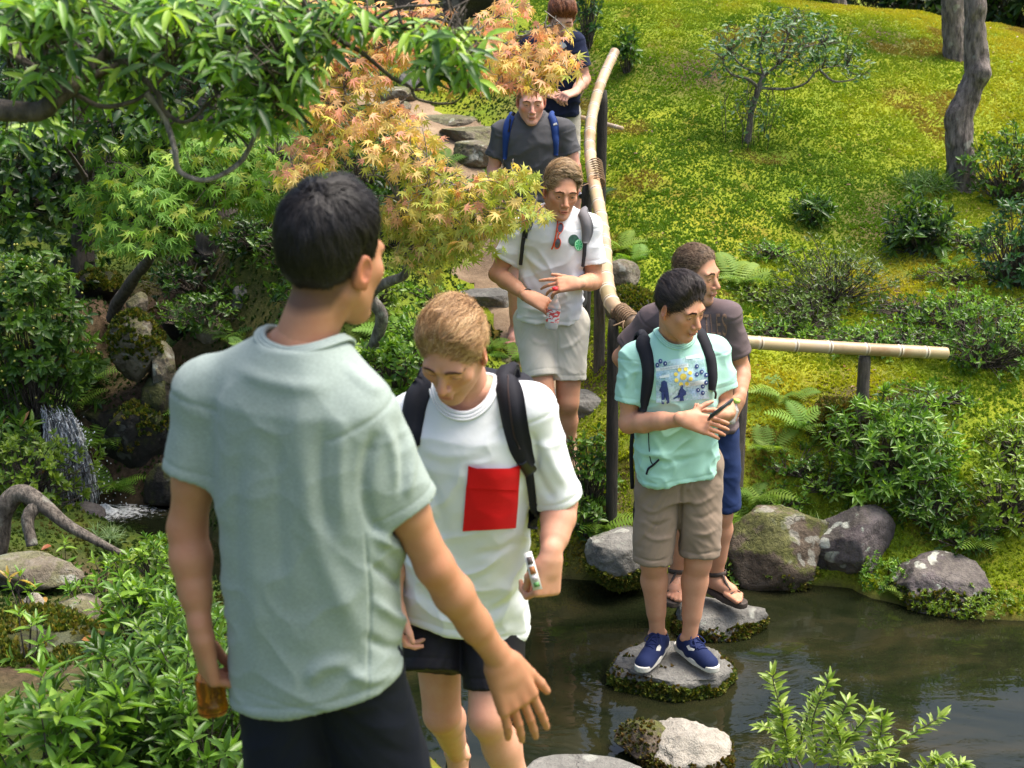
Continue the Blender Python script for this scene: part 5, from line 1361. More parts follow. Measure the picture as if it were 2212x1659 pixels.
class Person:
    def __init__(s, label, J, head, skin, h=.005, build=1.0):
        s.J = {k: np.asarray(v, float) for k, v in J.items()}
        s.skin = np.array(skin); s.h = h; s.b = build
        s.head = head
        feet = s.J.get('base', (s.J['anR'] + s.J['anL']) / 2)
        s.root = empty('person', feet, label, 'person')
        J = s.J
        s.up = nrm(J['neck'] - J['pelvis']); lat = J['shR'] - J['shL']; lat = nrm(lat - s.up * (lat @ s.up)); s.lat = lat; s.fwd = np.cross(s.up, lat)
        s.T = np.stack([s.lat, s.fwd, s.up], 1)
        s.parts = []        # (V, F, colours) of the body
    # ---- frame helpers
    def loc(s, x, y, z, o=None): return (s.J['pelvis'] if o is None else o) + s.lat * x + s.fwd * y + s.up * z
    def part(s, V, F, C=None, jit=True):
        if C is None: C = np.broadcast_to(s.skin, V.shape)
        if jit: V = relax(V, F, 1, .5)
        s.parts.append((V, F, C))
    # ---- head
    def make_head(s):
        H = s.head; Rm = H['R']; c = H['c']; sc = H.get('s', 1.0); h = H.get('h', .0025)
        nb = (s.J['neck'] - c) @ Rm / sc
        F = Field((-.125, -.145, min(-.2, nb[2] - .06)), (.125, .16, .15), h)
        w_ = H.get('wide', 1.0)
        F.ell(HC, HR, k=.0)
        F.ell((0, .032, -.030), (.063 * w_, .060, .083), k=.03)
        for x in (-1, 1):
            F.cone((x * .050 * w_, -.002, -.050), (x * .016, .066, -.100), .017, .018, .025)
            F.ell((x * .044 * w_, .062, -.018), (.020, .018, .020), k=.022)
        F.ell((0, .072, -.104), (.021 * w_, .020, .018), k=.018)
        F.ell((0, .075, .024), (.047, .013, .013), k=.025)
        for x in (-1, 1):
            F.ell((x * .0325, .106, -.001), (.021, .020, .0125), k=.016, mode='sub')
            F.ell((x * .0315, .0775, .001), (.0155, .0145, .0145), k=.003)
            F.ell((x * .0315, .0965, -.0010), (.0135, .0112, .0056 * H.get('eye', 1.)), k=.0015, mode='sub')
            F.cone((x * .014, .0915, .021), (x * .044, .0815, .021), .0042, .004, .014)
        F.cone((0, .083, .012), (0, .112, -.032), .0085, .0118, .012)
        for x in (-1, 1): F.ell((x * .0125, .100, -.0385), (.0085, .011, .008), k=.006)
        F.ell((0, .093, -.060), (.020, .011, .010), k=.016)
        F.ell((0, .0985, -.0645), (.0225, .0075, .0048), k=.004)
        F.ell((0, .0965, -.0745), (.0195, .0085, .0058), k=.004)
        F.ell((0, .106, -.0692), (.024, .008, .0012), k=.0025, mode='sub')
        F.ell((0, .100, -.087), (.018, .008, .006), k=.012, mode='sub')
        for x in (-1, 1):
            E = np.array(Matrix.Rotation(x * -.45, 3, 'Z') @ Matrix.Rotation(-.15, 3, 'X'))
            F.ell((x * .078, -.008, -.008), (.0075, .020, .031), E, k=.006)
            F.ell((x * .086, -.004, -.004), (.006, .011, .019), E, k=.004, mode='sub')
            F.ell((x * .080, .004, -.012), (.0045, .005, .007), k=.004)
            F.ell((x * .077, .000, -.034), (.0055, .009, .009), k=.006)
        # neck
        F.cone((0, -.022, -.045), nb, .054 * H.get('neck', 1.), .061 * s.b * H.get('neck', 1.), .03)
        for x in (-1, 1): F.cone((x * .045, -.015, -.055), nb + np.array([x * .018, .035, .0]), .012, .012, .02)
        V, Q = F.mesh()
        V = relax(V, Q, 1, .4)
        # colours
        sk = s.skin; C = np.tile(sk, (len(V), 1))
        def g(c_, r_): return np.exp(-(((V - np.array(c_)) / np.array(r_)) ** 2).sum(1))
        red = np.array(H.get('red', (.62, .20, .15)))
        rosy = .30 * H.get('rosy', 1) * (g((.045, .07, -.025), (.02, .03, .018)) + g((-.045, .07, -.025), (.02, .03, .018)) + .9 * g((0, .115, -.03), (.014, .012, .016))) + .45 * ((np.abs(V[:, 0]) > .071) & (V[:, 2] < .03) & (np.abs(V[:, 1]) < .04))
        C = C * (1 - rosy[:, None]) + (sk * np.array([1.05, .60, .52])) * rosy[:, None]
        lips = np.clip(1.35 * (g((0, .104, -.0645), (.019, .010, .0045)) + g((0, .103, -.0745), (.017, .010, .0052))), 0, 1) * .8
        C = C * (1 - lips[:, None]) + red * lips[:, None]
        slit = np.clip(1.2 * g((0, .10, -.0695), (.023, .02, .0016)), 0, 1); C = C * (1 - slit[:, None]) + np.array([.12, .03, .025]) * slit[:, None]
        hair = np.array(H['hair'][0])
        st = H.get('stubble', 0) * np.clip((-.045 - V[:, 2]) / .02, 0, 1) * (V[:, 1] > 0) * (V[:, 2] > -.135)
        C = C * (1 - st[:, None]) + (sk * .35 + hair * .3) * st[:, None]
        az = np.abs(np.arctan2(V[:, 0], V[:, 1])); hl = np.interp(az, HL_AZ, H['hl'])
        sc_ = np.clip((V[:, 2] - hl + .012) / .02, 0, 1) * (np.abs(V[:, 0]) < .0785)
        C = C * (1 - .75 * sc_[:, None]) + (hair * .7 + sk * .08) * .75 * sc_[:, None]
        W = (V * sc) @ Rm.T + c
        s.parts.append((W, Q, C)); s.hl = H['hl']
        s.neckdir = None
        # eyes
        v0, f0 = ico(3)
        gaze = np.array(H.get('gaze', (0, 0)))
        iris = np.array(H.get('iris', (.06, .035, .02)))
        for x in (-1, 1):
            e0 = np.array([x * .0315, .0755, .000]); v = v0 * .0128
            d = nrm(np.array([gaze[0], 1, gaze[1]])); dd = v0 @ d
            cc = np.where((dd > .93)[:, None], np.array([.008, .008, .008]), np.where((dd > .80)[:, None], iris, np.array([.72, .70, .68])))
            mb = MB(); mb.add(((v + e0) * sc) @ Rm.T + c, f0, cc); mb.build('eye', M_eye, s.root, True)
        # brows: short hairs
        r_ = np.random.default_rng(5); mb = MB()
        bc = np.array(H.get('brow', H['hair'][0]))
        hb = BVHTree.FromPolygons([tuple(q_) for q_ in V], [tuple(int(i) for i in f_) for f_ in Q])
        def onface(x_, z_, off):
            h_ = hb.ray_cast(Vector((x_, .2, z_)), Vector((0, -1, 0)))
            return np.array(h_[0]) + np.array(h_[1]) * off if h_[0] is not None else np.array([x_, .085, z_])
        for x in (-1, 1):
            for k in range(130):
                q = r_.uniform(0, 1); px_ = x * (.012 + .037 * q); pz_ = .0225 + .0042 * math.sin(q * 2.7) - .0045 * q * q + r_.normal(0, .0019) * (1.1 - .6 * q)
                p = onface(px_, pz_, .0012); e_ = onface(px_ + x * .0075, pz_ + .003 * (1 - 1.9 * q), .0016); o = np.array([0, .0006, .0013])
                mb.add((np.array([p, e_, e_ + o * .6, p + o]) * sc) @ Rm.T + c, [(0, 1, 2, 3)], bc * r_.uniform(.6, 1.2))
            for zz_, am in ((.0022, .0040), ):
                s_ = np.linspace(-1, 1, 13); arc = np.stack([x * .0315 + .0135 * s_, .0755 + .0150 * np.sqrt(np.maximum(0, 1 - .62 * s_ * s_)), -.001 + .0056 * H.get('eye', 1.) * np.sqrt(np.maximum(.0, 1 - s_ * s_ * .97)) ], -1)
                tv_, tf_, _ = tube_arrays(arc, .0008, 5, False); mb.add((tv_ * sc) @ Rm.T + c, tf_, bc * .5)
        mb.build('eyebrows', M_hair, s.root)['kind'] = 'stuff'
    def hair_T(s, d):
        """thickness of the hair over the skull in direction d, tapering out at the hairline"""
        H = s.head
        p = HC + d * HR; az = np.abs(np.arctan2(p[..., 0], p[..., 1])); hl = np.interp(az, HL_AZ, s.head['hl']) + .006 * vnoise(np.asarray(d) * 14, 1., 3)
        top = np.clip(d[..., 2], 0, 1) ** 1.2; back = np.clip(-d[..., 1], 0, 1)
        T = H['t'][0] * top + H['t'][1] * (1 - top) * (1 - .0 * back) + H['t'][2] * np.clip(d[..., 1], 0, 1) * np.clip(d[..., 2], 0, 1) * 2
        if 'tside' in H: T = T + H['tside'][1] * np.clip(d @ nrm(H['tside'][0]), 0, 1) ** 2
        k = np.clip((p[..., 2] - hl) / H.get('taper', .035), 0, 1); k = k * k * (3 - 2 * k)
        return T * k * (1 + H.get('lump', .12) * fbm(d * 1.0 + 3, H.get('lumpf', 4.5), 2, 7)), k
    def make_hair(s, n=2600, length=.05, width=.0022, flow=None, lift=.004, wave=.0, seed=0, tipw=.35):
        H = s.head; Rm = H['R']; c = H['c']; sc = H.get('s', 1.0)
        F = Field((-.13, -.16, -.10), (.13, .15, .19), .004)
        def capd(P):
            q = P - HC.astype(np.float32); d = nrm(q / HR); T, k = s.hair_T(d)
            k0 = np.linalg.norm(q / HR, axis=-1); rad = np.linalg.norm(d * HR, axis=-1)
            return (k0 - 1) * rad * .95 - (T * .6 - .003)
        F.put(capd, (-.13, -.16, -.10), (.13, .15, .19), 0)
        V, Q = F.mesh(); V = relax(V, Q, 1)
        pal = np.array(H['hair']); r = np.random.default_rng(seed)
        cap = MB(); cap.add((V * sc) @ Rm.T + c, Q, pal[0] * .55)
        # strands
        d = nrm(r.normal(0, 1, (n * 2, 3)) * [1, 1, 1] + [0, 0, .35]); T, k = s.hair_T(d)
        d = d[k > .12][:n]; n = len(d)
        T, k = s.hair_T(d)
        base = HC + d * HR + d * (T * .75)[:, None]
        m = 6; pts = np.zeros((n, m, 3)); nor = np.zeros((n, m, 3))
        lock = np.clip(vnoise(d * H.get('lockf', 11.), 1., 31) * .8 + .5, 0, 1); lk2 = r.uniform(0, 1, n)
        cur = d.copy(); L = length * r.uniform(.5, 1.2, n) * (.35 + .65 * k)
        tone = np.clip(.5 + .62 * vnoise(d * 15, 1., 5) + .35 * vnoise(d * 32, 1., 6) + r.normal(0, .12, n), 0, 1)
        ph = r.uniform(0, 6.3, n) * .4 + vnoise(d * 6, 1, 9) * 5
        for j in range(m):
            T, k2 = s.hair_T(cur); up_ = j / (m - 1)
            hgt = np.maximum(T, .001) * (.58 + .55 * lock + .12 * lk2) + lift * (math.sin(up_ * 2.4) * (.3 + lk2) + up_ * up_ * (lk2 > .9))
            pts[:, j] = HC + cur * HR + cur * hgt[:, None]; nor[:, j] = cur
            fl = flow(HC + cur * HR, cur) + r.normal(0, .07, (n, 3)) + H.get('curl', .35) * np.stack([vnoise(d * 6 + 9 * q_, 1., 61 + q_) for q_ in range(3)], -1)
            if wave: fl = fl + wave * np.sin(ph + j * 1.5)[:, None] * nrm(np.cross(cur, fl))
            fl = fl - cur * (fl * cur).sum(1)[:, None]; fl = nrm(fl)
            cur = nrm(cur + fl * (L / (m - 1) / .09)[:, None])
        tang = nrm(np.gradient(pts, axis=1)); side = nrm(np.cross(tang, nor))
        wd = width * r.uniform(.6, 1.5, n)[:, None] * np.linspace(1, tipw, m)[None]
        A = pts - side * wd[..., None] * .5; B = pts + side * wd[..., None] * .5; Mid = pts + nor * (wd * .35)[..., None]
        v = np.stack([A, Mid, B], 2).reshape(-1, 3)
        i = (np.arange(n)[:, None] * m + np.arange(m - 1)[None]) * 3; i = i.reshape(-1)
        f = np.concatenate([np.stack([i, i + 1, i + 4, i + 3], -1), np.stack([i + 1, i + 2, i + 5, i + 4], -1)])
        ti = np.clip(tone, 0, .999) * (len(pal) - 1); q = ti.astype(int); col = pal[q] * (1 - (ti - q))[:, None] + pal[np.minimum(q + 1, len(pal) - 1)] * (ti - q)[:, None]
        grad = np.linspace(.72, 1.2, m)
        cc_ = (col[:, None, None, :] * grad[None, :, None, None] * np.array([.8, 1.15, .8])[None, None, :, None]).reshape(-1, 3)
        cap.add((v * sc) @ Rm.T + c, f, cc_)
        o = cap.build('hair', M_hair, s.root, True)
        return o
    # ---- limbs
    def arm(s, side, hand, h=None, rs=1.0):
        J = s.J; a, b, c = J['sh' + side], J['el' + side], J['wr' + side]; b_ = s.b * rs
        y = nrm(hand['dir']); back = np.asarray(hand['back'], float)
        tip = c + y * .19
        lo = np.min([a, b, c, tip], 0) - .1; hi = np.max([a, b, c, tip], 0) + .1
        F = Field(lo, hi, h or s.h * .8)
        F.cone(a, b, .050 * b_, .040 * b_, .0)
        F.cone(a * .65 + b * .35, a * .35 + b * .65, .046 * b_, .044 * b_, .02)
        m = b + (c - b) * .28
        F.cone(b, m, .041 * b_, .0435 * b_, .015); F.cone(m, b + (c - b) * .62, .0435 * b_, .036 * b_, .015)
        x = nrm(np.cross(y, back)); z = np.cross(x, y)
        F.cone(b + (c - b) * .58, c, .0365 * b_, .0275 * b_, .015, squash=(z, .82))
        s.hand(F, c, x, y, z, 1 if side == 'L' else -1, hand)
        V, Q = F.mesh()
        red = .35 * np.exp(-((V - tip + y * .06) ** 2).sum(1) / .05 ** 2) + .25 * np.exp(-((V - b) ** 2).sum(1) / .05 ** 2)
        C = s.skin * (1 - red[:, None]) + s.skin * np.array([1.05, .68, .6]) * red[:, None]
        s.part(V, Q, C)
        return dict(x=x, y=y, z=z, c=c)
    def hand(s, F, w_, x, y, z, th, hd):
        S = hd.get('s', 1.0)
        def P(a, b, c): return w_ + (x * a * th + y * b + z * c) * S      # a>0 is the thumb side
        # palm
        for a0, a1, r0 in ((.026, .031, .0145), (.009, .011, .0155), (-.009, -.010, .015), (-.024, -.029, .0135)):
            F.cone(P(a0 * .75, .008, 0), P(a1, .088, 0), .016 * S, r0 * .88 * S, .012)
        F.cone(w_ - y * .02, P(0, .03, 0), .025, .022 * S, .018, squash=(z, .75))
        F.cone(P(.024, .02, -.008), P(.034, .045, -.010), .016 * S, .014 * S, .012)
        curl = hd.get('curl', (.35, .4, .45, .5)); spr = hd.get('spread', .05)
        for i, (a1, Ls) in enumerate(((.031, (.042, .026, .020)), (.011, (.047, .029, .021)), (-.010, (.043, .027, .021)), (-.029, (.034, .020, .018)))):
            p = P(a1, .088, 0); ang = 0; sp = (1.5 - i) * spr
            for j, L in enumerate(Ls):
                ang += curl[i] * (.95, 1.05, .7)[j]
                d = (y * math.cos(ang) - z * math.sin(ang)) + x * th * sp
                q = p + nrm(d) * L * S
                F.cone(p, q, (.0092, .0083, .0075)[j] * S, (.0083, .0075, .0062)[j] * S, .0035); p = q
        tc = hd.get('thumb', (.75, .25, .2))
        d0 = nrm(x * th * math.sin(tc[0]) + y * math.cos(tc[0]) - z * tc[1])
        p0 = P(.026, .022, -.008); p1 = p0 + d0 * .044 * S
        d1 = nrm(d0 + y * tc[2] * 1.2 - x * th * tc[2]); p2 = p1 + d1 * .031 * S; d2 = nrm(d1 + (y - x * th * .6) * tc[2] - z * tc[1] * .4); p3 = p2 + d2 * .024 * S
        F.cone(p0, p1, .0145 * S, .0105 * S, .01); F.cone(p1, p2, .0105 * S, .0095 * S, .004); F.cone(p2, p3, .0095 * S, .0072 * S, .004)
    def leg(s, side, foot=None, h=None, rs=1.0):
        J = s.J; a, b, c = J['hip' + side], J['kn' + side], J['an' + side]; k = s.b * rs
        pts = [a, b, c]
        toe = J.get('toe' + side)
        if toe is not None: pts.append(toe)
        lo = np.min(pts, 0) - .14; hi = np.max(pts, 0) + .12
        F = Field(lo, hi, h or s.h)
        sh = nrm(c - b); backv = nrm(-s.fwd + sh * (s.fwd @ sh))
        F.cone(a, b, .074 * k, .052 * k, .0)
        F.cone(a + (b - a) * .3, b, .068 * k, .052 * k, .03)
        F.ell(b - backv * .012, (.047 * k, .047 * k, .055 * k), k=.02)
        F.cone(b, c, .047 * k, .034 * k, .02)
        m = b + (c - b) * .27 + backv * .018
        F.cone(b + backv * .004, m, .044 * k, .053 * k, .03); F.cone(m, b + (c - b) * .68 + backv * .006, .053 * k, .037 * k, .03)
        side_ = nrm(np.cross(sh, backv))
        for e in (-1, 1): F.ell(c + side_ * e * .030, (.014,) * 3, k=.015)
        if toe is not None:
            d = nrm(toe - c); fz = J.get('floor' + side, toe[2] - .012)
            f0 = c.copy(); f0[2] = fz + .03; hd = toe - c; hd[2] = 0; L = np.linalg.norm(hd) ; hd = nrm(hd); sd_ = np.array([hd[1], -hd[0], 0])
            F.cone(c, f0 - hd * .03, .032, .029, .02)
            F.cone(f0 - hd * .03, f0 + hd * .10 + [0, 0, .0], .03, .028, .03)
            F.cone(c + hd * .01 - [0, 0, .02], f0 + hd * .11 - [0, 0, .004], .030, .022, .03)
            for i in range(5):
                o = (i - 2) * (.0165)
                bp = f0 + hd * .10 + sd_ * o * .9 + [0, 0, -.012]; tl = f0 + hd * (L + .015 - .011 * abs(i - (.6 if side == 'R' else 3.4)) ** 1.25) + sd_ * o * 1.1; tl[2] = fz + .012
                F.cone(bp, tl, .014, .0105 if i not in ((0,) if side == 'R' else (4,)) else .013, .006)
        V, Q = F.mesh()
        red = .28 * np.exp(-((V - b) ** 2).sum(1) / .055 ** 2)
        if toe is not None: red = red + .3 * np.exp(-((V - toe) ** 2).sum(1) / .06 ** 2)
        C = s.skin * (1 - red[:, None]) + s.skin * np.array([1.05, .70, .62]) * red[:, None]
        s.part(V, Q, C)
    def trunk(s):
        J = s.J; F = Field(np.min([J['neck'], J['pelvis'], J['shL'], J['shR']], 0) - .25, np.max([J['neck'], J['pelvis'], J['shL'], J['shR']], 0) + .2, .012)
        L = np.linalg.norm(J['neck'] - J['pelvis'])
        F.ell(s.loc(0, 0, L * .62), (.135, .085, .19), s.T, k=0); F.ell(s.loc(0, 0, L * .22), (.12, .08, .16), s.T, k=.05); F.ell(s.loc(0, 0, 0), (.13, .09, .11), s.T, k=.05)
        for q in 'RL':
            F.cone(J['neck'], J['sh' + q], .045, .045, .04); F.cone(J['pelvis'], J['hip' + q], .07, .07, .03)
        V, Q = F.mesh(); s.part(V, Q)
    def finish_body(s):
        mb = MB()
        for V, Q, C in s.parts: mb.add(V, Q, C)
        o = mb.build('body', M_skin, s.root, True)
        return o
    # ---- clothes
    def shirt(s, mat, hem, sleeve=(.62, .62), a=.172, b=.115, ease=1.0, collar=.0, name='t_shirt', sleeve_r=(.066, .074), hemdir=None, neck_r=.072, wr=.004, strokes=(), seed=0, h=None, belly=0., vneck=0., cross=1.):
        """hem: the centre of the lower edge"""
        J = s.J; h = h or s.h
        hem = np.asarray(hem, float); nb = J['neck']; L = np.linalg.norm(nb - hem); up = nrm(nb - hem)
        lat = nrm(s.lat - up * (s.lat @ up)); fwd = np.cross(up, lat); T = np.stack([lat, fwd, up], 1)
        ends = {q: J['sh' + q] + (J['el' + q] - J['sh' + q]) * sleeve[0 if q == 'R' else 1] for q in 'RL'}
        pts = np.array([hem, nb, J['shR'], J['shL'], ends['R'], ends['L']])
        F = Field(pts.min(0) - .24, pts.max(0) + .14, h)
        ts = np.array([-.02, .0, .2, .4, .6, .75, .86, .95, 1.02]) * L
        aw = np.array([1.03, 1.02, 1.0, .99, 1.0, 1.0, .93, .66, .42]) * a
        bw = np.array([1.04, 1.02, 1.0, 1.0, 1.03, 1.04, .98, .80, .60]) * b
        oy = np.array([0, 0, .0, .0, .006, .008, .0, -.006, -.008]) + np.array([0, 1, .9, .6, .2, 0, 0, 0, 0]) * belly
        def loft(P, ins=0.):
            q = (P - hem.astype(np.float32)) @ T.astype(np.float32); z = np.clip(q[..., 2], ts[0], ts[-1])
            A = np.interp(z, ts, aw) - ins; B = np.interp(z, ts, bw) - ins; O = np.interp(z, ts, oy)
            r = ((np.abs(q[..., 0]) / A) ** 2.5 + (np.abs(q[..., 1] - O) / B) ** 2.5) ** .4
            d = (r - 1) * np.minimum(A, B)
            return np.maximum(d, q[..., 2] - ts[-1])
        F.put(loft, pts.min(0) - .22, pts.max(0) + .12, 0)
        for q, sg in (('R', 1), ('L', -1)):
            sh = J['sh' + q]; e = ends[q]
            F.cone(nb + lat * sg * .035 - up * .015, sh + up * .004, .05, .054, .03)
            F.cone(sh, e, sleeve_r[0], sleeve_r[1], .045, end=0.)
        for q in 'RL':
            sh = J['sh' + q]; e = ends[q]; u = nrm(e - sh)
            wl = max(.011, 2.3 * h)
            F.cone(e - u * .025, e + u * .02, sleeve_r[1] - wl, sleeve_r[1] - wl, 0, 'sub', start=0)
        # lower edge: a plane (tilted if asked), hollow inside
        hd = np.asarray(hemdir, float) if hemdir is not None else -up
        hd = nrm(hd)
        F.put(lambda P: (P - hem.astype(np.float32)) @ hd.astype(np.float32), pts.min(0) - .24, pts.max(0) + .2, 0, 'cut')
        nk = nb + fwd * .012 + up * .018
        Rn = np.array(Matrix.Rotation(-.42, 3, 'X')); 
        base = F.D.copy()
        F.ell(nk, (neck_r, neck_r + .012, .052 + collar), T @ Rn, k=.004, mode='sub')
        if vneck: F.cone(nb + fwd * .10 + up * .0, nb + fwd * .13 - up * vneck, .045, .012, .01, 'sub')
        V, Q = F.mesh()
        V = relax(V, Q, 2, .5)
        q = (V - hem) @ T
        N = vnormals(V, Q)
        zz = np.clip(q[:, 2] / L, 0, 1)
        # soft drape: long folds low down, cross folds round the waist, fine creases
        w1 = fbm(np.stack([q[:, 0] * 9, q[:, 1] * 9, q[:, 2] * 2.2], -1) + seed, 1., 2, seed)
        w2 = fbm(np.stack([q[:, 0] * 5, q[:, 1] * 5, q[:, 2] * 13 + 2.2 * q[:, 0] * 5], -1) + seed, 1., 3, seed + 4)
        w3 = 1 - 2 * np.abs(fbm(np.stack([q[:, 0] * 7, q[:, 1] * 7, q[:, 2] * 6], -1), 1., 2, seed + 8))
        w4 = 1 - 2 * np.abs(fbm(np.stack([q[:, 0] * 10 + q[:, 2] * 6, q[:, 1] * 10, q[:, 2] * 9 - q[:, 0] * 5], -1), 1., 2, seed + 15))
        amp = wr * 1.1 * (w1 * (1.6 - zz) * 1.2 + 1.1 * cross * w2 * (1.1 - .6 * zz) + .25 * w3)
        def ridge(A, B, C, sd): return np.clip(1 - 2.6 * np.abs(fbm(np.stack([A, B, C], -1), 1., 2, sd)), 0, 1) ** 2
        w5 = ridge(q[:, 0] * 6 + q[:, 2] * 5, q[:, 1] * 6, q[:, 2] * 8 - q[:, 0] * 4, seed + 21) + ridge(q[:, 0] * 6 - q[:, 2] * 5, q[:, 1] * 6, q[:, 2] * 8 + q[:, 0] * 4, seed + 27)
        amp = amp + wr * 1.9 * (.4 + .6 * cross) * (w5 - .35) * (1.2 - .8 * zz)
        amp = amp * np.clip((1.03 - zz) / .1, 0, 1)
        dh = -((V - hem) @ hd); amp = amp - .0016 * np.exp(-((dh - .022) / .0035) ** 2) + .001 * np.exp(-((dh - .008) / .009) ** 2)
        for q_ in 'RL':
            e = ends[q_]; u = nrm(e - J['sh' + q_]); ds = (e - V) @ u; nr = np.linalg.norm(V - e - np.outer((V - e) @ u, u), axis=1) < sleeve_r[1] + .03
            amp = amp - .0016 * nr * np.exp(-((ds - .022) / .0035) ** 2)
            sh_ = J['sh' + q_]; d2 = (V - sh_) @ u; rad2 = np.linalg.norm(V - sh_ - np.outer(d2, u), axis=1)
            amp = amp - .0022 * (rad2 < .10) * np.exp(-((d2 - .004) / .0045) ** 2)
        V = V + N * amp[:, None]
        V = sculpt(V, N, strokes)
        mb = MB(); mb.add(V, Q)
        o = mb.build(name, mat, s.root, True)
        s.bvh = BVHTree.FromPolygons([tuple(x) for x in V], [tuple(int(i) for i in f) for f in Q])
        s.shirt_obj = o
        # ribbed collar, along the true edge of the neck opening
        ang = np.linspace(0, 2 * np.pi, 72); Tn = T @ Rn; phis = np.linspace(1.5, -1.45, 120); er = np.array([neck_r, neck_r + .012, .052 + collar])
        ring = []
        for a_ in ang:
            pp = nk + (np.stack([math.cos(a_) * np.cos(phis), math.sin(a_) * np.cos(phis), np.sin(phis)], -1) * er) @ Tn.T
            ii = np.clip(((pp - F.lo) / h).round().astype(int), 0, np.array(base.shape) - 1); dv = base[tuple(ii.T)]
            k_ = np.argmax(dv < 0); ring.append(pp[k_] if (dv < 0).any() else pp[60])
        ring = np.array(ring)
        for _ in range(5): ring[:-1] = .5 * ring[:-1] + .25 * (np.roll(ring[:-1], 1, 0) + np.roll(ring[:-1], -1, 0))
        ring[-1] = ring[0]
        mb = MB(); out_ = nrm(ring - (nk - up * .02))
        for o_, r_ in ((.000, .0062), (.0075, .0045), (.0135, .003)):
            add_tube(mb, ring + out_ * o_ - up * o_ * .55, r_, 7, caps=False)
        mb.build('collar', mat, o, True)
        return o
    def shorts(s, mat, hems, waist=.09, r=(.105, .112), a=.165, b=.115, name='shorts', wr=.004, strokes=(), seed=0, crotch=.12, h=None):
        """hems: {'R': point, 'L': point}, the centres of the leg openings"""
        J = s.J; h = h or s.h * 1.1; pc = J['pelvis']
        hems = {q: (J['hip' + q] + (J['kn' + q] - J['hip' + q]) * e if np.isscalar(e) else e) for q, e in hems.items()}
        pts = np.array([pc, hems['R'], hems['L'], J['hipR'], J['hipL']])
        F = Field(pts.min(0) - .2, pts.max(0) + .22, h)
        def pel(P):
            q = (P - pc.astype(np.float32)) @ s.T.astype(np.float32)
            d = (((np.abs(q[..., 0]) / a) ** 2.5 + (np.abs(q[..., 1]) / b) ** 2.5) ** .4 - 1) * b
            return np.maximum(np.maximum(d, q[..., 2] - waist), -q[..., 2] - crotch)
        F.put(pel, pc - .22, pc + .22, 0)
        for q in 'RL':
            hp = J['hip' + q]; u = nrm(hems[q] - hp)
            F.cone(hp - u * .04, hems[q], r[0], r[1], .022, end=0.)
        V, Q = F.mesh(); V = relax(V, Q, 2, .5)
        q = (V - pc) @ s.T; N = vnormals(V, Q)
        w2 = fbm(np.stack([q[:, 0] * 5, q[:, 1] * 5, q[:, 2] * 15 + 3 * np.abs(q[:, 0]) * 8], -1), 1., 3, seed + 4)
        w1 = fbm(np.stack([q[:, 0] * 8, q[:, 1] * 8, q[:, 2] * 4], -1), 1., 2, seed + 1)
        w3 = 1 - 2 * np.abs(fbm(np.stack([q[:, 0] * 7, q[:, 1] * 7, q[:, 2] * 12 + 6 * np.abs(q[:, 0])], -1), 1., 2, seed + 9))
        V = V + N * (wr * 1.2 * (w2 * 1.5 + w1 + w3))[:, None]
        for q_ in 'RL':
            u = nrm(hems[q_] - J['hip' + q_]); ds = (hems[q_] - V) @ u; nr = np.linalg.norm(V - hems[q_] - np.outer((V - hems[q_]) @ u, u), axis=1) < r[1] + .02
            V = V - N * (.0018 * nr * np.exp(-((ds - .03) / .004) ** 2))[:, None]
        V = sculpt(V, N, strokes)
        mb = MB(); mb.add(V, Q); o = mb.build(name, mat, s.root, True)
        s.sbvh = BVHTree.FromPolygons([tuple(x) for x in V], [tuple(int(i) for i in f) for f in Q])
        s.shorts_obj = o
        # hem stitching bands
        return o

M_eye = None
t = new_mat('eye'); M_eye = t.done(t.bsdf(t.attr(), .12))

def sculpt(V, N, strokes):
    """creases drawn as lines in the measuring picture: (points, half width, height in metres)"""
    if not strokes: return V
    u, v = to_uv(V); cam_ = np.array([0, 0, CAM_H]); facing = ((cam_ - V) * N).sum(1) > 0
    out = V.copy()
    for pts, w_, amp in strokes:
        p = smooth_path(np.array([(a, b, 0) for a, b in pts]), 24)[:, :2]
        d, tt = seg_dist(u, v, p)
        e = np.clip(np.minimum(tt, len(p) - 1 - tt) / 6, 0, 1)
        g = np.exp(-(d / w_) ** 2) * facing * e
        out += N * (amp * g)[:, None]
    return out

# ---------------------------------------------------------------- things laid on cloth
def cast(bvh, u, v):
    """where the measuring ray (u, v) meets a surface: point and normal"""
    p = at(u, v, 1.0); o = Vector((0, 0, CAM_H)); d = (V3(p) - o).normalized()
    h = bvh.ray_cast(o, d, 40)
    if h[0] is None: return None, None
    n = h[1]
    if n.dot(d) > 0: n = -n
    return np.array(h[0]), np.array(n)

def drape(bvh, uv, off=.002):
    """the points of an (n,2) list laid on the surface; misses take the nearest hit's depth"""
    P = np.full((len(uv), 3), np.nan); N = np.zeros((len(uv), 3))
    for i, (u, v) in enumerate(uv):
        p, n = cast(bvh, u, v)
        if p is not None: P[i] = p + n * off; N[i] = n
    bad = np.isnan(P[:, 0])
    if bad.all(): raise ValueError('nothing under the stroke')
    good = np.nonzero(~bad)[0]
    for i in np.nonzero(bad)[0]:
        j = good[np.argmin(((uv[good] - uv[i]) ** 2).sum(1))]
        P[i] = at(uv[i][0], uv[i][1], P[j][1]); N[i] = N[j]
    return P, N

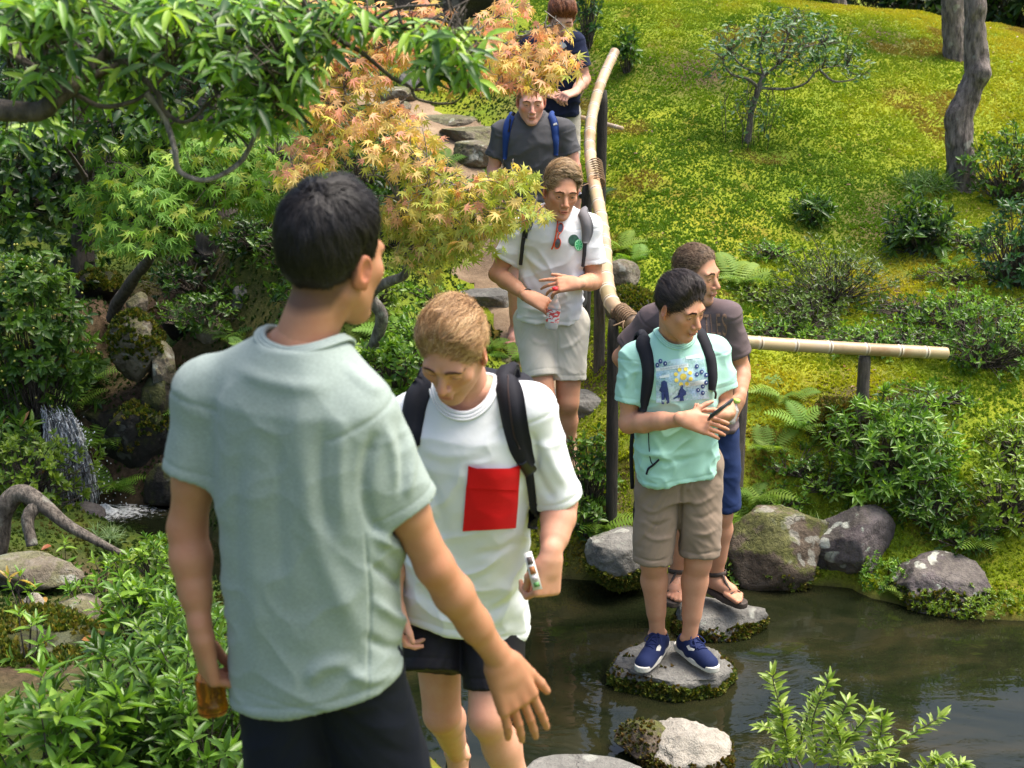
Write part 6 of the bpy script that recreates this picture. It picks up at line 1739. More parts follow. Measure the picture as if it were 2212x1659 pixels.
def strap(bvh, path, width, off=.004, thick=.008, n=40, across=5, over=None):
    """a padded band along picture points, as one closed strip; width in picture px, one number or one per point"""
    p = np.array([(a, b, 0) for a, b in path], float)
    c = smooth_path(p, n)[:, :2]; wd = np.interp(np.linspace(0, 1, n), np.linspace(0, 1, len(path)), np.broadcast_to(width, (len(path),)))
    t_ = nrm(np.gradient(c, axis=0)); nn = np.stack([-t_[:, 1], t_[:, 0]], -1)
    s_ = np.linspace(-.5, .5, across)
    uv = (c[:, None] + nn[:, None] * (s_[None, :, None] * wd[:, None, None])).reshape(-1, 2)
    P, N = drape(bvh, uv, off)
    P = P.reshape(n, across, 3); N = N.reshape(n, across, 3)
    # smooth out small wrinkles under the band
    for _ in range(3): P[1:-1] = .5 * P[1:-1] + .25 * (P[:-2] + P[2:])
    if over is not None:
        rows = [P[:1] - over * k_ + np.array([0, 0, z_]) for k_, z_ in ((.10, -.05), (.07, -.012), (.035, .006))]
        P = np.concatenate(rows + [P]); N = np.concatenate([np.broadcast_to(nrm(np.array([0, 0, 1.]) - over * .5 * (2 - i)), N[:1].shape) for i in range(3)] + [N]); n = n + 3
    prof = 1 - (2 * np.abs(s_)) ** 4
    top = P + N * (thick * prof)[None, :, None]; bot = P - N * .012
    v = np.concatenate([top.reshape(-1, 3), bot.reshape(-1, 3)]); m = n * across
    I = np.arange(m).reshape(n, across)
    f = [np.stack([I[:-1, :-1], I[1:, :-1], I[1:, 1:], I[:-1, 1:]], -1).reshape(-1, 4)]
    for k in (0, across - 1): f.append(np.stack([I[:-1, k], I[1:, k], I[1:, k] + m, I[:-1, k] + m], -1))
    for k in (0, n - 1): f.append(np.stack([I[k, :-1], I[k, 1:], I[k, 1:] + m, I[k, :-1] + m], -1))
    return v, np.concatenate(f)

def bil(c, s_, t_):
    """unit square to the four picture corners tl, tr, br, bl"""
    tl, tr, br, bl = (np.array(x, float) for x in c); s_ = np.asarray(s_)[..., None]; t_ = np.asarray(t_)[..., None]
    return (tl * (1 - s_) + tr * s_) * (1 - t_) + (bl * (1 - s_) + br * s_) * t_

def patch(bvh, corners, nu, nv, off, wob=0.):
    s_, t_ = np.meshgrid(np.linspace(0, 1, nu), np.linspace(0, 1, nv), indexing='ij')
    uv = bil(corners, s_.ravel(), t_.ravel())
    P, N = drape(bvh, uv, off)
    I = np.arange(nu * nv).reshape(nu, nv)
    return P, np.stack([I[:-1, :-1], I[:-1, 1:], I[1:, 1:], I[1:, :-1]], -1).reshape(-1, 4)

def blob(bvh, outline, off, rings=3):
    """a filled outline of picture points laid on the cloth"""
    o = np.array(outline, float); c = o.mean(0); n = len(o)
    uv = np.concatenate([c[None]] + [c + (o - c) * (k + 1) / rings for k in range(rings)])
    P, N = drape(bvh, uv, off)
    f3 = [(0, 1 + i, 1 + (i + 1) % n) for i in range(n)]
    f4 = [(1 + k * n + i, 1 + (k + 1) * n + i, 1 + (k + 1) * n + (i + 1) % n, 1 + k * n + (i + 1) % n) for k in range(rings - 1) for i in range(n)]
    return P, np.array(f3), np.array(f4)

def circle_px(cx, cy, rx, ry, n=20, a0=0, a1=2 * math.pi):
    a = np.linspace(a0, a1, n, endpoint=a1 - a0 < 6.2); return np.stack([cx + rx * np.cos(a), cy + ry * np.sin(a)], -1)

def put_blob(mb, bvh, outline, off, rings=2):
    P, f3, f4 = blob(bvh, outline, off, rings)
    mb.add(P, f3)
    if len(f4): mb.f4.append(f4.astype(np.int32) + mb.n - len(P))
# ================================================================ THE SEVEN VISITORS
def head_R(yaw, pitch, roll=0):
    y, p, r = R(yaw), R(pitch), R(roll)
    f = np.array([math.sin(y) * math.cos(p), -math.cos(y) * math.cos(p), -math.sin(p)])
    return rot_to(f, (math.sin(r), 0, math.cos(r)))
HL0 = [.082, .078, .055, .02, -.02, .024, -.02, -.06, -.070]
def whorl(w0, g=(0, 0, 0)):
    w0 = nrm(np.array(w0)); g = np.array(g)
    return lambda P, d: (d - w0) + g
def comb(v): 
    v = np.array(v, float); return lambda P, d: np.broadcast_to(v, d.shape) + 0 * d
def plane_n(*uvd):
    a, b, c = (at(*q) for q in uvd); n = nrm(np.cross(b - a, c - a)); return -n if n[2] > 0 else n

M_black_strap = cloth_mat('strap_black', (.018, .018, .024), 600, .75, .2)
M_buckle = simple_mat('buckle_plastic', (.012, .012, .014), .35, .1, 60)

def pack_body(pack, pers, size, off, mat, h=.01):
    c = pers.loc(*off); T_ = pers.T
    F = Field(c - .36, c + .36, h)
    def bx(P):
        q = np.abs((P - c.astype(np.float32)) @ T_.astype(np.float32)); r = .05
        e = np.maximum(q - (np.array(size, np.float32) - r), 0); return np.linalg.norm(e, axis=-1) + np.minimum((q - (np.array(size, np.float32) - r)).max(-1), 0) - r
    F.put(bx, c - .3, c + .3, 0)
    F.ell(pers.loc(off[0], off[1] - size[1] * .7, off[2] - size[2] * .25), (size[0] * .75, size[1] * .55, size[2] * .55), T_, k=.04)
    V, Q = F.mesh(); V = relax(V, Q, 2)
    N = vnormals(V, Q); V = V + N * (.004 * fbm(V, 14, 2, 3))[:, None]
    mb = MB(); mb.add(V, Q); return mb.build('pack_body', mat, pack, True)

def add_strap(pack, pers, path, width, mat, name='shoulder_strap', **kw):
    if name == 'shoulder_strap': kw['over'] = pers.fwd
    v, f = strap(pers.bvh, path, width, **kw)
    mb = MB(); mb.add(v, f); return mb.build(name, mat, pack, True)

# ---------------------------------------------------------------- A: the man seen from behind
M_green = cloth_mat('shirt_sage', (.25, .30, .278), 700, .92, .06, .45)
M_navy_tr = cloth_mat('trousers_navy', (.008, .010, .020), 700, .85, .15)
A = Person('man with black hair and sage green t-shirt seen from behind', dict(
    neck=at(652,748,2.40), pelvis=at(685,1345,2.44), shL=at(450,848,2.47), shR=at(770,884,2.36), elL=at(404,1140,2.47), wrL=at(434,1372,2.41), elR=at(938,1222,2.40), wrR=at(1080,1428,2.50),
    hipL=at(612,1430,2.46), hipR=at(770,1440,2.43), knL=at(640,1850,2.5), knR=at(900,1850,2.55), anL=np.array([-.30,2.62,1.06]), anR=np.array([.10,2.58,1.04]), toeL=np.array([-.24,2.78,.99]), toeR=np.array([.17,2.73,.97])),
    dict(c=at(716,562,2.44), R=head_R(146, 4, 3), s=1.0, neck=.88, h=.0024, hair=[(.006,.005,.006),(.012,.010,.010),(.022,.018,.018)], hl=[.082,.078,.055,.02,-.03,.018,-.03,-.072,-.082], t=(.027,.0075,.008), lump=.16, taper=.055), (.42,.205,.115), h=.004, build=.98)
A.make_head(); A.make_hair(9000, .05, .0016, whorl((.15,-.55,.8), (0,.0,-.25)), .003, .25, 1)
A.trunk()
A.arm('R', dict(dir=(.34,.05,-.94), back=(.45,-.86,.10), curl=(.10,.13,.16,.20), spread=.05, thumb=(.48,.08,.08), s=1.14), .003, .88)
A.arm('L', dict(dir=(.12,.05,-1), back=(-.85,-.5,0), curl=(.95,1.0,1.05,1.1), thumb=(.4,.6,.5)), .003, .9)
A.leg('L', h=.006); A.leg('R', h=.006)
A.finish_body()
A.shorts(M_navy_tr, {'L': at(640,1850,2.5), 'R': at(880,1850,2.55)}, .05, (.088, .10), .142, .094, 'trousers', .004, seed=3, h=.006)
A.shirt(M_green, at(686,1474,2.42), (.60, .58), .168, .116, hemdir=plane_n((480,1460,2.5),(640,1512,2.32),(905,1424,2.36)), wr=.0035, seed=2, cross=.25, h=.0042, sleeve_r=(.054, .060), neck_r=.074, strokes=[
    ([(640,870),(655,1000),(680,1150),(740,1300),(800,1400)], 26, .008), ([(740,900),(735,1030),(745,1180)], 16, .006), ([(700,900),(690,1040),(715,1200)], 13, -.006), ([(815,930),(790,1010),(785,1100)], 14, -.012),
    ([(560,900),(545,1100),(555,1300),(560,1480)], 22, .005), ([(600,900),(600,1100),(615,1300)], 18, -.005), ([(490,900),(470,1100),(480,1350)], 18, .005), ([(520,950),(510,1150),(520,1400)], 14, -.004),
    ([(800,1150),(860,1190),(880,1230)], 12, .010), ([(790,1210),(850,1250),(900,1270)], 12, -.010), ([(800,1290),(850,1330),(900,1350)], 12, .010), ([(780,1370),(840,1400),(900,1390)], 12, -.008), ([(740,1440),(800,1470),(880,1440)], 14, .007),
    ([(660,1480),(700,1440),(770,1430)], 16, .008), ([(790,1060),(800,1120),(830,1160)], 12, -.010), ([(500,790),(600,830),(720,840)], 16, .004), ([(735,780),(790,830),(830,850)], 12, .005), ([(785,1120),(800,1300),(790,1540)], 3.5, -.004),
    ([(830,905),(850,980),(855,1060)], 11, .006), ([(880,920),(890,1000),(880,1080)], 9, .006), ([(860,900),(870,990),(865,1080)], 8, -.005), ([(470,1470),(640,1530),(780,1535),(900,1440)], 3, -.002)])
# amber bottle in his left hand
M_tea = None
t = new_mat('amber_tea'); M_tea = t.done(t.bsdf((.50,.17,.025), .05, None, Transmission_Weight=.85, IOR=1.4, Specular_IOR_Level=.7))
def lathe_pts(axis0, axis1, prof, sides=24):
    a, b = np.asarray(axis0), np.asarray(axis1); d = b - a
    s_ = np.array([p[0] for p in prof]); r_ = np.array([p[1] for p in prof])
    return tube_arrays(a + d * s_[:, None], r_, sides)
def bottle(label, a, b, rad, mats, name='drink_bottle', band=None):
    e = empty(name, b, label, 'bottle')
    v, f, f3 = lathe_pts(a, b, [(0, rad * .36), (.10, rad * .36), (.12, rad * .42), (.18, rad * .5), (.32, rad * .95), (.36, rad), (.5, rad * .96), (.56, rad), (.75, rad * .95), (.8, rad), (.93, rad), (.98, rad * .86), (1, rad * .6)])
    mb = MB(); mb.add(v, f); mb.f3.append(f3.astype(np.int32)); mb.build('bottle_body', mats[0], e, True)
    if band:
        v, f, f3 = lathe_pts(a + (b - a) * band[0], a + (b - a) * band[1], [(0, rad * 1.015), (1, rad * 1.015)]); mb = MB(); mb.add(v, f); mb.build('label_wrap', mats[1], e, True)
    return e
bottle('amber tea bottle held in the hand of the man in sage green', at(446,1420,2.45), at(462,1544,2.43), .030, (M_tea,))

# ---------------------------------------------------------------- B: white shirt with the red pocket
M_white = cloth_mat('shirt_white', (.72, .74, .77), 800, .9, .03)
M_black_sh = cloth_mat('shorts_black', (.012, .011, .014), 800, .6, .2)
B = Person('blond man looking down in a white t-shirt with a red pocket', dict(
    neck=at(1008,838,3.36), pelvis=at(1000,1245,3.52), shR=at(888,905,3.40), shL=at(1146,884,3.33), elR=at(850,1130,3.45), wrR=at(850,1290,3.38), elL=at(1212,1085,3.36), wrL=at(1190,1205,3.24),
    hipR=at(938,1285,3.52), hipL=at(1065,1290,3.48), knR=at(955,1540,3.52), knL=at(1055,1548,3.32), anR=at(988,1630,3.86), anL=np.array([.06,3.42,.72]), toeL=np.array([.05,3.24,.65]), base=np.array([.04,3.4,.62])),
    dict(c=at(980,756,3.24), R=head_R(-20, 34, 4), s=.95, h=.0024, hair=[(.17,.085,.034),(.32,.175,.073),(.47,.28,.13),(.60,.41,.22)], hl=[.078,.074,.052,.016,-.022,.024,-.02,-.06,-.07], t=(.022,.008,.008), eye=.35, rosy=1.3, stubble=.12, brow=(.20,.11,.06), lump=.22, lumpf=6), (.58,.305,.205), h=.004)
B.make_head(); B.make_hair(8000, .055, .0017, comb((.35,.85,.1)), .006, .4, 2)
B.trunk(); B.arm('R', dict(dir=(0,-.1,-1), back=(-.9,-.3,0), curl=(.6,.7,.7,.8)), .004)
_hB = B.arm('L', dict(dir=(-.12,-.15,-1), back=(.55,-.8,.1), curl=(1.05,1.2,1.25,1.25), thumb=(.35,.65,.6), s=1.0), .003)
B.leg('R', h=.0045, rs=.88); B.leg('L', h=.0045, rs=.88)
B.finish_body()
B.shorts(M_black_sh, {'R': at(930,1450,3.41), 'L': at(1068,1488,3.37)}, .06, (.086, .085), .150, .10, 'shorts', .004, seed=5)
B.shirt(M_white, at(1003,1345,3.47), (.97, .97), .168, .118, hemdir=plane_n((862,1322,3.5),(1145,1378,3.46),(1000,1388,3.34)), wr=.0035, seed=8, h=.0042, sleeve_r=(.060, .062), neck_r=.076, collar=.01, strokes=[
    ([(900,1000),(940,1080),(960,1180)], 14, -.006), ([(880,1050),(905,1150),(915,1250)], 12, .006), ([(1140,1150),(1120,1250),(1060,1310)], 14, .007), ([(1150,1200),(1110,1290),(1020,1340)], 10, -.006), ([(900,1240),(960,1290),(1040,1300)], 12, .006), ([(1010,1200),(1080,1190),(1130,1160)], 10, -.005),
    ([(1170,950),(1200,1010),(1230,1060)], 12, .006), ([(1150,990),(1175,1050),(1200,1085)], 10, -.006), ([(900,960),(960,985),(1060,975)], 12, .004), ([(1145,930),(1160,980),(1150,1040)], 8, -.007)])
M_red = cloth_mat('pocket_red', (.62, .004, .006), 500, .8, .05)
P_, Q_ = patch(B.bvh, [(1012,1004),(1122,1003),(1112,1139),(1000,1146)], 22, 26, .005)
_dip = np.sin(np.linspace(0, np.pi, 22))[:, None] * np.clip(1 - np.linspace(0, 1, 26) * 4, 0, 1)[None] * .014
P_ = P_ + np.array([0, -.3, -1]) * _dip.reshape(-1, 1)
mb = MB(); mb.add(P_, Q_); _pk = mb.build('pocket', M_red, B.shirt_obj, True); _pk['label'] = 'large square red chest pocket'
_pb = BVHTree.FromPolygons([tuple(x) for x in P_], [tuple(int(i) for i in f) for f in Q_])
P_, Q_ = patch(_pb, [(1014,1012),(1120,1012),(1117,1058),(1010,1054)], 16, 8, .0035); mb = MB(); mb.add(P_, Q_); mb.build('pocket_flap', M_red, _pk, True)
bpB = empty('backpack', B.loc(0, -.2, .3), 'black backpack worn by the blond man in white', 'backpack')
pack_body(bpB, B, (.145, .08, .22), (0, -.215, .30), M_black_strap)
add_strap(bpB, B, [(920,826),(903,855),(893,900),(888,960)], [46,50,48,38], M_black_strap, thick=.014)
add_strap(bpB, B, [(1088,818),(1102,852),(1112,910),(1124,965),(1138,1003)], [50,58,56,50,36], M_black_strap, thick=.014)
add_strap(bpB, B, [(1140,1003),(1147,1050),(1152,1100),(1150,1142)], [20,18,16,22], M_black_strap, 'webbing_strap', thick=.005)
v, f = strap(B.bvh, [(1128,992),(1144,1016)], 30, .014, .006, 8); mb = MB(); mb.add(v, f); mb.build('buckle', M_buckle, bpB, True)
v, f = strap(B.bvh, [(1098,826),(1112,905),(1122,962)], 3, .0195, .002, 20, 3); mb = MB(); mb.add(v, f); mb.build('piping', simple_mat('piping', (.06,.035,.03), .6), bpB)
# ticket and flip flop
M_paper = simple_mat('ticket_paper', (.72,.70,.66), .7, .05, 30)
tk = empty('ticket', at(1150,1235,3.2), 'printed white ticket held in the blond man\'s fist', 'ticket')
def quad_sheet(c4, name, mat, parent, off=0., thick=.0006):
    c4 = np.array(c4, float); n_ = nrm(np.cross(c4[1] - c4[0], c4[3] - c4[0])); c4 = c4 + n_ * off
    v = np.concatenate([c4, c4 - n_ * thick]); mb = MB(); mb.add(v, [(0,1,2,3),(7,6,5,4),(0,4,5,1),(1,5,6,2),(2,6,7,3),(3,7,4,0)]); return mb.build(name, mat, parent)
_tk = [at(1131,1196,3.20), at(1148,1190,3.20), at(1172,1272,3.17), at(1152,1276,3.17)]
quad_sheet(_tk, 'sheet', M_paper, tk)
for i, (t0, t1, cc) in enumerate([(.12,.32,(.12,.09,.09)),(.38,.58,(.35,.14,.05)),(.62,.76,(.55,.5,.5)),(.8,.92,(.10,.25,.08))]):
    q = lambda s_, t_: (np.array(_tk[0]) * (1 - s_) + np.array(_tk[1]) * s_) * (1 - t_) + (np.array(_tk[3]) * (1 - s_) + np.array(_tk[2]) * s_) * t_
    quad_sheet([q(.2, t0), q(.85, t0), q(.85, t1), q(.2, t1)], 'printed_picture', simple_mat('ticket_print', cc, .7, .5, 200), tk, .0009 if nrm(np.cross(_tk[1]-_tk[0], _tk[3]-_tk[0]))[1] < 0 else -.0015)
def sole_field(c, toe, floor, wid=.046, thick=.022, h=.004, back=.055, front=.03):
    hd = toe - c; hd[2] = 0; L = np.linalg.norm(hd); hd = nrm(hd)
    a = np.array([c[0], c[1], floor]) - hd * (back - .03); m = np.array([c[0], c[1], floor]) + hd * L * .55; b = np.array([c[0], c[1], floor]) + hd * (L + front - wid * .8)
    F = Field(np.minimum(a, b) - .08, np.maximum(a, b) + .08, h)
    fl = np.array([1, 1, 0], np.float32)
    def fn(P):
        q = P * fl; z = P[..., 2] - floor
        d = np.minimum(cone_d(q, a * fl, m * fl, wid * .72, wid), cone_d(q, m * fl, b * fl, wid, wid * .8))
        return np.maximum(d, np.abs(z - thick / 2) - thick / 2)
    F.put(fn, np.minimum(a, b) - .07, np.maximum(a, b) + .07, 0)
    V, Q = F.mesh(); return relax(V, Q, 1), Q, hd, L
M_rubber = simple_mat('rubber_black', (.015,.014,.015), .6, .2, 80)
# the lifted rear foot in its flip flop
_a = B.J['anR']; _f = nrm(np.array([.02, -.22, -.62])); 
F = Field(_a - .3, _a + .3, .0045)
F.cone(_a, _a + np.array([.0, .035, .0]), .034, .030, .0); F.cone(_a + np.array([0, .02, -.01]), _a + _f * .13 + np.array([0, .02, 0]), .031, .036, .03); F.cone(_a + _f * .13 + np.array([0, .02, 0]), _a + _f * .19 + np.array([0, .005, 0]), .034, .026, .02)
V, Q = F.mesh(); mb = MB(); mb.add(V, Q, B.skin); _fo = mb.build('foot', M_skin, B.root, True)
ff = empty('flip_flop', _a + _f * .1, 'black flip flop on the lifted heel of the blond man', 'flip flop')
_n = nrm(np.cross(_f, [1, 0, 0])); _n = _n if _n[1] > 0 else -_n
F = Field(_a - .32, _a + .32, .004)
_o = _a + _n * .045
F.put(lambda P: np.maximum(np.minimum(cone_d(P - ((P - _o.astype(np.float32)) @ _n.astype(np.float32))[..., None] * _n.astype(np.float32), _o - _f * .035, _o + _f * .12, .034, .046), cone_d(P - ((P - _o.astype(np.float32)) @ _n.astype(np.float32))[..., None] * _n.astype(np.float32), _o + _f * .12, _o + _f * .2, .046, .036)), np.abs((P - _o.astype(np.float32)) @ _n.astype(np.float32)) - .010), _a - .3, _a + .3, 0)
V, Q = F.mesh(); mb = MB(); mb.add(relax(V, Q), Q); mb.build('sole', M_rubber, ff, True)
mb = MB(); _x = np.array([1., 0, 0]); add_tube(mb, smooth_path([_o + _f * .06 + _x * .04, _o + _f * .09 - _n * .08 + _x * .02, _o + _f * .15 - _n * .05, _o + _f * .09 - _n * .08 - _x * .02, _o + _f * .06 - _x * .04], 20), .005, 6); mb.build('thong_strap', M_rubber, ff, True)

# ---------------------------------------------------------------- C: white shirt with limes
M_whiteC = cloth_mat('shirt_white_lime', (.74, .75, .77), 800, .9, .03)
M_cream = cloth_mat('shorts_cream', (.60, .57, .50), 700, .85, .05)
C_ = Person('man with swept light brown hair in a white lime print t-shirt on the path', dict(
    neck=at(1204,454,7.0), pelvis=at(1190,700,7.03), shR=at(1124,496,7.02), shL=at(1274,490,6.96), elR=at(1073,592,7.02), wrR=at(1141,640,6.80), elL=at(1283,608,6.94), wrL=at(1248,612,6.72),
    hipR=at(1152,712,7.03), hipL=at(1232,712,7.0), knR=at(1174,858,6.86), knL=at(1226,868,6.93), anR=at(1160,985,7.2), anL=at(1217,1030,7.03), toeL=at(1235,1070,6.86), toeR=at(1170,1015,7.05)),
    dict(c=at(1211,412,6.93), R=head_R(14, 12, 5), s=1.06, h=.0025, hair=[(.17,.10,.045),(.31,.195,.095),(.43,.29,.155),(.54,.39,.24)], hl=[.080,.076,.050,.008,-.03,.024,-.02,-.05,-.06], t=(.022,.004,.010), tside=((-.6,.5,.6),.008), rosy=1., gaze=(.1,-.1), iris=(.06,.05,.04), brow=(.19,.115,.065), lump=.12), (.56,.29,.18), h=.005)
C_.make_head(); C_.make_hair(4500, .06, .0022, comb((-.95,.12,.05)), .005, .2, 3)
C_.trunk()
C_.arm('R', dict(dir=(.86,-.12,-.42), back=(.25,-.75,.6), curl=(.42,.46,.5,.5), spread=.04, thumb=(.6,.5,.3), s=1.05), .004)
C_.arm('L', dict(dir=(-.96,-.12,-.06), back=(-.05,-.75,.65), curl=(.12,.35,.5,.6), spread=.08, thumb=(.55,.1,.1), s=1.05), .004)
C_.leg('R'); C_.leg('L'); C_.finish_body()
C_.shorts(M_cream, {'R': .72, 'L': .69}, .06, (.096, .089), .165, .112, 'shorts', .004, seed=9, strokes=[([(1140,720),(1160,740),(1195,742)], 5, .006), ([(1260,720),(1235,745),(1205,755)], 5, .006), ([(1200,700),(1204,740),(1203,790)], 3, -.008), ([(1130,700),(1123,720),(1120,745)], 3, -.006)])
C_.shirt(M_whiteC, at(1185,690,7.0), (.66, .66), .166, .114, wr=.004, seed=11, vneck=.02, sleeve_r=(.058, .068), neck_r=.074, strokes=[([(1130,540),(1150,565),(1185,590)], 6, .008), ([(1135,560),(1150,590),(1175,625)], 6, -.007), ([(1128,580),(1140,620),(1165,650)], 6, .007), ([(1245,590),(1225,630),(1190,655)], 7, .006), ([(1120,660),(1170,672),(1230,668)], 4, .006), ([(1120,650),(1170,660),(1240,655)], 4, -.005)])
M_lime1 = simple_mat('print_dark_green', (.02,.075,.05), .8, .4, 60); M_lime2 = simple_mat('print_lime', (.03,.42,.14), .8, .1, 60); M_lime3 = simple_mat('print_pale', (.45,.85,.55), .8, .05, 60)
mb = MB(); put_blob(mb, C_.bvh, circle_px(1239,519,11.5,12.5,18), .003); mb.build('whole_lime_print', M_lime1, C_.shirt_obj)
mb = MB(); put_blob(mb, C_.bvh, circle_px(1250,529,9.8,12.2,20), .0045); mb.build('lime_slice_print', M_lime2, C_.shirt_obj)
mb = MB()
for k in range(8):
    a = k * math.pi / 4 + .2; put_blob(mb, C_.bvh, [(1250 + 7.6 * math.cos(a - .06), 529 + 9.6 * math.sin(a - .06)), (1250 + 7.6 * math.cos(a + .06), 529 + 9.6 * math.sin(a + .06)), (1250, 529)], .006, 1)
P_, f3, f4 = blob(C_.bvh, circle_px(1250,529,9.0,11.2,24), .0055, 8); mb.add(P_[1 + 24 * 6:], (f4[-24:] - (1 + 24 * 6)))
_ls = mb.build('lime_segment_print', M_lime3, C_.shirt_obj); _ls['kind'] = 'stuff'
M_greystrap = cloth_mat('strap_grey', (.17,.165,.175), 500, .8, .1); M_greydark = cloth_mat('strap_dark_grey', (.05,.05,.055), 500, .8, .15)
bpC = empty('backpack', C_.loc(0, -.2, .3), 'grey backpack worn by the man in the lime shirt', 'backpack')
pack_body(bpC, C_, (.155, .085, .22), (0, -.215, .24), M_greydark)
add_strap(bpC, C_, [(1148,462),(1142,474),(1137,494)], [22,24,22], M_greystrap, thick=.014, n=20)
add_strap(bpC, C_, [(1258,460),(1266,477),(1269,500),(1264,525)], [22,25,25,15], M_greystrap, thick=.014, n=24)
add_strap(bpC, C_, [(1134,496),(1129,530),(1125,572)], [9,8,7], M_greydark, 'webbing_strap', thick=.005, n=20)
add_strap(bpC, C_, [(1263,524),(1262,550),(1259,575)], [9,8,7], M_greydark, 'webbing_strap', thick=.005, n=20)
v, f = strap(C_.bvh, [(1136,496),(1133,514)], 12, .012, .006, 6); mb = MB(); mb.add(v, f); mb.build('buckle', M_buckle, bpC, True)
# sunglasses hooked on the collar
M_lens = simple_mat('lens_grey', (.06,.065,.08), .08, .1, 20, Specular_IOR_Level=.8); M_frame = simple_mat('frame_red', (.62,.07,.02), .3, .1, 40)
sg = empty('sunglasses', at(1205,510,6.8), 'red framed sunglasses hanging from the collar of the lime shirt', 'sunglasses')
for (u, v, a, b) in ((1210,494,6.0,9.5),(1204.5,525,6.2,10.5)):
    mb = MB(); o_ = circle_px(u, v, a, b, 16); o_[:, 0] += -(o_[:, 1] - v) * .12; put_blob(mb, C_.bvh, o_, .016); mb.build('lens', M_lens, sg, True)
    P_, N_ = drape(C_.bvh, np.concatenate([o_, o_[:1]]), .018); mb = MB(); add_tube(mb, smooth_path(P_, 40), .0022, 5); mb.build('rim', M_frame, sg, True)
P_, N_ = drape(C_.bvh, np.array([(1204.5,480),(1203,495),(1200,512),(1196,528),(1192.5,537)]), .014); mb = MB(); add_tube(mb, smooth_path(P_, 20), .0042, 6); mb.build('temple', M_frame, sg, True)
P_, N_ = drape(C_.bvh, np.array([(1210,504),(1206,508),(1206,515)]), .018); mb = MB(); add_tube(mb, smooth_path(P_, 10), .0035, 6); mb.build('bridge', M_frame, sg, True)
# his drink bottle, its red cap and a wrist band
t = new_mat('clear_plastic'); M_clear = t.done(t.bsdf((.82,.82,.82), .12, None, Transmission_Weight=.6, IOR=1.3, Specular_IOR_Level=.6))
t = new_mat('drink_label'); M_lab = t.done(t.bsdf(t.mix(t.maprange(t.noise(1., 2, .5, t.scaled(t.pos(), (60,60,120))), .48,.52), (.75,.72,.72), (.62,.06,.06)), .5))
bottle('clear drink bottle with red and white label held over the cream shorts', at(1202,636,6.77), at(1190,712,6.75), .033, (M_clear, M_lab), band=(.42,.78))
mb = MB(); v, f, f3 = lathe_pts(at(1199,620,6.66), at(1199,627,6.66), [(0,.009),(.1,.0145),(.9,.0145),(1,.013)]); mb.add(v, f); mb.f3.append(f3.astype(np.int32))
tag(mb.build('bottle_cap', simple_mat('cap_red', (.65,.02,.03), .4), None, True), 'red bottle cap pinched between the fingers above the clear bottle', 'bottle cap')
def band(c, d, r0, r1, name, mat, label=None, cat=None, parent=None):
    d = nrm(d); a = nrm(np.cross(d, [.1,.2,.97])); b = np.cross(d, a); an = np.linspace(0, 2 * np.pi, 40)
    mb = MB(); add_tube(mb, c + (a * np.cos(an)[:, None] + b * np.sin(an)[:, None]) * r0, r1, 6, caps=False); o = mb.build(name, mat, parent, True)
    return tag(o, label, cat) if label else o
band(at(1137,637,6.82), C_.J['wrR'] - C_.J['elR'], .032, .0035, 'wristband', M_rubber, 'thin black band on the wrist above the clear bottle', 'bracelet')

# ---------------------------------------------------------------- D: dark grey shirt, blue straps
M_char = cloth_mat('shirt_charcoal', (.085,.085,.092), 700, .9, .25)
M_blue = cloth_mat('strap_blue', (.015,.045,.19), 600, .7, .15)
D_ = Person('pale ginger man in a charcoal t-shirt with blue straps under the maple', dict(
    neck=at(1148,249,8.7), pelvis=at(1150,452,8.76), shR=at(1084,285,8.72), shL=at(1217,280,8.68), elR=at(1066,368,8.74), wrR=at(1075,430,8.62), elL=at(1241,362,8.68), wrL=at(1247,425,8.55),
    hipR=at(1118,462,8.76), hipL=at(1182,462,8.74), knR=at(1118,600,8.66), knL=at(1180,600,8.55), anR=at(1113,712,8.75), anL=at(1178,735,8.62), toeR=at(1103,745,8.58), toeL=at(1182,760,8.46)),
    dict(c=at(1147,218,8.63), R=head_R(4, 12, 0), s=1.06, h=.003, hair=[(.30,.13,.05),(.45,.22,.09),(.52,.30,.15)], hl=HL0, t=(.015,.006,.006), rosy=2.2, brow=(.30,.16,.09), iris=(.05,.05,.05), wide=1.06, eye=.8), (.68,.37,.28), h=.006)
D_.make_head(); D_.make_hair(1600, .03, .003, comb((.2,.9,.1)), .004, .3, 4)
D_.trunk(); D_.arm('R', dict(dir=(0,-.2,-1), back=(-.8,-.4,0)), .006); D_.arm('L', dict(dir=(-.15,-.15,-1), back=(.7,-.7,0), curl=(.4,.5,.55,.6)), .005)
D_.leg('R'); D_.leg('L'); D_.finish_body()
D_.shorts(cloth_mat('shorts_dark', (.02,.02,.025)), {'R': at(1117,570,8.68), 'L': at(1181,570,8.6)}, .09, (.1,.1), seed=2)
D_.shirt(M_char, at(1150,462,8.74), (.62,.62), .172, .118, wr=.0058, seed=21, sleeve_r=(.060,.068), neck_r=.075, collar=.006)
bpD = empty('backpack', D_.loc(0, -.2, .3), 'blue backpack worn by the man in charcoal', 'backpack')
pack_body(bpD, D_, (.14, .08, .2), (0, -.215, .28), M_blue)
add_strap(bpD, D_, [(1105,252),(1098,266),(1094,289),(1092,313),(1091,343)], [15,18,17,12,9], M_blue, thick=.014, n=24)
add_strap(bpD, D_, [(1190,250),(1197,266),(1200,289),(1201,313),(1200,336)], [15,18,17,12,8], M_blue, thick=.014, n=24)
add_strap(bpD, D_, [(1111,243),(1103,264),(1100,286)], [5,5,4], M_black_strap, 'strap_lining', off=.012, thick=.008, n=16, across=3)
v, f = strap(D_.bvh, [(1195,272),(1204,269)], 4.5, .019, .002, 6, 3); mb = MB(); mb.add(v, f); mb.build('strap_label', simple_mat('label_white', (.7,.7,.7)), bpD)
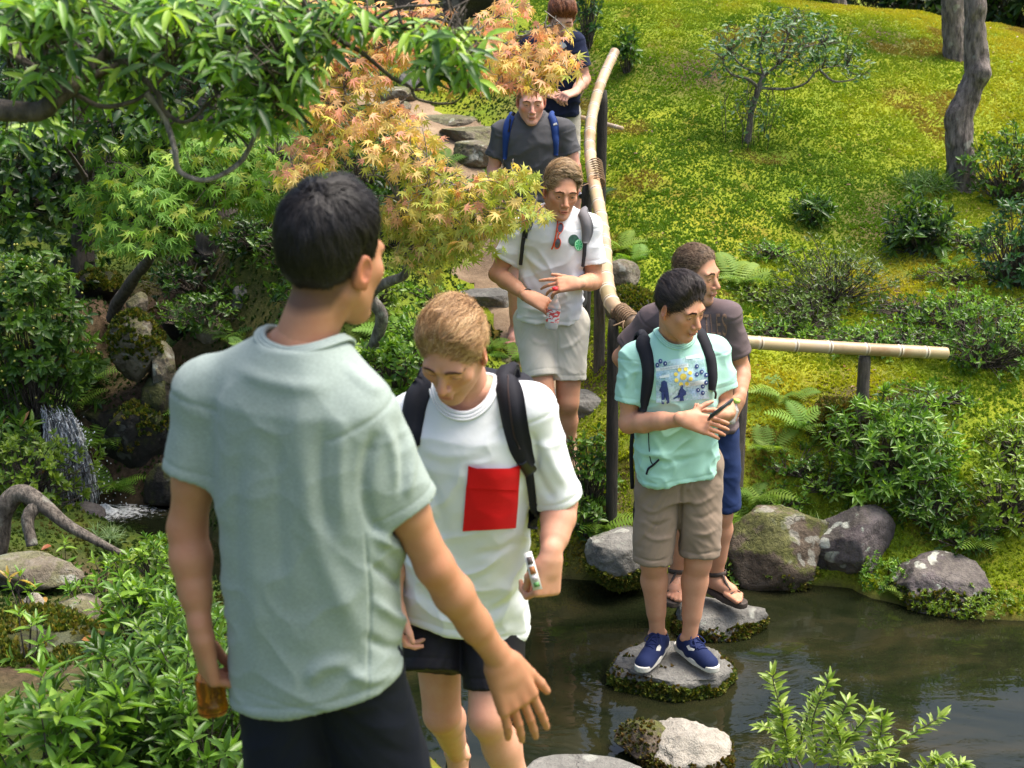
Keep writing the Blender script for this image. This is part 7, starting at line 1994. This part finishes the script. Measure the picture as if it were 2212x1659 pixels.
wt = empty('wrist_watch', at(1247,420,8.5), 'steel wrist watch of the man in charcoal', 'watch')
M_steel = simple_mat('steel', (.4,.4,.42), .25, .1, 60, Metallic=.9)
_wd = D_.J['wrL'] - D_.J['elL']; band(D_.J['wrL'] - nrm(_wd) * .01, _wd, .031, .006, 'watch_band', M_steel, parent=wt)
v0, f0 = ico(2); mb = MB(); _wc = D_.J['wrL'] - nrm(_wd) * .01 + np.array([.018,-.03,.002]); mb.add(v0 * np.array([.018,.008,.019]) + _wc, f0); mb.build('watch_case', M_steel, wt, True)
mb = MB(); mb.add(v0 * np.array([.013,.004,.014]) + _wc + np.array([.002,-.007,0]), f0); mb.build('dial', M_buckle, wt, True)
def sandal_sole(pers, q, mat, thick=.02):
    c, toe = pers.J['an' + q], pers.J['toe' + q]; V, Q, hd, L = sole_field(c, toe.copy(), toe[2] - .012 - thick, thick=thick); mb = MB(); mb.add(V, Q); return mb.build('sandal_sole', mat, pers.root, True)
M_sole_br = simple_mat('sandal_brown', (.055,.04,.032), .75, .25, 80, .3)
sandal_sole(D_, 'R', simple_mat('sole_pale', (.35,.2,.15), .8)); sandal_sole(D_, 'L', M_sole_br); sandal_sole(C_, 'R', M_sole_br); sandal_sole(C_, 'L', M_sole_br)

# ---------------------------------------------------------------- F: navy shirt, at the top
M_navy = cloth_mat('shirt_navy', (.014,.019,.048), 700, .9, .2)
F_ = Person('auburn haired person in a navy t-shirt looking down at the top of the path', dict(
    neck=at(1207,64,9.78), pelvis=at(1195,250,9.86), shR=at(1142,100,9.86), shL=at(1240,90,9.72), elR=at(1132,168,9.86), wrR=at(1168,200,9.62), elL=at(1263,172,9.72), wrL=at(1241,200,9.55),
    hipR=at(1170,258,9.87), hipL=at(1222,258,9.83), knR=at(1175,385,9.82), knL=at(1222,385,9.75), anR=at(1175,490,9.9), anL=at(1222,492,9.82), toeR=at(1172,508,9.75), toeL=at(1226,510,9.68)),
    dict(c=at(1213,36,9.66), R=head_R(8, 34, 0), s=1.06, h=.0032, hair=[(.10,.032,.012),(.18,.06,.022),(.26,.095,.035)], hl=[.055,.05,.035,.0,-.03,.02,-.02,-.06,-.07], t=(.026,.013,.014), eye=.3, rosy=1.2), (.64,.37,.27), h=.006)
F_.make_head(); F_.make_hair(1800, .05, .003, comb((-.25,.95,-.2)), .004, .15, 5)
F_.trunk(); F_.arm('R', dict(dir=(.85,-.4,-.05), back=(0,-.6,.7), curl=(.4,.5,.5,.5)), .006); F_.arm('L', dict(dir=(-.6,-.6,-.1), back=(-.1,-.5,.8), curl=(.8,.9,.9,.9)), .006)
F_.leg('R'); F_.leg('L'); F_.finish_body()
F_.shorts(cloth_mat('shorts_sand', (.47,.43,.36)), {'R': at(1175,372,9.83), 'L': at(1222,372,9.77)}, .09, (.1,.1), .165, .115, seed=6)
F_.shirt(M_navy, at(1197,243,9.82), (.68,.68), .17, .118, wr=.0055, seed=31, sleeve_r=(.066,.074))
mb = MB(); put_blob(mb, F_.bvh, [(1195,92),(1200,88),(1207,90),(1212,88),(1221,94),(1225,101),(1218,105),(1208,101),(1200,100)], .003); mb.build('shirt_print', simple_mat('print_grey_white', (.55,.58,.6), .8, .2, 120), F_.shirt_obj)
sandal_sole(F_, 'R', M_sole_br); sandal_sole(F_, 'L', M_sole_br)

# ---------------------------------------------------------------- G: faded plum grey shirt, behind
M_plum = cloth_mat('shirt_plum_grey', (.125,.093,.098), 700, .92, .10, .15)
M_bluesh = cloth_mat('shorts_blue', (.014,.030,.100), 700, .9, .12)
G_ = Person('man with short brown hair in a plum grey lettered t-shirt behind the mint shirt', dict(
    neck=at(1488,648,6.12), pelvis=at(1512,930,6.16), shR=at(1408,690,6.20), shL=at(1572,682,6.03), elR=at(1342,772,6.28), wrR=at(1405,850,6.3), elL=at(1600,795,6.06), wrL=at(1598,862,5.92),
    hipR=at(1472,945,6.18), hipL=at(1548,942,6.12), knR=at(1472,1110,6.15), knL=at(1556,1108,6.10), anR=at(1462,1243,6.22), anL=at(1547,1247,6.17), toeR=at(1452,1292,6.06), toeL=at(1601,1294,6.03)),
    dict(c=at(1503,592,6.05), R=head_R(52, 5, 0), s=1.04, h=.0025, curl=.12, hair=[(.11,.066,.04),(.19,.12,.075),(.27,.185,.12)], hl=[.074,.07,.05,.01,-.025,.022,-.02,-.055,-.065], t=(.010,.0065,.004), rosy=1.0, stubble=.35, brow=(.14,.085,.05), iris=(.07,.05,.03)), (.54,.285,.18), h=.005)
G_.make_head(); G_.make_hair(6000, .012, .0018, comb((.1,.8,.25)), .003, .05, 6)
G_.trunk(); G_.arm('R', dict(dir=(.6,.1,-.8), back=(-.6,-.4,.3)), .005); G_.arm('L', dict(dir=(-.45,-.35,-.75), back=(.75,-.6,.25), curl=(.7,.75,.8,.85), thumb=(.5,.5,.3), s=1.05), .004)
G_.leg('R', h=.004); G_.leg('L', h=.004); G_.finish_body()
G_.shorts(M_bluesh, {'R': at(1478,1085,6.17), 'L': at(1556,1094,6.12)}, .10, (.1, .098), .165, .115, seed=13)
G_.shirt(M_plum, at(1515,922,6.14), (.70,.72), .165, .112, wr=.0045, seed=41, sleeve_r=(.056,.066), strokes=[([(1575,690),(1568,720),(1562,760)], 5, -.008), ([(1400,700),(1380,730),(1360,745)], 6, .007), ([(1415,720),(1395,750),(1385,775)], 6, -.006)])
def text_mesh(word, size=1.0):
    cu = bpy.data.curves.new('lettering', 'FONT'); cu.body = word; cu.size = size; cu.resolution_u = 3
    o = bpy.data.objects.new('lettering', cu); COL.objects.link(o)
    dg = bpy.context.evaluated_depsgraph_get(); me = bpy.data.meshes.new_from_object(o.evaluated_get(dg))
    bm = bmesh.new(); bm.from_mesh(me); bmesh.ops.triangulate(bm, faces=bm.faces)
    bmesh.ops.subdivide_edges(bm, edges=[e for e in bm.edges if e.calc_length() > .12 * size], cuts=2, use_grid_fill=True); bmesh.ops.triangulate(bm, faces=bm.faces)
    v = np.array([x.co[:2] for x in bm.verts]); f = np.array([[x.index for x in q.verts] for q in bm.faces]); bm.free()
    bpy.data.objects.remove(o); bpy.data.curves.remove(cu); bpy.data.meshes.remove(me)
    v = (v - v.min(0)) / (v.max(0) - v.min(0)); return v, f
def lettering(word, bvh, corners, mat, parent, off=.003):
    v, f = text_mesh(word); uv = bil(corners, v[:, 0], 1 - v[:, 1]); P, N = drape(bvh, uv, off)
    mb = MB(); mb.add(P, f); return mb.build('lettering', mat, parent)
M_letter = simple_mat('print_faded_orange', (.26,.15,.105), .9, .3, 120)
for w_, c4 in (('T', [(1519,680),(1531,679),(1533,724),(1522,724)]), ('L', [(1534,679),(1543,678.5),(1546,724),(1537,724)]), ('E', [(1547,678),(1556,677.5),(1558,724),(1549,724)]), ('S', [(1559,677.5),(1570,678),(1571,726),(1561,725)])):
    lettering(w_, G_.bvh, c4, M_letter, G_.shirt_obj)
lettering('T', G_.bvh, [(1505,681),(1517,680),(1519,724),(1508,724)], M_letter, G_.shirt_obj)
bottle('small bottle with a pale green cap in the hand behind the phone', at(1590,868,5.86), at(1574,915,5.84), .026, (M_clear,))
mb = MB(); v, f, f3 = lathe_pts(at(1592,862,5.86), at(1590,869,5.86), [(0,.012),(.1,.016),(1,.016)]); mb.add(v, f); mb.f3.append(f3.astype(np.int32)); tag(mb.build('bottle_cap', simple_mat('cap_green', (.45,.62,.12), .4), None, True), 'pale green cap of the small bottle beside the phone', 'bottle cap')
for q in 'RL':
    so = sandal_sole(G_, q, M_sole_br, .028)
    c, toe = G_.J['an' + q], G_.J['toe' + q]; hd = toe - c; hd[2] = 0; L = np.linalg.norm(hd); hd = nrm(hd); sd_ = np.array([hd[1], -hd[0], 0]); fz = toe[2] - .012
    for k, (y0, z0, wx, tilt) in enumerate(((L * .72, .040, .044, 0), (.0, .082, .040, .03))):
        an = np.linspace(-.25, math.pi + .25, 22) if k == 0 else np.linspace(0, 2 * math.pi, 30)
        cc = np.array([c[0], c[1], fz]) + hd * y0
        if k == 0: pts = cc + sd_ * (wx * np.cos(an))[:, None] + np.array([0, 0, 1.]) * (z0 * np.maximum(np.sin(an), -.1))[:, None]
        else: pts = cc + sd_ * (wx * np.cos(an))[:, None] + hd * (.046 * np.sin(an))[:, None] + np.array([0, 0, 1.]) * (z0 + .012 * np.sin(an))[:, None]
        v = np.concatenate([pts + np.array([0, 0, .0]) - (hd if k == 0 else np.array([0, 0, 1.])) * .011, pts + (hd if k == 0 else np.array([0, 0, 1.])) * .011]); n = len(pts)
        f = np.array([(i, i + 1, n + i + 1, n + i) for i in range(n - 1)]); mb = MB(); mb.add(v, f); ob = mb.build('sandal_strap', M_sole_br, so, True)
        md = ob.modifiers.new('thick', 'SOLIDIFY'); md.thickness = .004; md.offset = 1
    p = np.array([c[0], c[1], fz]); pts = smooth_path([p + hd * .045 + [0, 0, .088], p + hd * L * .45 + sd_ * .012 + [0, 0, .066], p + hd * L * .70 + sd_ * .02 + [0, 0, .043]], 10)
    mb = MB(); add_tube(mb, pts, .006, 6); mb.build('sandal_strap', M_sole_br, so, True)

# ---------------------------------------------------------------- E: mint shirt, looking at the phone
M_mint = cloth_mat('shirt_mint', (.37,.64,.54), 700, .92, .05)
M_khaki = cloth_mat('shorts_khaki', (.26,.195,.145), 600, .88, .10)
E_ = Person('dark haired man in a mint t-shirt and khaki shorts standing on a stepping stone', dict(
    neck=at(1457,722,5.64), pelvis=at(1466,1010,5.66), shR=at(1371,774,5.64), shL=at(1543,760,5.69), elR=at(1358,915,5.60), wrR=at(1478,905,5.38), elL=at(1566,885,5.66), wrL=at(1566,898,5.50),
    hipR=at(1424,1030,5.66), hipL=at(1512,1026,5.67), knR=at(1413,1215,5.62), knL=at(1508,1212,5.62), anR=at(1420,1368,5.66), anL=at(1489,1378,5.62)),
    dict(c=at(1468,662,5.55), R=head_R(42, 18, -4), s=1.05, h=.0025, hair=[(.010,.007,.007),(.022,.016,.015),(.045,.033,.03),(.075,.058,.052)], hl=[.080,.076,.056,.02,-.02,.028,-.018,-.05,-.06], t=(.020,.008,.010), rosy=.9, eye=.7, gaze=(0,-.2), brow=(.02,.014,.012), stubble=.15, lump=.14), (.58,.30,.19), h=.0045)
E_.make_head(); E_.make_hair(6000, .055, .0019, comb((.15,.95,-.15)), .005, .25, 7)
E_.trunk()
E_.arm('R', dict(dir=(.93,-.16,-.22), back=(.1,-.88,.42), curl=(.22,.25,.28,.32), spread=.03, thumb=(.95,.1,.1), s=1.05), .0035)
E_.arm('L', dict(dir=(-.72,-.30,-.12), back=(.25,-.55,-.80), curl=(.75,.8,.85,.9), thumb=(.4,.5,.5), s=1.0), .0035)
E_.leg('R', h=.004); E_.leg('L', h=.004); E_.finish_body()
E_.shorts(M_khaki, {'R': at(1411,1213,5.61), 'L': at(1510,1199,5.61)}, .06, (.100, .084), .165, .112, 'shorts', .0045, seed=15, strokes=[
    ([(1380,1090),(1410,1105),(1455,1085)], 5, .006), ([(1385,1120),(1420,1135),(1450,1120)], 5, -.005), ([(1385,1150),(1415,1165),(1455,1160)], 5, .005), ([(1485,1090),(1515,1085),(1550,1065)], 5, .006), ([(1490,1115),(1520,1118),(1550,1100)], 5, -.005), ([(1490,1150),(1520,1155),(1552,1140)], 5, .005),
    ([(1472,1040),(1470,1090),(1466,1200)], 3.5, -.010), ([(1490,1020),(1492,1050),(1485,1060)], 3, .005), ([(1372,1200),(1410,1213),(1455,1200)], 2, -.003), ([(1478,1190),(1510,1198),(1550,1188)], 2, -.003)])
E_.shirt(M_mint, at(1464,1024,5.64), (.66,.64), .170, .116, wr=.0042, seed=51, h=.0045, sleeve_r=(.060,.072), neck_r=.075, hemdir=plane_n((1368,1015,5.66),(1557,988,5.7),(1462,1030,5.54)), strokes=[([(1385,960),(1430,985),(1500,975)], 7, .006), ([(1390,985),(1440,1000),(1530,980)], 6, -.005), ([(1400,930),(1420,960),(1440,1000)], 6, .005), ([(1345,800),(1355,820),(1352,840)], 5, .006), ([(1375,805),(1372,830),(1378,850)], 5, -.006)])
def ppx(zx, zy): return (1283 + .2666 * zx, 495.5 + .2666 * zy)
_prt = E_.shirt_obj
t = new_mat('print_sky'); M_psky = t.done(t.bsdf(t.ramp(t.noise(1., 3, .6, t.scaled(t.pos(), (9,9,26))), [(.35,(.36,.56,.78)),(.5,(.50,.68,.80)),(.65,(.50,.72,.72))]), .9, Alpha=t.maprange(t.noise(22, 4, .7), .38, .58, .35, 1.)))
P_, Q_ = patch(E_.bvh, [ppx(505,1075), ppx(885,1020), ppx(930,1370), ppx(505,1405)], 24, 24, .0028); mb = MB(); mb.add(P_, Q_); mb.build('sky_print', M_psky, _prt, True)
M_pw = simple_mat('print_white', (.66,.74,.74), .9, .05, 60); M_pnavy = simple_mat('print_navy', (.03,.055,.19), .9, .25, 90); M_pyel = simple_mat('print_yellow', (.72,.58,.10), .9, .2, 90)
mb = MB()
for c4 in ([(500,1125),(760,1085),(765,1115),(505,1150)], [(530,1190),(610,1172),(612,1195),(535,1208)], [(740,1030),(860,1010),(862,1040),(742,1055)], [(730,1240),(900,1215),(905,1250),(735,1275)]):
    P_, Q_ = patch(E_.bvh, [ppx(*c) for c in c4], 10, 4, .0040); mb.add(P_, Q_)
mb.build('cloud_print', M_pw, _prt)['kind'] = 'stuff'
mb = MB(); put_blob(mb, E_.bvh, circle_px(*ppx(722,1192), 7.0, 7.0, 16), .0046)
for k in range(8):
    a = k * math.pi / 4 + .3; c = ppx(722 + 62 * math.cos(a), 1192 + 62 * math.sin(a)); put_blob(mb, E_.bvh, circle_px(c[0], c[1], 4.4, 4.4, 10), .0046)
mb.build('sun_print', M_pyel, _prt)
for (bx, by) in ((515,1100),(540,1070),(577,1088),(830,1110),(868,1155),(905,1180),(830,1175),(905,1240),(878,1270),(840,1300),(878,1322)):
    mb = MB(); c = ppx(bx, by); put_blob(mb, E_.bvh, circle_px(c[0], c[1], 4.3, 5.0, 12), .0048); o = mb.build('berry_print', M_pnavy, _prt)
    mb = MB(); put_blob(mb, E_.bvh, circle_px(c[0] + .6, c[1] - .4, 1.3, 1.5, 7), .0058, 1); mb.build('berry_highlight', M_pw, o)
mb = MB(); put_blob(mb, E_.bvh, [ppx(*q) for q in ((568,1222),(590,1235),(597,1275),(608,1330),(610,1400),(590,1410),(580,1330),(566,1410),(548,1410),(548,1320),(528,1300),(545,1270),(545,1235))], .0048); mb.build('figure_print', M_pnavy, _prt)
mb = MB(); put_blob(mb, E_.bvh, [ppx(*q) for q in ((708,1255),(720,1262),(718,1285),(745,1310),(745,1335),(720,1350),(728,1385),(692,1390),(695,1360),(670,1362),(642,1375),(640,1365),(680,1340),(685,1300),(702,1282),(698,1262))], .0048); mb.build('figure_print', M_pnavy, _prt)
M_ptxt = simple_mat('print_text', (.33,.43,.47), .9)
lettering('blueberry jAM', E_.bvh, [ppx(540,1122), ppx(745,1090), ppx(748,1112), ppx(542,1146)], M_ptxt, _prt, .0052)
lettering('201', E_.bvh, [ppx(775,1242), ppx(815,1236), ppx(817,1258), ppx(777,1264)], M_ptxt, _prt, .0052)
bpE = empty('backpack', E_.loc(0, -.2, .3), 'black backpack worn by the man in mint', 'backpack')
pack_body(bpE, E_, (.15, .085, .23), (0, -.22, .27), M_black_strap)
add_strap(bpE, E_, [(1392,728),(1389,744),(1396,767),(1401,802),(1397,842),(1389,886)], [26,32,30,26,24,16], M_black_strap, thick=.014)
add_strap(bpE, E_, [(1511,718),(1522,738),(1534,775),(1538,812),(1536,842)], [20,22,20,18,12], M_black_strap, thick=.014)
def web(pts, r, name, parent):
    mb = MB(); add_tube(mb, smooth_path([at(*p) for p in pts], 16), r, 6); return mb.build(name, M_black_strap, parent, True)
web([(1376,890,5.78),(1364,960,5.75),(1366,1055,5.74)], .009, 'webbing_strap', bpE); web([(1382,1040,5.80),(1370,1100,5.78),(1372,1178,5.76)], .005, 'webbing_strap', bpE)
P_, N_ = drape(E_.bvh, np.array([(1402,930),(1403,965),(1406,992),(1412,1004)]), .006); mb = MB(); add_tube(mb, smooth_path(P_, 20), .0022, 5); mb.build('draw_cord', M_black_strap, bpE, True)
P_, N_ = drape(E_.bvh, np.array([(1424,990),(1412,1004),(1402,1012),(1398,1025)]), .007); mb = MB(); add_tube(mb, smooth_path(P_, 20), .0045, 6); mb.build('cord_end', M_black_strap, bpE, True)
P_, N_ = drape(E_.bvh, np.array([(1537,840),(1541,848),(1540,860)]), .012); mb = MB(); add_tube(mb, smooth_path(P_, 10), .005, 6); mb.build('zip_pull', M_buckle, bpE, True)
# phone
ph = empty('phone', at(1557,884,5.36), 'slim dark phone in the hands of the man in mint', 'phone')
_c = at(1556,885,5.35); _l = nrm(np.array([.80,.42,.46])); _w = nrm(np.cross(_l, [-.35,.55,.75])); _n = np.cross(_l, _w)
def slab(c, l, w_, n_, sz, bev=.004, h=None):
    bm = bmesh.new(); bmesh.ops.create_cube(bm, size=1); 
    for x in bm.verts: x.co = Vector((x.co.x * sz[0], x.co.y * sz[1], x.co.z * sz[2]))
    bmesh.ops.bevel(bm, geom=bm.edges[:], offset=bev, segments=2, affect='EDGES')
    v = np.array([x.co[:] for x in bm.verts]); fs = [[x.index for x in q.verts] for q in bm.faces]; bm.free()
    v = c + v[:, :1] * l + v[:, 1:2] * w_ + v[:, 2:] * n_
    f3 = np.array([q for q in fs if len(q) == 3]).reshape(-1, 3); f4 = np.array([q for q in fs if len(q) == 4]).reshape(-1, 4)
    return v, f3, f4
v, f3, f4 = slab(_c, _l, _w, _n, (.125, .066, .010), .0035); mb = MB(); mb.add(v, f4); 
if len(f3): mb.f3.append(f3.astype(np.int32))
mb.build('phone_case', simple_mat('phone_grey', (.025,.03,.04), .3, .1, 60), ph, True)
v, f3, f4 = slab(_c + _n * .0052, _l, _w, _n, (.112, .058, .0012), .0004); mb = MB(); mb.add(v, f4); mb.build('screen', simple_mat('screen', (.05,.06,.07), .08), ph)

# shoes
M_shoe = cloth_mat('shoe_navy', (.013,.022,.078), 500, .8, .2); M_solew = simple_mat('sole_white', (.62,.60,.54), .7, .08, 60); M_lace = cloth_mat('lace_navy', (.012,.02,.085), 500, .8, .2)
M_sock = cloth_mat('shoe_lining', (.03,.06,.2))
def sneaker(pers, q, heel, toe, marks):
    fl = .118
    c = np.array([heel[0], heel[1], fl]); hd = toe - heel; hd[2] = 0; L = np.linalg.norm(hd); hd = nrm(hd); sd_ = np.array([hd[1], -hd[0], 0]); Z = np.array([0, 0, 1.])
    e = tag(bpy.data.objects.new('sneaker', None), None); COL.objects.link(e); e.parent = pers.root; e.matrix_parent_inverse = Matrix.Translation(-pers.root.location)
    def lk(mb, name, mat, sm=True):
        o = link(name, mb.mesh(name, sm), mat); o.parent = e; return o
    anc = c + hd * .055
    F = Field(np.minimum(heel, toe) * [1, 1, 0] + [0, 0, fl] - [.08, .08, .02], np.maximum(heel, toe) * [1, 1, 0] + [0, 0, fl] + [.08, .08, .14], .0035)
    F.cone(c + hd * .032 + Z * .045, c + hd * .10 + Z * .040, .034, .040, 0); F.cone(c + hd * .035 + Z * .04, anc + Z * .082, .034, .038, .03)
    F.cone(c + hd * .08 + Z * .062, c + hd * .17 + Z * .034, .030, .030, .03); F.cone(c + hd * .10 + Z * .026, c + hd * (L - .045) + Z * .022, .042, .038, .02); F.cone(c + hd * .17 + Z * .03, c + hd * (L - .045) + Z * .02, .036, .034, .02)
    F.put(lambda P: (fl + .012) - P[..., 2], F.lo, F.lo + .5, 0, 'cut')
    F.cone(anc + Z * .075 - hd * .006, anc + Z * .15 - hd * .008, .034, .045, .004, 'sub')
    V, Q = F.mesh(); V = relax(V, Q, 1); mb = MB(); mb.add(V, Q); up_ = lk(mb, 'shoe_upper', M_shoe)
    bv = BVHTree.FromPolygons([tuple(x) for x in V], [tuple(int(i) for i in f_) for f_ in Q])
    V, Q, _, _ = sole_field(c + hd * .045, c + hd * (L - .03), fl, .046, .026, .0035, .072, .036); mb = MB(); mb.add(V, Q); lk(mb, 'shoe_sole', M_solew)
    for k in range(5):
        y0 = .085 + .019 * k; pts = []
        for s_ in np.linspace(-1, 1, 9):
            o_ = c + hd * (y0 + .006 * s_ * (1 if k % 2 else -1)) + sd_ * .020 * s_ + Z * .16; h_ = bv.ray_cast(V3(o_), Vector((0, 0, -1)))
            if h_[0] is not None: pts.append(np.array(h_[0]) + Z * .002)
        if len(pts) > 3: mb = MB(); add_tube(mb, smooth_path(pts, 14), .0032, 5); lk(mb, 'lace', M_lace)
    b0 = c + hd * .082 + Z * .098
    for s_ in (-1, 1):
        mb = MB(); add_tube(mb, smooth_path([b0, b0 + sd_ * s_ * .02 + hd * .018 + Z * .008, b0 + sd_ * s_ * .038 + hd * .042 - Z * .014, b0 + sd_ * s_ * .022 + hd * .048 - Z * .018, b0 + hd * .006], 22), .0026, 5); lk(mb, 'lace_bow', M_lace)
        mb = MB(); add_tube(mb, smooth_path([b0, b0 + sd_ * s_ * .012 + hd * .03 - Z * .004, b0 + sd_ * s_ * .026 + hd * .065 - Z * .028], 12), .0024, 5); lk(mb, 'lace_end', M_lace)
    for o_ in marks:
        try:
            mb = MB(); put_blob(mb, bv, o_, .0015); lk(mb, 'side_emblem', M_solew)
        except ValueError: pass
sneaker(E_, 'R', at(1432,1392,5.70), at(1383,1438,5.46), [[(1418,1398),(1424,1392),(1428,1398),(1425,1406),(1417,1406)], [(1383,1391),(1388,1386),(1389,1390),(1386,1396)]])
sneaker(E_, 'L', at(1470,1396,5.68), at(1546,1440,5.46), [[(1483,1396),(1489,1393),(1491,1399),(1501,1402),(1499,1406),(1488,1405)]])
